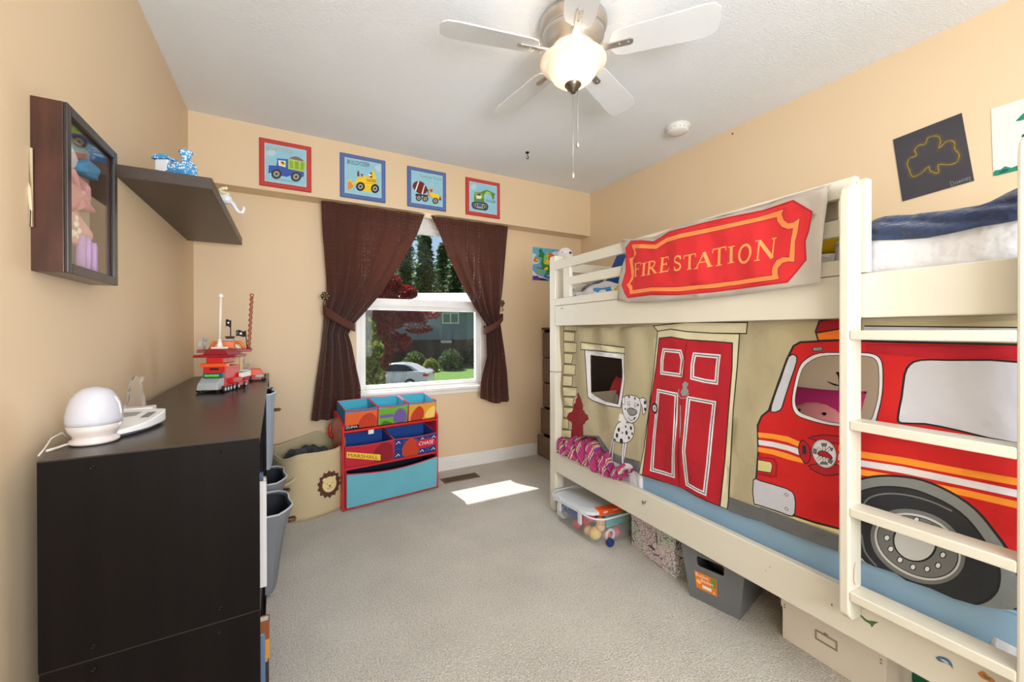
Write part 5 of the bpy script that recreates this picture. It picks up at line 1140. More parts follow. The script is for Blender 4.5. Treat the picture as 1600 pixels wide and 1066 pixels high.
# ================================================================ curtains
def curtain_mat():
    m = bpy.data.materials.new('brown_woven_curtain'); m.use_nodes = True; t = m.node_tree; N = t.nodes; L = t.links; b = N['Principled BSDF']
    b.inputs['Base Color'].default_value = srgb((76, 37, 26))+(1,); b.inputs['Roughness'].default_value = .85; b.inputs['Sheen Weight'].default_value = .15
    tc = N.new('ShaderNodeTexCoord'); sep = N.new('ShaderNodeSeparateXYZ'); L.new(tc.outputs['Object'], sep.inputs[0])
    def band(axis, sc, ns):
        cm = N.new('ShaderNodeCombineXYZ'); L.new(sep.outputs[axis], cm.inputs[0]); cm.inputs[1].default_value = axis*3.3
        n = N.new('ShaderNodeTexNoise'); n.inputs['Scale'].default_value = sc; n.inputs['Detail'].default_value = 2; L.new(cm.outputs[0], n.inputs['Vector'])
        r = N.new('ShaderNodeMapRange'); r.inputs[1].default_value = .50; r.inputs[2].default_value = .60; L.new(n.outputs[0], r.inputs[0]); return r.outputs[0]
    h = band(2, 105, 0); v = band(0, 120, 1)
    mul = N.new('ShaderNodeMath'); mul.operation = 'MULTIPLY'; L.new(h, mul.inputs[0]); L.new(v, mul.inputs[1])
    sc = N.new('ShaderNodeMath'); sc.operation = 'MULTIPLY'; sc.inputs[1].default_value = .34; L.new(mul.outputs[0], sc.inputs[0])
    tl = N.new('ShaderNodeBsdfTranslucent'); tl.inputs[0].default_value = srgb((96, 50, 36))+(1,)
    m1 = N.new('ShaderNodeMixShader'); m1.inputs[0].default_value = .12; L.new(b.outputs[0], m1.inputs[1]); L.new(tl.outputs[0], m1.inputs[2])
    tr = N.new('ShaderNodeBsdfTransparent'); m2 = N.new('ShaderNodeMixShader'); L.new(sc.outputs[0], m2.inputs[0]); L.new(m1.outputs[0], m2.inputs[1]); L.new(tr.outputs[0], m2.inputs[2])
    L.new(m2.outputs[0], N['Material Output'].inputs[0])
    bp = N.new('ShaderNodeBump'); bp.inputs['Strength'].default_value = .4; bp.inputs['Distance'].default_value = .002; L.new(h, bp.inputs['Height']); L.new(bp.outputs[0], b.inputs['Normal'])
    return m
M_cur = curtain_mat()
r6 = lambda x, y: (470+x/2.882, 300+y/2.882)
YC = 3.045
def prof(pts):
    P_ = [ony(*r6(x, y), YC) for x, y in pts]; return sorted([(p.z, p.x) for p in P_])
def interp(pr, z):
    if z <= pr[0][0]: return pr[0][1]
    for (z0, x0), (z1, x1) in zip(pr, pr[1:]):
        if z <= z1: t = (z-z0)/(z1-z0); return x0+(x1-x0)*t
    return pr[-1][1]
def curtain(Lp, Rp, botL, botM, botR, ztie, nf, seed, lab, tieside):
    Lp, Rp = prof(Lp), prof(Rp); rnd = random.Random(seed); ph = rnd.uniform(0, 6)
    zt = 2.075; zbl, zbm, zbr = (ony(*r6(*q), YC).z for q in (botL, botM, botR))
    def fn(s, t):
        zb_ = zbl+(zbm-zbl)*min(1, s/.5) if s < .5 else zbm+(zbr-zbm)*(s-.5)/.5
        z = zt+(zb_-zt)*t; l, r = interp(Lp, z), interp(Rp, z); wdt = r-l
        g = max(0, 1-wdt/.62)                         # gathered amount
        amp = .012+.030*g; 
        q = 2*pi*nf*s+ph+1.2*sin(3*s+ph)
        x = l+wdt*(s+.012*sin(q*1.0+1)*0)
        y = YC+amp*sin(q)*(.75+.25*sin(1.3*q))-.012*g
        y = min(y, YW-.03)
        if z > 1.98: y = YC+(y-YC)*.8
        return (x, y, z)
    o = MB().grid(fn, 150, 70).build('curtain', M_cur, None)
    tag(o, lab, 'curtain', 'brown window curtains'); return o, Lp, Rp
c1, L1, R1 = curtain([(92, 20), (92, 35), (98, 180), (105, 250), (116, 400), (118, 470), (106, 530), (102, 600), (92, 700), (70, 850), (47, 1032), (46, 1060)], [(566, 80), (560, 95), (520, 200), (440, 340), (350, 470), (285, 545), (243, 590), (212, 640), (228, 690), (250, 800), (268, 880), (268, 1032)],
    (47, 1032), (150, 1022), (262, 938), 1.13, 4.6, 1, 'brown curtain tied back at the left side of the window', 'l')
c2, L2, R2 = curtain([(576, 80), (580, 100), (620, 180), (660, 290), (720, 420), (775, 520), (828, 600), (826, 650), (830, 740), (815, 800), (803, 860), (802, 960)], [(936, 120), (935, 148), (922, 300), (912, 420), (903, 500), (896, 560), (898, 600), (915, 700), (930, 800), (940, 940)],
    (802, 925), (865, 955), (938, 940), 1.10, 4.2, 2, 'brown curtain tied back at the right side of the window', 'r')
# tie bands
M_band = mat('brown_band', (84, 46, 34), .85, bump=(200, .3, .002))
def band(pL, pR, wz, lab, depth=.05):
    a = ony(*r6(*pL), YC); b_ = ony(*r6(*pR), YC); mb = MB(); n = 40; vs = []; fs = []
    cx_, cz_ = (a.x+b_.x)/2, (a.z+b_.z)/2; hx = abs(b_.x-a.x)/2; sl = (b_.z-a.z)/(b_.x-a.x)
    def fn(s, t):
        A = 2*pi*s; x = hx*cos(A); y = -depth*sin(A); z = sl*x+(t-.5)*wz*(1-.15*cos(A))-.012*sin(A)
        return (cx_+x, max(-1e9, YC-.01+y if y < 0 else YC-.01+y*.7), cz_+z)
    o = mb.grid(fn, n, 4).build('curtain_tieback', M_band, None, solid=.003); tag(o, lab, 'curtain tieback'); return o
band((100, 530), (244, 612), .062, 'brown fabric band gathering the left curtain', .062)
band((822, 625), (906, 560), .050, 'brown fabric band gathering the right curtain', .055)
# holdbacks
M_brz = mat('antique_bronze', (104, 88, 66), .35, .9, vary=(40, .3))
def holdback(u, v, lab, s=1):
    p = ony(u, v, YC-.03); e = empty('curtain_holdback', (p.x, YW, p.z), 0, lab, 'curtain holdback', 'flower shaped curtain holdbacks')
    yf = p.y-YW; mb = MB().cyl((0, yf+.01, 0), (0, 0, 0), .006, n=12); mb.lathe([(.02, 0), (.02, .006), (.008, .012)], n=20, M=Matrix.Rotation(pi/2, 4, 'X'))
    mb.build('stem', M_brz, e); fl = MB()
    for ring, r, n_, sz in ((0, .020, 6, .011), (1, .010, 5, .008)):
        for k in range(n_):
            a = 2*pi*k/n_+ring; fl.sphere((r*cos(a), yf-.004*ring, r*sin(a)), sz, n=10, sc=(1, .5, 1))
    fl.sphere((0, yf-.01, 0), .006); fl.build('flower_head', M_brz, e)
    MB().tube([(0, yf+.012, -.012), (-.010*s, yf+.006, -.04), (-.016*s, yf, -.055), (-.006*s, yf-.006, -.068), (.006*s, yf, -.064), (.008*s, yf, -.054)], .0036).build('lower_hook', M_brz, e)
holdback(508.5, 462.5, 'bronze flower shaped holdback beside the left curtain'); holdback(784, 474, 'bronze flower shaped holdback beside the right curtain', -1)
rod = empty('curtain_rod', (.16, YC, 2.062), 0, 'thin curtain rod tucked behind the soffit above the window', 'curtain rod')
MB().cyl((0, 0, .012), (1.56, 0, .012), .006, n=10).build('rod', M_brz, rod)
MB().box((.0, 0, .006), (.012, YW-YC, .018)).box((1.548, 0, .006), (1.56, YW-YC, .018)).build('bracket', M_brz, rod)
# ================================================================ toy organizer
M_rw = mat('red_lacquer', (204, 30, 36), .35, coat=.3); 
fl_ = onz(538, 802, 0); fr_ = onz(683, 765, 0)
ORG_O = Vector((.290, 2.705, 0)); ang = math.atan2(fr_.y-fl_.y, fr_.x-fl_.x)
OM = Matrix.Translation(ORG_O) @ Matrix.Rotation(ang, 4, 'Z'); OMI = OM.inverted()
def onorg(u, v, off=0): n = OM.to_3x3() @ Vector((0, 1, 0)); return OMI @ hit(u, v, n, ORG_O.dot(n)+off)
org = empty('toy_organizer', ORG_O, ang, 'red wooden toy organizer shelf under the window', 'toy organizer')
OW = onorg(685, 700).x; OD = .24
tR = onorg(683, 640, .12)
side = [(0, 0), (OD, 0), (OD, .60), (.20, .60), (.12, .585), (.03, .555), (0, .53)]
for x in (0, OW-.015): MB().prism(side, lambda y, z, k: ((x, x+.015)[k], y, z)).build('side_panel', M_rw, org, bevel=.004)
q = [onorg(540, 672, 0), onorg(680, 652, 0)]
zs1 = .50; zs2 = .25
def shelf_tilt(name, zf, zb, th=.014): MB().hexa([(.015, 0, zf-th), (OW-.015, 0, zf-th), (OW-.015, OD-.01, zb-th), (.015, OD-.01, zb-th)], [(.015, 0, zf), (OW-.015, 0, zf), (OW-.015, OD-.01, zb), (.015, OD-.01, zb)]).build(name, M_rw, org, bevel=.002)
zA = onorg(540, 666, 0).z; zB = onorg(600, 742, 0).z
shelf_tilt('shelf', .505, .505); shelf_tilt('shelf', .268, .268); shelf_tilt('shelf', .02, .02)
box('back_panel', (.015, OD-.01, 0), (OW-.015, OD, .58), M_rw, org, .001)
tg = box('price_tag', (.16, -.004, .465), (.195, -.003, .492), mat('paper', (232, 228, 216), .8), org, 0)
# fabric bins
BN = {k: mat('bin_'+k, c, .85, bump=(100, .2, .002)) for k, c in dict(teal=(70, 176, 204), aqua=(104, 178, 196), cyan=(40, 140, 190), orange=(226, 100, 44), dor=(190, 60, 30), red=(190, 30, 52), dred=(140, 20, 36), green=(110, 170, 50), dgreen=(60, 120, 40), purple=(110, 90, 160), gold=(226, 160, 50), navy=(26, 52, 120), blue=(40, 90, 180), yellow=(240, 200, 60), white=(230, 230, 230), black=(24, 24, 28), piping=(206, 60, 84), navyin=(30, 40, 60), inblue=(36, 84, 170), lgold=(244, 206, 110)).items()}
def obin(x0, x1, y0, y1, z0, hf, hb, inner, outer, art, lab, flare=.012, sag=0, yfl=0, tiltz=0):
    e = empty('fabric_bin', OM @ Vector((x0, y0, z0)), ang, lab, 'storage bin', 'fabric bins of the toy organizer'); w, d = x1-x0, y1-y0
    n = 16
    def hz(s): return hf-sag*sin(pi*s)
    # front (bulged), sides, back, bottom
    def front(a, b): k = b/hf; return (a+(a/w-.5)*2*flare*k*.3, -yfl*k-.004*sin(pi*a/w)*k, b)
    basef = [[(w*k/n, 0) for k in range(n+1)]+[(w*(1-k/n), hz(1-k/n)) for k in range(n+1)]]
    printed('front_panel', basef, [(basef, outer)]+art(w, hf), front, e, solid=.004)
    f = flare*.3
    for q_ in ([(0, 0, 0), (0, d, 0), (0, d, hb), (-f, -yfl, hf)], [(w, 0, 0), (w, d, 0), (w, d, hb), (w+f, -yfl, hf)]): MB().add(q_, [(0, 1, 2, 3)]).build('side_panel', outer, e, solid=.003)
    MB().add([(.004, .004, .003), (.004, d-.004, .003), (.004, d-.004, hb), (.004-f, -yfl+.006, hf-.003)], [(0, 1, 2, 3)]).add([(w-.004, .004, .003), (w-.004, d-.004, .003), (w-.004, d-.004, hb), (w-.004+f, -yfl+.006, hf-.003)], [(0, 1, 2, 3)]).add([(.004, d-.005, .003), (w-.004, d-.005, .003), (w-.004, d-.005, hb), (.004, d-.005, hb)], [(0, 1, 2, 3)]).add([(.004, .004, .003), (w-.004, .004, .003), (w-.004, d-.004, .003), (.004, d-.004, .003)], [(0, 1, 2, 3)]).build('bin_lining', inner, e, solid=.002)
    MB().add([(0, d, 0), (w, d, 0), (w, d, hb), (0, d, hb)], [(0, 1, 2, 3)]).build('back_panel', outer, e, solid=.003)
    rim = [front(w*k/n, hz(k/n)) for k in range(n+1)]+[(w, d, hb), (0, d, hb)]
    MB().tube([(p[0], p[1]-.002, p[2]) if i <= n else p for i, p in enumerate(rim)], .0035, n=6, closed=True).build('rim_piping', BN['piping'], e)
    for x_ in (0, w): MB().tube([(x_, -.002, 0), front(x_, hf)], .0025, n=6).build('edge_piping', BN['piping'], e)
    return e
def blob(cx_, cy_, r, c, ry=None): return (circ((cx_, cy_), r, 20, ry), BN[c])
tw = (OW-.03)/3
def aZ(w, h):
    return [(rect(0, 0, w, h*.86), BN['orange']), ([smo([(w*.42, h*.02), (w*.5, h*.55), (w*.75, h*.75), (w*.95, h*.5), (w*.95, h*.02)], 3)], BN['dor']),
            (poly((0, 0), (w*.45, 0), (w*.42, h*.2), (0, h*.2)), BN['black']), (text_shape('ZUMA', (w*.03, h*.04), (w*.36, 0), (0, h*.12), .0), BN['white'])]
def aG(w, h): return [(rect(0, 0, w, h*.9), BN['green']), ([smo([(w*.1, 0), (w*.2, h*.2), (w*.4, h*.1), (w*.45, 0)], 3)], BN['dgreen']), (rect(w*.05, h*.36, w*.5, h*.54), BN['purple']), ([smo([(w*.55, h*.05), (w*.52, h*.5), (w*.7, h*.8), (w*.92, h*.6), (w*.95, h*.05)], 3)], BN['purple'])]
def aY(w, h): return [(rect(0, 0, w, h*.9), BN['gold']), ([smo([(w*.1, 0), (w*.12, h*.4), (w*.35, h*.8), (w*.55, h*.5), (w*.5, 0)], 3)], BN['dor']), ([smo([(w*.6, h*.1), (w*.7, h*.5), (w*.95, h*.7), (w*.95, h*.1)], 3)], BN['lgold'])]
for k, (inn, out, art, lab) in enumerate(((BN['teal'], BN['cyan'], aZ, 'small orange bin with black name strip, left of three on top of the toy organizer'), (BN['teal'], BN['aqua'], aG, 'small green bin, middle of three on top of the toy organizer'), (BN['teal'], BN['aqua'], aY, 'small golden yellow bin, right of three on top of the toy organizer'))):
    obin(.017+k*tw, .013+(k+1)*tw-.004, .012, .205, .509+.002, .125, .155, inn, out, art, lab, .0, .006, .018)
def aM(w, h): return [(rect(0, 0, w, h), BN['red']), ([smo([(w*.6, h*.05), (w*.58, h*.6), (w*.78, h*.95), (w*.98, h*.7), (w*.98, h*.05)], 3)], BN['dred']), (poly((w*.02, h*.50), (w*.02, h*.78), (w*.72, h*.36), (w*.72, h*.06)), BN['yellow']), (text_shape('MARSHALL', (w*.05, h*.53), (w*.62, -h*.38), (0, h*.17), .0), BN['dred'])]
def aC(w, h):
    A_ = [(rect(0, 0, w, h), BN['navy'])]; rn = random.Random(2)
    for i in range(7):
        for j in range(3):
            x = w*(.04+i*.14); y = h*(.1+j*.32); A_.append((stroke([(x, y), (x+w*.05, y+h*.12), (x+w*.09, y)], .004), BN['blue' if (i+j) % 2 else 'white']))
    A_ += [([smo([(w*.22, h*.02), (w*.2, h*.6), (w*.38, h*.95), (w*.56, h*.6), (w*.55, h*.02)], 3)], BN['dor']), ([smo([(w*.5, h*.55), (w*.6, h*.78), (w*.95, h*.7), (w*.98, h*.4), (w*.75, h*.3), (w*.55, h*.36)], 3)], BN['red']), (text_shape('CHASE', (w*.56, h*.46), (w*.36, 0), (0, h*.2), .02), BN['white'])]
    return A_
hw = (OW-.03)/2
obin(.018, .013+hw-.003, .004, .215, .2705, .135, .165, BN['inblue'], BN['navy'], aM, 'wide red bin with yellow name strip on the middle shelf of the toy organizer', .0, .006, .012)
obin(.017+hw, .012+2*hw, .004, .215, .2705, .135, .165, BN['inblue'], BN['navy'], aC, 'wide navy patterned bin with red name strip on the middle shelf of the toy organizer', .0, .006, .012)
obin(.020, OW-.020, -.012, .215, .0215, .218, .222, BN['navyin'], BN['aqua'], lambda w, h: [], 'large plain light blue bin at the bottom of the toy organizer', .0, .028, .012)
# ================================================================ red claw grabber toy behind
gp = ony(526, 690, 3.0); gr = empty('grabber_toy', (gp.x, 3.0, 0), 0, 'red clawed grabber toy leaning between the hamper and the toy organizer', 'toy')
M_gred = mat('grabber_red', (206, 34, 30), .35, coat=.3)
MB().tube([(0, 0, 0), (0, .0, .36)], .012, n=12).build('pole', mat('black_plastic', (24, 24, 26), .4), gr)
MB().lathe([(.016, .34), (.026, .36), (.028, .40), (.018, .42)], n=16).build('grey_joint', mat('grey_plastic', (110, 112, 116), .4), gr)
for s in (-1, 1): MB().tube([(s*.006, 0, .405), (s*.034, 0, .41), (s*.044, 0, .44), (s*.040, 0, .475), (s*.036, 0, .50)], [.011, .013, .013, .012, .008], n=10).build('claw', M_gred, gr)
# ================================================================ lion laundry hamper
M_jute = mat('beige_canvas', (202, 184, 146), .9, bump=(160, .6, .004), vary=(6, .05)); M_jin = mat('beige_lining', (190, 176, 142), .9, bump=(160, .6, .004)); M_lion = mat('lion_brown', (84, 52, 34), .85); M_lface = mat('lion_cream', (226, 206, 150), .85)
HO = Vector((.108, 2.90, 0)); hm = empty('laundry_hamper', HO, 0, 'beige canvas hamper with a lion face standing in the far left corner', 'hamper')
RH = .40
def hring(z, A):
    k = z/RH; R_ = .200-.004*k
    p = 2.9; x = math.copysign(abs(cos(A))**(2/p), cos(A))*R_*1.02; y = math.copysign(abs(sin(A))**(2/p), sin(A))*R_*.98
    x += .006*sin(3*A+4*k)*k; y += .008*sin(2*A+1)*k
    return x, y
def hz_(A): return RH+.025*sin(A+.9)+.012*sin(4*A+2)
ROT = .36
def hp(A, t, sc=1, dz=0):
    z = hz_(A)*t; x, y = hring(z, A-ROT*1.0); c_, s_ = cos(ROT), sin(ROT)
    x, y = (x*c_-y*s_)*sc, (x*s_+y*c_)*sc; bul = 1+.035*sin(pi*min(t*1.1, 1))
    return (x*bul, y*bul, z+dz)
MB().grid(lambda s, t: hp(2*pi*s, t), 72, 16).add([hp(2*pi*k/40, 0) for k in range(40)], [tuple(range(40))]).build('hamper_body', M_jute, hm, solid=.006)
MB().grid(lambda s, t: hp(2*pi*s, .03+t*.965, .955), 72, 10).add([hp(2*pi*k/40, .03, .955) for k in range(40)], [tuple(range(40))]).build('hamper_lining', M_jin, hm)
MB().tube([hp(2*pi*k/60, 1, .985) for k in range(60)], .007, closed=True).build('rim_roll', M_jute, hm)
# rope handle
def front_at(u, v):
    """intersection of the sight line with the hamper wall, walking on the wall"""
    best = None
    for i in range(200):
        A = pi+pi*i/199
        for j in range(4, 40):
            P_ = HO+Vector(hp(A, j/40))
            d = P_-EYE; D = d.dot(_F); du = CX+CAM_F*d.dot(_R)/D-u; dv = CY-CAM_F*d.dot(_U)/D-v; e_ = du*du+dv*dv
            if best is None or e_ < best[0]: best = (e_, A, j/40)
    return best[1], best[2]
A0, T0 = front_at(514, 757); Aa, Ta = front_at(450, 750)
wr = .0105
_AS = [A0-.9+1.8*i/240 for i in range(241)]; _P = [Vector(hp(A, T0)) for A in _AS]; _S = [0]
for i in range(240): _S.append(_S[-1]+(_P[i+1]-_P[i]).to_2d().length)
_S0 = _S[120]
def arcA(a): return float(np.interp(a+_S0, _S, _AS))
def lsurf(a, b):
    # a: metres along the wall, b: metres up, around the lion centre
    A = arcA(a); t = T0+b/RH; p = Vector(hp(A, t)); n = Vector((p.x, p.y, 0)).normalized(); return tuple(p+n*.0052)
mane = []
for k in range(28):
    a = 2*pi*k/28; r = .066+(.009 if k % 2 else -.003); mane.append((r*1.02*cos(a), r*1.2*sin(a)))
mane = smo(mane, 2); face = smo([(.044*cos(2*pi*k/12), .05*sin(2*pi*k/12)) for k in range(12)], 2)
LA = [([mane], M_lion), ([face], M_lface), (circ((-.030, .036), .012, 12), M_lface), (circ((.030, .036), .012, 12), M_lface), (circ((-.014, .006), .0032, 8), M_lion), (circ((.016, .006), .0032, 8), M_lion),
      ([smo([(-.009, -.006), (.009, -.006), (.001, -.015)], 2)], M_lion), (stroke(smoo([(.0, -.014), (.0, -.022), (-.010, -.027), (-.016, -.020)], 3), .0022), M_lion), (stroke(smoo([(.0, -.014), (.0, -.022), (.010, -.027), (.016, -.020)], 3), .0022), M_lion)]
printed('lion_face', [mane], LA, lsurf, hm, grid=.015)['label'] = 'brown maned lion face'
hh = []
for k in range(9):
    s = (k/8-.5); A = Aa+s*.55; p = Vector(hp(A, Ta)); n = Vector((p.x, p.y, 0)).normalized(); hh.append(tuple(p+n*(.004+.030*cos(pi*s))+Vector((0, 0, -.018*cos(pi*s)))))
MB().tube(hh, .010).build('rope_handle', M_jute, hm)
# dark clothes inside
def clothes(s, t):
    A = 2*pi*s; r = .165*t; return (r*cos(A), r*sin(A), .30+.07*(1-t*t)+.022*sin(3*A+9*t)+.014*sin(7*A-11*t)*t)
o = MB().grid(clothes, 60, 14).build('dark_clothes', mat('charcoal_cloth', (70, 72, 78), .9, bump=(30, .6, .01)), None, solid=.004); o.location = HO+Vector((-.01, 0, 0)); tag(o, 'dark grey clothes heaped in the lion hamper', 'clothes')
# ================================================================ floor register
vp = [onz(*q, 0) for q in ((690, 750), (741, 738), (749, 746), (696, 757))]
VC = (vp[0]+vp[1]+vp[2]+vp[3])/4; fv = empty('floor_vent', (VC.x, VC.y, 0.0), 0, 'brown slotted metal floor vent in the carpet under the window', 'floor vent')
M_vent = mat('vent_brown', (116, 98, 76), .45, .5); Lx, Ly_ = .29, .10
mb = MB().box((-Lx/2, -Ly_/2, 0), (Lx/2, -Ly_/2+.012, .006)).box((-Lx/2, Ly_/2-.012, 0), (Lx/2, Ly_/2, .006)).box((-Lx/2, -Ly_/2+.012, 0), (-Lx/2+.012, Ly_/2-.012, .006)).box((Lx/2-.012, -Ly_/2+.012, 0), (Lx/2, Ly_/2-.012, .006)).box((-Lx/2+.012, -.003, 0), (Lx/2-.012, .003, .006))
mb.build('vent_frame', M_vent, fv, bevel=.001)
box('vent_duct', (-Lx/2+.01, -Ly_/2+.01, .0003), (Lx/2-.01, Ly_/2-.01, .0012), mat('vent_dark', (14, 12, 10), .8), fv, 0)
mb = MB()
for k in range(20): x = -Lx/2+.018+k*(Lx-.036)/19; mb.box((x-.0022, -Ly_/2+.012, .001), (x+.0022, Ly_/2-.012, .0055))
mb.build('vent_slats', M_vent, fv)
# ================================================================ chest of drawers behind the bed
M_oak = mat('brown_oak', (112, 92, 76), .55, vary=(18, .2, (1, 1, 6)), bump=(50, .1, .001)); M_dko = mat('dark_oak', (62, 50, 44), .6)
ch = empty('chest_of_drawers', (2.06, 2.42, 0), 0, 'tall brown oak chest of drawers in the far right corner behind the bunk bed', 'chest of drawers')
cw = .69
MB().box((.012, 0, 0), (.44, .018, 1.145)).box((.012, cw-.018, 0), (.44, cw, 1.145)).box((.42, .018, 0), (.43, cw-.018, 1.145)).box((.03, .018, 0), (.42, cw-.018, .015)).build('carcass', M_dko, ch, bevel=.001)
box('top_panel', (-.012, -.004, 1.145), (.44, cw+.004, 1.165), M_dko, ch, .001)
for z0, z1, out in ((.895, 1.12, .0), (.668, .885, .0), (.445, .655, .0), (.205, .428, .022), (.008, .190, .06)):
    dr = box('drawer', (-.010-out, .010, z0), (.010-out, cw-.010, z1), M_oak, ch, .002)
    MB().box((.010-out, .025, z0+.02), (.36-out, .035, z1-.04)).box((.010-out, cw-.035, z0+.02), (.36-out, cw-.025, z1-.04)).box((.010-out, .035, z0+.02), (.36-out, cw-.035, z0+.03)).build('drawer_box', M_dko, dr)
# ================================================================ things under the bunk bed
M_clear = milky_mat('clear_plastic', (226, 232, 238), .86, .15); M_lid = milky_mat('milky_lid', (236, 240, 246), .25, .25)
te = empty('toy_tote', (1.385, 1.60, 0), BED_R*.5, 'clear plastic tote full of toys under the far end of the bunk bed', 'storage tote')
def rrect(x0, y0, x1, y1, r, n=5):
    out = []
    for cx_, cy_, a0 in ((x1-r, y1-r, 0), (x0+r, y1-r, 90), (x0+r, y0+r, 180), (x1-r, y0+r, 270)):
        for k in range(n+1): a = radians(a0+90*k/n); out.append((cx_+r*cos(a), cy_+r*sin(a)))
    return out
mb = MB(); lv = [(0, .022), (.01, .010), (.06, .006), (.135, .0), (.137, -.008), (.152, -.010)]; n = 0; vs = []; fs = []
for z, ins in lv:
    rr_ = rrect(ins, ins, .42-ins, .42-ins, .075); n = len(rr_); vs += [(x, y, z) for x, y in rr_]
for i in range(len(lv)-1): fs += [(i*n+k, i*n+(k+1) % n, (i+1)*n+(k+1) % n, (i+1)*n+k) for k in range(n)]
fs.append(tuple(range(n))); mb.add(vs, fs, 0, True).build('tote_body', M_clear, te, solid=.003)
MB().tube([(x, y, .152) for x, y in rrect(-.010, -.010, .43, .43, .08)], .005, n=6, closed=True).build('tote_rim', M_lid, te)
LM = Matrix.Translation((0, 0, .172)) @ Matrix.Rotation(radians(-4), 4, 'X') @ Matrix.Rotation(radians(3), 4, 'Y')
lp = rrect(-.012, .05, .40, .445, .08); li = rrect(.02, .09, .37, .41, .06)
mb = MB(); n = len(lp); vs = [LM @ Vector((x, y, -.016)) for x, y in lp]+[LM @ Vector((x, y, 0)) for x, y in lp]+[LM @ Vector((x, y, .006)) for x, y in li]
mb.add(vs, [(k, (k+1) % n, n+(k+1) % n, n+k) for k in range(n)]+[(n+k, n+(k+1) % n, 2*n+(k+1) % n, 2*n+k) for k in range(n)]+[tuple(range(2*n, 3*n))]).build('tote_lid', M_lid, te, solid=.003)
for y in (.11, .30): MB().box((-.014, y, .085), (-.004, y+.03, .165)).build('clip_handle', M_lid, te, bevel=.004)
for x, y in ((.09, -.002), (.36, -.002)): MB().cyl((x, y-.012, .022), (x, y+.006, .022), .022, n=24).build('wheel', mat('wheel_blue', (28, 52, 120), .4), te, bevel=.003)
# toys inside
TT = Matrix.Translation(te.location) @ Matrix.Rotation(BED_R*.5, 4, 'Z')
def toy(name, mbx, m, loc, lab, rz=0, bev=.004, grp='toys inside the clear tote'):
    e = mbx.build(name, m, None, bevel=bev); e.matrix_world = TT @ Matrix.Translation(loc) @ Matrix.Rotation(rz, 4, 'Z'); tag(e, lab, 'toy', grp); return e
tm = {k: mat('tt_'+k, c, .5) for k, c in dict(teal=(90, 190, 190), yellow=(240, 200, 90), pink=(226, 90, 120), orange=(240, 90, 30), blue=(60, 100, 190), green=(110, 160, 110), peach=(240, 190, 130), black=(20, 20, 24), grey=(150, 156, 160), white=(230, 230, 230), red=(210, 60, 60)).items()}
toy('toy_block', MB().box((0, 0, 0), (.13, .03, .065)), tm['teal'], (.10, .03, .078), 'teal toy box pressed against the front of the clear tote', .1)
toy('toy_ball', MB().sphere((0, 0, 0), .034), tm['yellow'], (.055, .075, .045), 'yellow ball at the near bottom corner of the clear tote')
toy('toy_figure', MB().sphere((0, 0, .045), .024).lathe([(.02, 0), (.026, .02), (.016, .04)], n=14), tm['peach'], (.075, .055, .065), 'peach toy figure in the near corner of the clear tote')
toy('toy_flower', MB().sphere((0, 0, 0), .034, sc=(1, 1, .8)), tm['pink'], (.17, .05, .04), 'pink round toy low in the clear tote')
toy('toy_flower', MB().sphere((0, 0, 0), .03), tm['red'], (.035, .13, .10), 'coral red toy near the upper left of the clear tote')
toy('toy_cup', MB().lathe([(.024, 0), (.03, .05), (.03, .054)], n=18), tm['green'], (.30, .045, .02), 'sage green cup in the right of the clear tote')
toy('toy_block', MB().box((0, 0, 0), (.05, .13, .045)), tm['blue'], (.022, .18, .075), 'blue toy box behind the handle of the clear tote')
toy('toy_block', MB().box((0, 0, 0), (.05, .10, .03)), tm['black'], (.03, .16, .115), 'black toy case lying under the tote lid')
toy('toy_ball', MB().sphere((0, 0, 0), .036), tm['grey'], (.06, .33, .06), 'grey ball at the far end of the clear tote')
toy('toy_block', MB().box((0, 0, 0), (.06, .07, .07)), tm['white'], (.03, .33, .02), 'white toy block at the far end of the clear tote')
toy('toy_ball', MB().sphere((0, 0, 0), .03), tm['red'], (.05, .22, .035), 'red ball low behind the handle of the clear tote')
mb = MB().box((0, 0, 0), (.15, .05, .012)).box((0, 0, .024), (.15, .05, .034)).box((0, 0, .012), (.03, .05, .024)).box((.06, 0, .012), (.09, .05, .024)).box((.125, 0, .012), (.15, .05, .024))
toy('toy_launcher', mb, tm['orange'], (.06, .045, .140), 'orange plastic toy sticking out under the lid of the clear tote', -.1)
toy('toy_block', MB().box((0, 0, 0), (.14, .06, .02)), tm['teal'], (.07, .10, .135), 'flat teal toy under the lid of the clear tote', .15)
for nm_, mb_, c_, lc_, lab_ in (('toy_ball', MB().sphere((0, 0, 0), .024), 'orange', (.11, .045, .03), 'small orange ball at the bottom front of the clear tote'), ('toy_ball', MB().sphere((0, 0, 0), .026), 'yellow', (.21, .10, .035), 'small yellow ball behind the pink toy in the clear tote'),
    ('toy_ring', MB().tube([(.026*cos(k*pi/8), 0, .026*sin(k*pi/8)) for k in range(16)], .008, closed=True), 'white', (.12, .03, .040), 'white toy ring at the front of the clear tote'), ('toy_block', MB().box((0, 0, 0), (.09, .05, .05)), 'green', (.22, .03, .085), 'green toy block at the right front of the clear tote'),
    ('toy_block', MB().box((0, 0, 0), (.05, .06, .05)), 'pink', (.02, .09, .10), 'pink toy block at the near left corner of the clear tote'), ('toy_ball', MB().sphere((0, 0, 0), .028), 'peach', (.05, .12, .04), 'peach ball along the left side of the clear tote'), ('toy_block', MB().box((0, 0, 0), (.04, .09, .05)), 'teal', (.02, .27, .10), 'teal toy block at the far left of the clear tote')):
    toy(nm_, mb_, tm[c_], lc_, lab_)
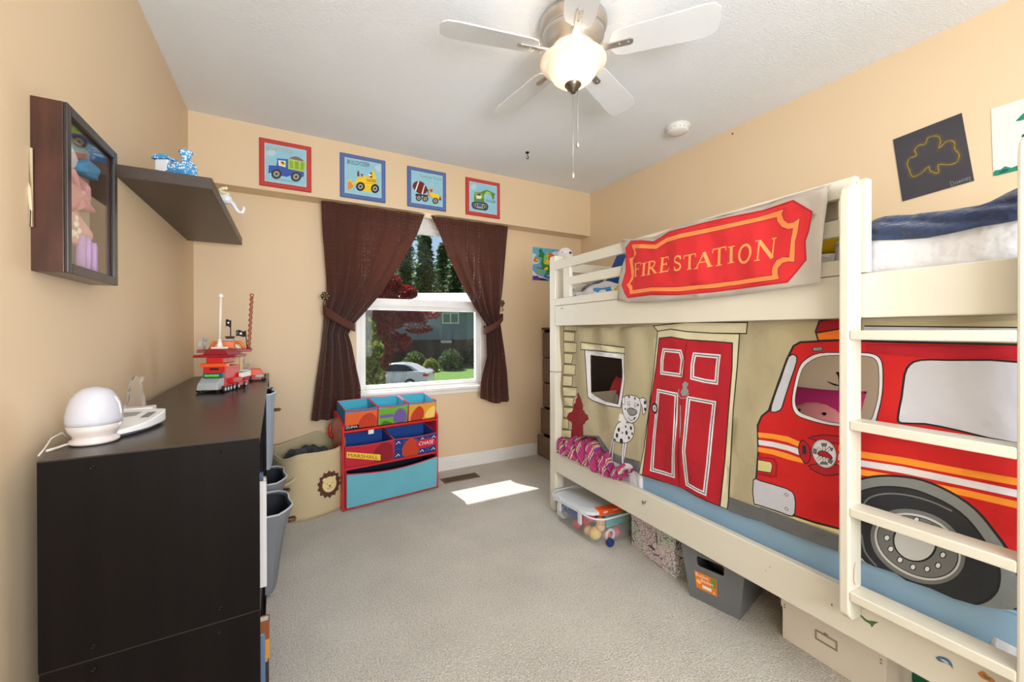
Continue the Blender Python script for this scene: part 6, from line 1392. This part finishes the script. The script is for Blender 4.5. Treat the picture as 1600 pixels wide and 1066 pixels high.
# ---- doodle patterned box
def doodle_mat():
    m = bpy.data.materials.new('doodle_print'); m.use_nodes = True; t = m.node_tree; N = t.nodes; L = t.links; b = N['Principled BSDF']; b.inputs['Roughness'].default_value = .6
    tc = N.new('ShaderNodeTexCoord')
    v = N.new('ShaderNodeTexVoronoi'); v.feature = 'DISTANCE_TO_EDGE'; v.inputs['Scale'].default_value = 21; L.new(tc.outputs['Object'], v.inputs['Vector'])
    v2 = N.new('ShaderNodeTexVoronoi'); v2.inputs['Scale'].default_value = 30; L.new(tc.outputs['Object'], v2.inputs['Vector'])
    w = N.new('ShaderNodeMath'); w.operation = 'SINE'; ml = N.new('ShaderNodeMath'); ml.operation = 'MULTIPLY'; ml.inputs[1].default_value = 22; L.new(v2.outputs['Distance'], ml.inputs[0]); L.new(ml.outputs[0], w.inputs[0])
    a1 = N.new('ShaderNodeMath'); a1.operation = 'LESS_THAN'; a1.inputs[1].default_value = .020; L.new(v.outputs['Distance'], a1.inputs[0])
    a2 = N.new('ShaderNodeMath'); a2.operation = 'GREATER_THAN'; a2.inputs[1].default_value = .80; L.new(w.outputs[0], a2.inputs[0])
    mx = N.new('ShaderNodeMath'); mx.operation = 'MAXIMUM'; L.new(a1.outputs[0], mx.inputs[0]); L.new(a2.outputs[0], mx.inputs[1])
    n = N.new('ShaderNodeTexNoise'); n.inputs['Scale'].default_value = 9; L.new(tc.outputs['Object'], n.inputs['Vector'])
    r = N.new('ShaderNodeValToRGB'); E = r.color_ramp.elements; E[0].position = .35; E[0].color = srgb((206, 220, 206))+(1,); E[1].position = .62; E[1].color = srgb((226, 206, 210))+(1,); q = E.new(.48); q.color = srgb((226, 220, 218))+(1,)
    L.new(n.outputs[0], r.inputs[0])
    mix = N.new('ShaderNodeMixRGB'); L.new(mx.outputs[0], mix.inputs[0]); L.new(r.outputs[0], mix.inputs[1]); mix.inputs[2].default_value = srgb((112, 96, 104))+(1,); L.new(mix.outputs[0], b.inputs['Base Color'])
    return m
M_dd = doodle_mat()
A_ = onz(986.5, 851.5, 0); B_ = onz(1055, 905.5, 0); an = math.atan2(B_.x-A_.x, -(B_.y-A_.y)); ln = (B_-A_).length
db_ = empty('doodle_box', B_, an*1.0, 'lidded storage box printed with doodle faces under the bunk bed', 'storage box')
db_.rotation_euler = (0, 0, math.atan2(-(A_.x-B_.x), (A_.y-B_.y)))
box('box_body', (0, 0, 0), (.30, ln, .150), M_dd, db_, .003); box('box_lid', (-.003, -.003, .150), (.303, ln+.003, .188), M_dd, db_, .003)
MB().tube([(-.0045, ln*.42, .066), (-.006, ln*.46, .070), (-.006, ln*.52, .070), (-.0045, ln*.56, .066)], .003, n=6).build('pull_slot', M_blk, db_)
# ---- dark grey bin
M_gb = mat('grey_bin', (112, 116, 120), .35, vary=(5, .03)); M_gbi = mat('grey_bin_inner', (40, 42, 44), .6)
A_ = onz(1078.5, 931, 0); B_ = onz(1156, 969, 0); C_ = onz(1202, 918, 0)
u_ = (A_-B_); w_ = u_.length; u_.normalize(); s_ = Vector((u_.y, -u_.x, 0)); dp = .31
gb = empty('grey_storage_bin', B_, 0, 'dark grey plastic bin with orange price sticker under the bunk bed', 'storage bin')
H2 = .238; TLp = onz(1064, 848.4, H2); fl_ = .028
def gpt(a, b, z): k = z/H2; a = a+(a/w_*2-1)*fl_*k; b = b+(b/dp*2-1)*fl_*k; return tuple(u_*a+s_*b+Vector((0, 0, z)))
def gface(a, z): return (gpt(a, 0, z))
hole = [(w_*.30, .160), (w_*.30, .190), (w_*.33, .196), (w_*.72, .196), (w_*.75, .190), (w_*.75, .160), (w_*.72, .154), (w_*.33, .154)]
fb = rect(0, 0, w_, H2); printed('front_wall', fb, [(fb, M_gb), ([hole], None)], gface, gb, solid=.003)
mb = MB()
for a, b_, c, d in (((0, 0), (0, dp), 0, 1), ((w_, 0), (w_, dp), 0, 1), ((0, dp), (w_, dp), 0, 1)): mb.add([gpt(*a, 0), gpt(*b_, 0), gpt(*b_, H2), gpt(*a, H2)], [(0, 1, 2, 3)])
mb.add([gpt(0, 0, 0), gpt(w_, 0, 0), gpt(w_, dp, 0), gpt(0, dp, 0)], [(0, 1, 2, 3)]).build('bin_walls', M_gb, gb, solid=.003)
MB().tube([gpt(*q, H2) for q in ((0, 0), (w_, 0), (w_, dp), (0, dp))], .005, n=6, closed=True).build('bin_rim', M_gb, gb)
M_or = mat('sticker_orange2', (236, 130, 30), .4); M_ol = mat('sticker_light', (250, 200, 120), .4); M_wt = mat('sticker_white2', (240, 240, 236), .4)
lb_ = rect(w_*.42, .055, w_*.82, .128)
x0, x1 = w_*.82, w_*.42
LL = [(lb_, M_or), (rect(x1+.002, .085, x1+.02, .125), mat('sticker_green2', (120, 150, 50), .4)), (text_shape('Bucket', (x0-.004, .108), (-.046, 0), (0, .014)), M_wt), (text_shape('Basket', (x0-.022, .090), (-.044, 0), (0, .014)), M_wt), (circ((x0-.012, .085), .009, 14), M_ol), (rect(x0-.058, .064, x0-.024, .078), M_wt), (rect(x0-.070, .060, x0-.062, .068), M_ol)]
printed('price_sticker', lb_, LL, lambda a, z: tuple(Vector(gpt(a, 0, z))-s_*.0035), gb)['label'] = 'orange price sticker'
# toy seen through the handle slot
o = MB().sphere((0, 0, 0), .05, sc=(1, 1.2, .6)).build('dark_toy', mat('toy_dim', (60, 60, 66), .5)); o.location = B_+u_*(w_*.5)+s_*.10+Vector((0, 0, .14)); tag(o, 'dark toy lying inside the grey plastic bin', 'toy')
# ---- white file box with label holder
M_wb = mat('white_board_box', (232, 224, 212), .6, vary=(6, .02)); M_brass = mat('aged_metal', (170, 158, 136), .4, .7)
A_ = onz(1216.7, 999.6, 0); fb_ = empty('file_box', (A_.x+.012, .52, 0), -.04, 'off-white lidded file box with metal label holder under the near part of the bunk bed', 'storage box')
lf = A_.y-.52
box('box_body', (0, 0, 0), (.34, lf, .130), M_wb, fb_, .002); box('box_lid', (-.004, -.004, .116), (.344, lf+.004, .148), M_wb, fb_, .002)
IV = (Matrix.Translation(fb_.location) @ Matrix.Rotation(-.04, 4, 'Z')).inverted()
p1 = IV @ onx(1274, 987, 1.586); p2 = IV @ onx(1309, 1018, 1.586)
ya, yb_, za, zb2 = p2.y, p1.y, .070, .102
MB().box((-.003, ya, za), (0, yb_, za+.004)).box((-.003, ya, zb2-.004), (0, yb_, zb2)).box((-.003, ya, za+.004), (0, ya+.004, zb2-.004)).box((-.003, yb_-.004, za+.004), (0, yb_, zb2-.004)).build('label_holder', M_brass, fb_)
MB().sphere((-.003, (ya+yb_)/2, zb2+.004), .005, sc=(.5, 1.4, .8)).build('finger_pull', M_brass, fb_)
for y in (.004, lf-.004):
    for z in (.128, .138): MB().cyl((-.0055, y+(.006 if y < .1 else -.006), z-.01), (-.004, y+(.006 if y < .1 else -.006), z-.01), .003, n=10).build('corner_rivet', M_brass, fb_)
# ---- green tray and white support
p = onz(1425, 1062, .02); g_ = box('green_tray', (0, 0, 0), (.22, .20, .03), mat('tray_green', (20, 110, 74), .5), None, .006); g_.location = (p.x+.02, p.y-.12, 0); tag(g_, 'green plastic tray on the carpet at the near end under the bunk bed', 'tray')
p = BMI @ onz(1452, 1064, .12); MB().lathe([(.018, 0), (.02, .01), (.016, .03), (.014, .26)], (p.x+.04, p.y-.01, 0), 20).build('support_leg', M_bed, bed)
# ================================================================ outside
def ext(u, v, D): return EYE+ray(u, v)*D
GZ = lambda D: -2.1+(D-24)*.028
def gpoint(u, D): p = ext(u, 521, D); return Vector((p.x, p.y, GZ(D)))
M_grass = mat('lawn_grass', (84, 124, 36), .9, bump=(3, 1, .06), vary=(2.5, .18)); M_asph = mat('asphalt', (150, 148, 146), .9, bump=(40, .5, .01), vary=(4, .08))
mb = MB().add([gpoint(200, 5), gpoint(1300, 5), gpoint(1300, 90), gpoint(200, 90)], [(0, 1, 2, 3)]); g = mb.build('lawn', M_grass, fix=False); g['kind'] = 'structure'
def up(p, dz): return p+Vector((0, 0, dz))
g = MB().add([up(gpoint(300, 20.5), .02), up(gpoint(900, 18), .02), up(gpoint(900, 24.0), .02), up(gpoint(300, 27.5), .02)], [(0, 1, 2, 3)]).build('street', M_asph, fix=False); g['kind'] = 'structure'
def leafcloud(mb, blobs, n, size, rnd, m=(0,), flat=0):
    tot = sum(b[1][0]*b[1][1]*b[1][2] for b in blobs)
    for c, r in blobs:
        k = int(n*r[0]*r[1]*r[2]/tot)
        for _ in range(k):
            while True:
                q = Vector((rnd.uniform(-1, 1), rnd.uniform(-1, 1), rnd.uniform(-1, 1)))
                if q.length <= 1: break
            q = q.normalized()*(q.length**.45)
            p = Vector((c[0]+q.x*r[0], c[1]+q.y*r[1], c[2]+q.z*r[2]))
            a = Vector((rnd.gauss(0, 1), rnd.gauss(0, 1), rnd.gauss(0, 1)*(1-flat))).normalized(); b = a.cross(Vector((rnd.gauss(0, 1), rnd.gauss(0, 1), rnd.gauss(0, 1)))).normalized()
            s = size*rnd.uniform(.6, 1.3)
            mb.add([p-a*s, p+b*s*.55, p+a*s, p-b*s*.55], [(0, 1, 2, 3)], rnd.choice(m))
GM = {k: mat('leaf_'+k, c, .6, vary=(1.5, .2), transl=.35) for k, c in dict(red=(176, 34, 46), dred=(112, 36, 48), red2=(214, 66, 70), green=(86, 118, 44), lime=(150, 166, 60), dgreen=(48, 80, 46), fir=(72, 104, 60), fir2=(104, 138, 76), yel=(160, 160, 40), sage=(100, 126, 70)).items()}
M_bark = mat('bark', (74, 58, 46), .9, bump=(20, 1, .03))
def plant(name, base, blobs, n, size, mats, lab, cat, seed, trunk=None, grp=None, leaf='foliage', flat=0):
    rnd = random.Random(seed); e = empty(name, base, 0, lab, cat, grp); mb = MB()
    leafcloud(mb, [((c[0]-base.x, c[1]-base.y, c[2]-base.z), r) for c, r in blobs], n, size, rnd, tuple(range(len(mats))), flat)
    mb.build(leaf, [GM[m] for m in mats], e, fix=False); tb_ = MB()
    for c, r in blobs:
        q = Vector(c)-base; tb_.tube([(q.x*.05, q.y*.05, 0), (q.x*.4, q.y*.4, q.z*.5), (q.x, q.y, q.z)], [trunk or .05, (trunk or .05)*.7, (trunk or .05)*.3], n=7)
    tb_.build('trunk', M_bark, e); return e
# conifers
def conifer(u, D, vtop, halfw, seed, lab, mats=('dgreen', 'fir', 'fir2'), n=6500):
    b = gpoint(u, D); top = ext(u, vtop, D); H_ = top.z-b.z; R_ = halfw/CAM_F*D; rnd = random.Random(seed); blobs = []
    e = empty('conifer_tree', b, 0, lab, 'tree', 'conifers beyond the street'); mb = MB()
    lev = 26
    for i in range(lev):
        z = H_*(.12+.86*i/lev); r = R_*(1-i/lev)**.75*rnd.uniform(.75, 1.15)+.15
        nb = 7
        for k in range(nb):
            a = 2*pi*k/nb+rnd.uniform(-.4, .4); L_ = r*rnd.uniform(.6, 1.15)
            for j in range(max(3, int(n/lev/nb))):
                t = rnd.uniform(.15, 1); p = Vector((cos(a)*L_*t+rnd.gauss(0, .35), sin(a)*L_*t+rnd.gauss(0, .35), z-.35*L_*t*t+rnd.gauss(0, .35)))
                d = Vector((cos(a)+rnd.gauss(0, .5), sin(a)+rnd.gauss(0, .5), -.3+rnd.gauss(0, .4))).normalized(); s = rnd.uniform(.2, .5); bb_ = d.cross(Vector((rnd.gauss(0, 1), rnd.gauss(0, 1), 1))).normalized()
                mb.add([p-d*s, p+bb_*s*.4, p+d*s, p-bb_*s*.4], [(0, 1, 2, 3)], rnd.randrange(len(mats)))
    mb.build('foliage', [GM[m] for m in mats], e, fix=False); MB().tube([(0, 0, 0), (0, 0, H_*.97)], [.3, .04], n=8).build('trunk', M_bark, e)
for i, (u, D, vt, hw, lab) in enumerate(((545, 64, 300, 60, 'tall dark fir seen faintly behind the left curtain'), (600, 50, 342, 44, 'dark fir rising highest at the left of the window gap'), (634, 70, 368, 34, 'mid green fir left of the middle of the window gap'), (664, 57, 362, 30, 'tall pointed fir in the middle of the window gap'), (692, 77, 378, 28, 'narrow fir at the right of the window gap'), (714, 62, 396, 30, 'lower fir near the right curtain edge'), (745, 54, 400, 34, 'dark fir behind the right curtain'))):
    conifer(u, D, vt, hw, 20+i, lab)
# house
M_hw = mat('grey_siding', (122, 138, 152), .8, vary=(3, .04)); M_roof = mat('pale_roof', (196, 194, 192), .9, bump=(6, .6, .05), vary=(2, .12)); M_hb = mat('dark_base', (86, 74, 70), .9, vary=(3, .15))
HD = 36
hx0, hx1 = 430, 729
def hp_(u, v, dd=0): return ext(u, v, HD+dd)
A0_ = hp_(hx0, 521); B0_ = hp_(hx1, 521); ax = (B0_-A0_); ax.z = 0; hl = ax.length; ax.normalize(); ay = Vector((-ax.y, ax.x, 0)); hang = math.atan2(ax.y, ax.x)
zb_ = GZ(HD); org_ = Vector((A0_.x, A0_.y, zb_)); hs_ = empty('neighbour_house', org_, hang, 'grey house with pale roof across the street seen through the window', 'house')
HI = (Matrix.Translation(org_) @ Matrix.Rotation(hang, 4, 'Z')).inverted()
zw = (hp_(640, 484).z-zb_); zm = (hp_(640, 531).z-zb_)
box('lower_wall', (0, 0, 0), (hl, 8, zm), M_hb, hs_, 0); box('upper_wall', (-.2, -.35, zm), (hl+.1, 8, zw), M_hw, hs_, 0)
zr = hp_(640, 458, 4).z-zb_
mb = MB().hexa([(-.8, -1.0, zw-.05), (hl+.7, -1.0, zw-.05), (hl+.7, 9, zw-.05), (-.8, 9, zw-.05)], [(-.8, -1.0, zw+.25), (hl+.7, -1.0, zw+.25), (hl+.7, 4, zr), (-.8, 4, zr)])
mb.build('roof', M_roof, hs_)
w1 = HI @ hp_(692, 489); w2 = HI @ hp_(718, 506)
wn = MB().box((w1.x, -.42, w2.z), (w2.x, -.36, w2.z+.10)).box((w1.x, -.42, w1.z-.10), (w2.x, -.36, w1.z)).box((w1.x, -.42, w2.z+.1), (w1.x+.10, -.36, w1.z-.1)).box((w2.x-.1, -.42, w2.z+.1), (w2.x, -.36, w1.z-.1)).box(((w1.x+w2.x)/2-.05, -.42, w2.z+.1), ((w1.x+w2.x)/2+.05, -.36, w1.z-.1)).build('window_frame', M_vinyl, hs_)
MB().box((w1.x+.1, -.40, w2.z+.1), (w2.x-.1, -.37, w1.z-.1)).build('pane', mat('dull_pane', (120, 134, 128), .2), wn)
w1 = HI @ hp_(689, 532); w2 = HI @ hp_(706, 536); MB().box((w1.x, -.05, w2.z), (w2.x, 0, w1.z)).build('basement_window', M_vinyl, hs_)
# shrubs and hedge
def shrub(u, v, D, ru, rv, mats, lab, seed, n=1500, size=.11):
    c = ext(u, v, D); b = gpoint(u, D); r = ru/CAM_F*D; plant('garden_shrub', b, [((c.x+dx*r, c.y, b.z+rv/CAM_F*D*.85*s_), (r*s_, r*s_, rv/CAM_F*D*s_)) for dx, s_ in ((0, 1), (-.55, .75), (.6, .7), (.2, .9))], n, size, mats, lab, 'shrub', seed, .05, 'shrubs in front of the house')
shrub(648, 545, 32, 15, 16, ('sage', 'green'), 'sage green shrub left of the yellow shrub in front of the house', 1)
shrub(673, 552, 31, 10, 11, ('yel', 'lime'), 'yellow green round shrub in front of the house', 2)
shrub(704, 543, 32, 16, 18, ('dgreen', 'sage'), 'dark green shrub below the house window', 3)
shrub(737, 545, 35, 12, 20, ('dgreen', 'fir'), 'dark shrub at the right corner of the house', 4)
shrub(614, 548, 34.5, 16, 16, ('dred', 'dgreen'), 'dark reddish shrub in front of the house behind the car', 5)
c = ext(752, 510, 47); plant('hedge', gpoint(752, 47), [((c.x, c.y, 0.6), (1.8, 1.8, 3.4))], 3500, .14, ('dgreen', 'fir'), 'tall dark green hedge beside the house', 'hedge', 9, .1)
# japanese maple
bl = []
for u, v, D, ru, rv in ((600, 440, 8.6, 26, 14), (628, 458, 8.8, 24, 12), (590, 466, 8.4, 30, 16), (600, 500, 8.6, 34, 16), (640, 498, 8.8, 30, 12), (670, 492, 9.0, 16, 7), (655, 514, 8.9, 20, 7), (600, 530, 8.7, 26, 16), (560, 500, 8.3, 34, 40), (595, 556, 8.6, 18, 22), (625, 535, 8.9, 18, 14)):
    c = ext(u, v, D); bl.append(((c.x, c.y, c.z), (ru/CAM_F*D, ru/CAM_F*D, rv/CAM_F*D)))
plant('maple_tree', gpoint(575, 8.6), bl, 13000, .05, ('red', 'dred', 'dred', 'red'), 'dark red japanese maple outside the window', 'tree', 41, .005)
# bush
bl = []
for u, v, D, ru, rv in ((572, 520, 5.0, 14, 22), (580, 548, 4.9, 18, 22), (572, 580, 4.8, 20, 24), (590, 590, 4.9, 12, 14), (560, 600, 4.8, 30, 26)):
    c = ext(u, v, D); bl.append(((c.x, c.y, c.z), (ru/CAM_F*D, ru/CAM_F*D, rv/CAM_F*D)))
plant('garden_bush', Vector((ext(570, 600, 4.9).x, ext(570, 600, 4.9).y, -2.2)), bl, 2600, .042, ('green', 'lime', 'green', 'dgreen'), 'yellow green leafy bush close outside the window', 'bush', 42, .015)
# car: silver white sedan, tail towards the right
M_car = mat('car_paint', (214, 218, 224), .25, .1, coat=.6); M_cgl = mat('car_glass', (40, 46, 54), .08, coat=.5); M_tl = mat('tail_lamp', (190, 40, 40), .3); M_tyre = mat('tyre_rubber', (30, 30, 32), .8); M_al = mat('alloy', (186, 184, 176), .3, .8)
CD = 23; rear = ext(673, 521, CD); rear.z = GZ(CD)+.03
car = empty('parked_car', rear, 0, 'white sedan parked on the street outside the window', 'car'); cdir = -(_R*.995-_F*.06); cdir.z = 0; cdir.normalize(); cn = Vector((-cdir.y, cdir.x, 0))
car.rotation_euler = (0, 0, math.atan2(cdir.y, cdir.x))
# side outline: x from the tail forward, z up
low = [(0, .42), (.04, .30), (.30, .26), (4.5, .26), (4.6, .40), (4.62, .62), (4.45, .76), (3.6, .92), (3.3, .96)]
out = [(0, .42), (-.02, .62), (.02, .90), (.10, 1.02), (.55, 1.06), (1.05, .98), (3.25, .93), (3.9, .82), (4.45, .70), (4.6, .55), (4.6, .32), (4.4, .24), (.25, .24), (.03, .32)]
def carmesh(outline, hw0, hw1, zmid):
    def f(x, z, k): w = hw0 if z < zmid else hw1; return (x, (-w if k == 0 else w), z)
    return MB().prism(outline, f)
body = [(0, .42), (-.03, .62), (.0, .92), (.14, 1.04), (.60, 1.06), (3.10, .98), (3.9, .86), (4.45, .72), (4.6, .52), (4.58, .30), (4.3, .22), (.25, .22), (.04, .32)]
carmesh(body, .88, .84, .9).build('car_body', M_car, car, bevel=.05, seg=3)
cab = [(.42, 1.05), (.95, 1.36), (1.35, 1.46), (1.9, 1.48), (2.4, 1.42), (3.1, .98)]
MB().prism(cab, lambda x, z, k: (x, (-1, 1)[k]*(.80-.18*(z-1.0)/.46), z)).build('roof', M_car, car, bevel=.03, seg=3)
sw = [(.72, 1.06), (1.08, 1.32), (1.4, 1.39), (1.9, 1.41), (2.32, 1.35), (2.88, 1.03)]
for s in (-1, 1):
    w_ = MB().prism(sw, lambda x, z, k: (x, s*(.812-.18*(z-1.0)/.46+(.0, .006)[k]), z)).build('side_window', M_cgl, car)
    for x in (.95, 3.75):
        wh = MB().cyl((x, s*.68, .33), (x, s*.90, .33), .33, n=28).build('wheel', M_tyre, car, bevel=.02); mb = MB().cyl((x, s*.895, .33), (x, s*.905, .33), .21, n=24, m=0)
        for k in range(5): a = 2*pi*k/5; mb.box((x-.03, s*.905, .33), (x+.03, s*.915, .53), M=Matrix.Translation((x, 0, .33)) @ Matrix.Rotation(a, 4, 'Y') @ Matrix.Translation((-x, 0, -.33)))
        mb.build('alloy_rim', M_al, wh)
    MB().box((-.035, s*.50, .78), (.22, s*.87, .93)).build('tail_lamp', M_tl, car, bevel=.02)
    MB().box((.0, s*.872, .50), (4.4, s*.884, .53)).build('side_moulding', mat('moulding_grey', (170, 174, 180), .4), car)
MB().tube([(.02, -.6, 1.08), (.30, -.6, 1.12)], .01).build('boot_spoiler', M_car, car)
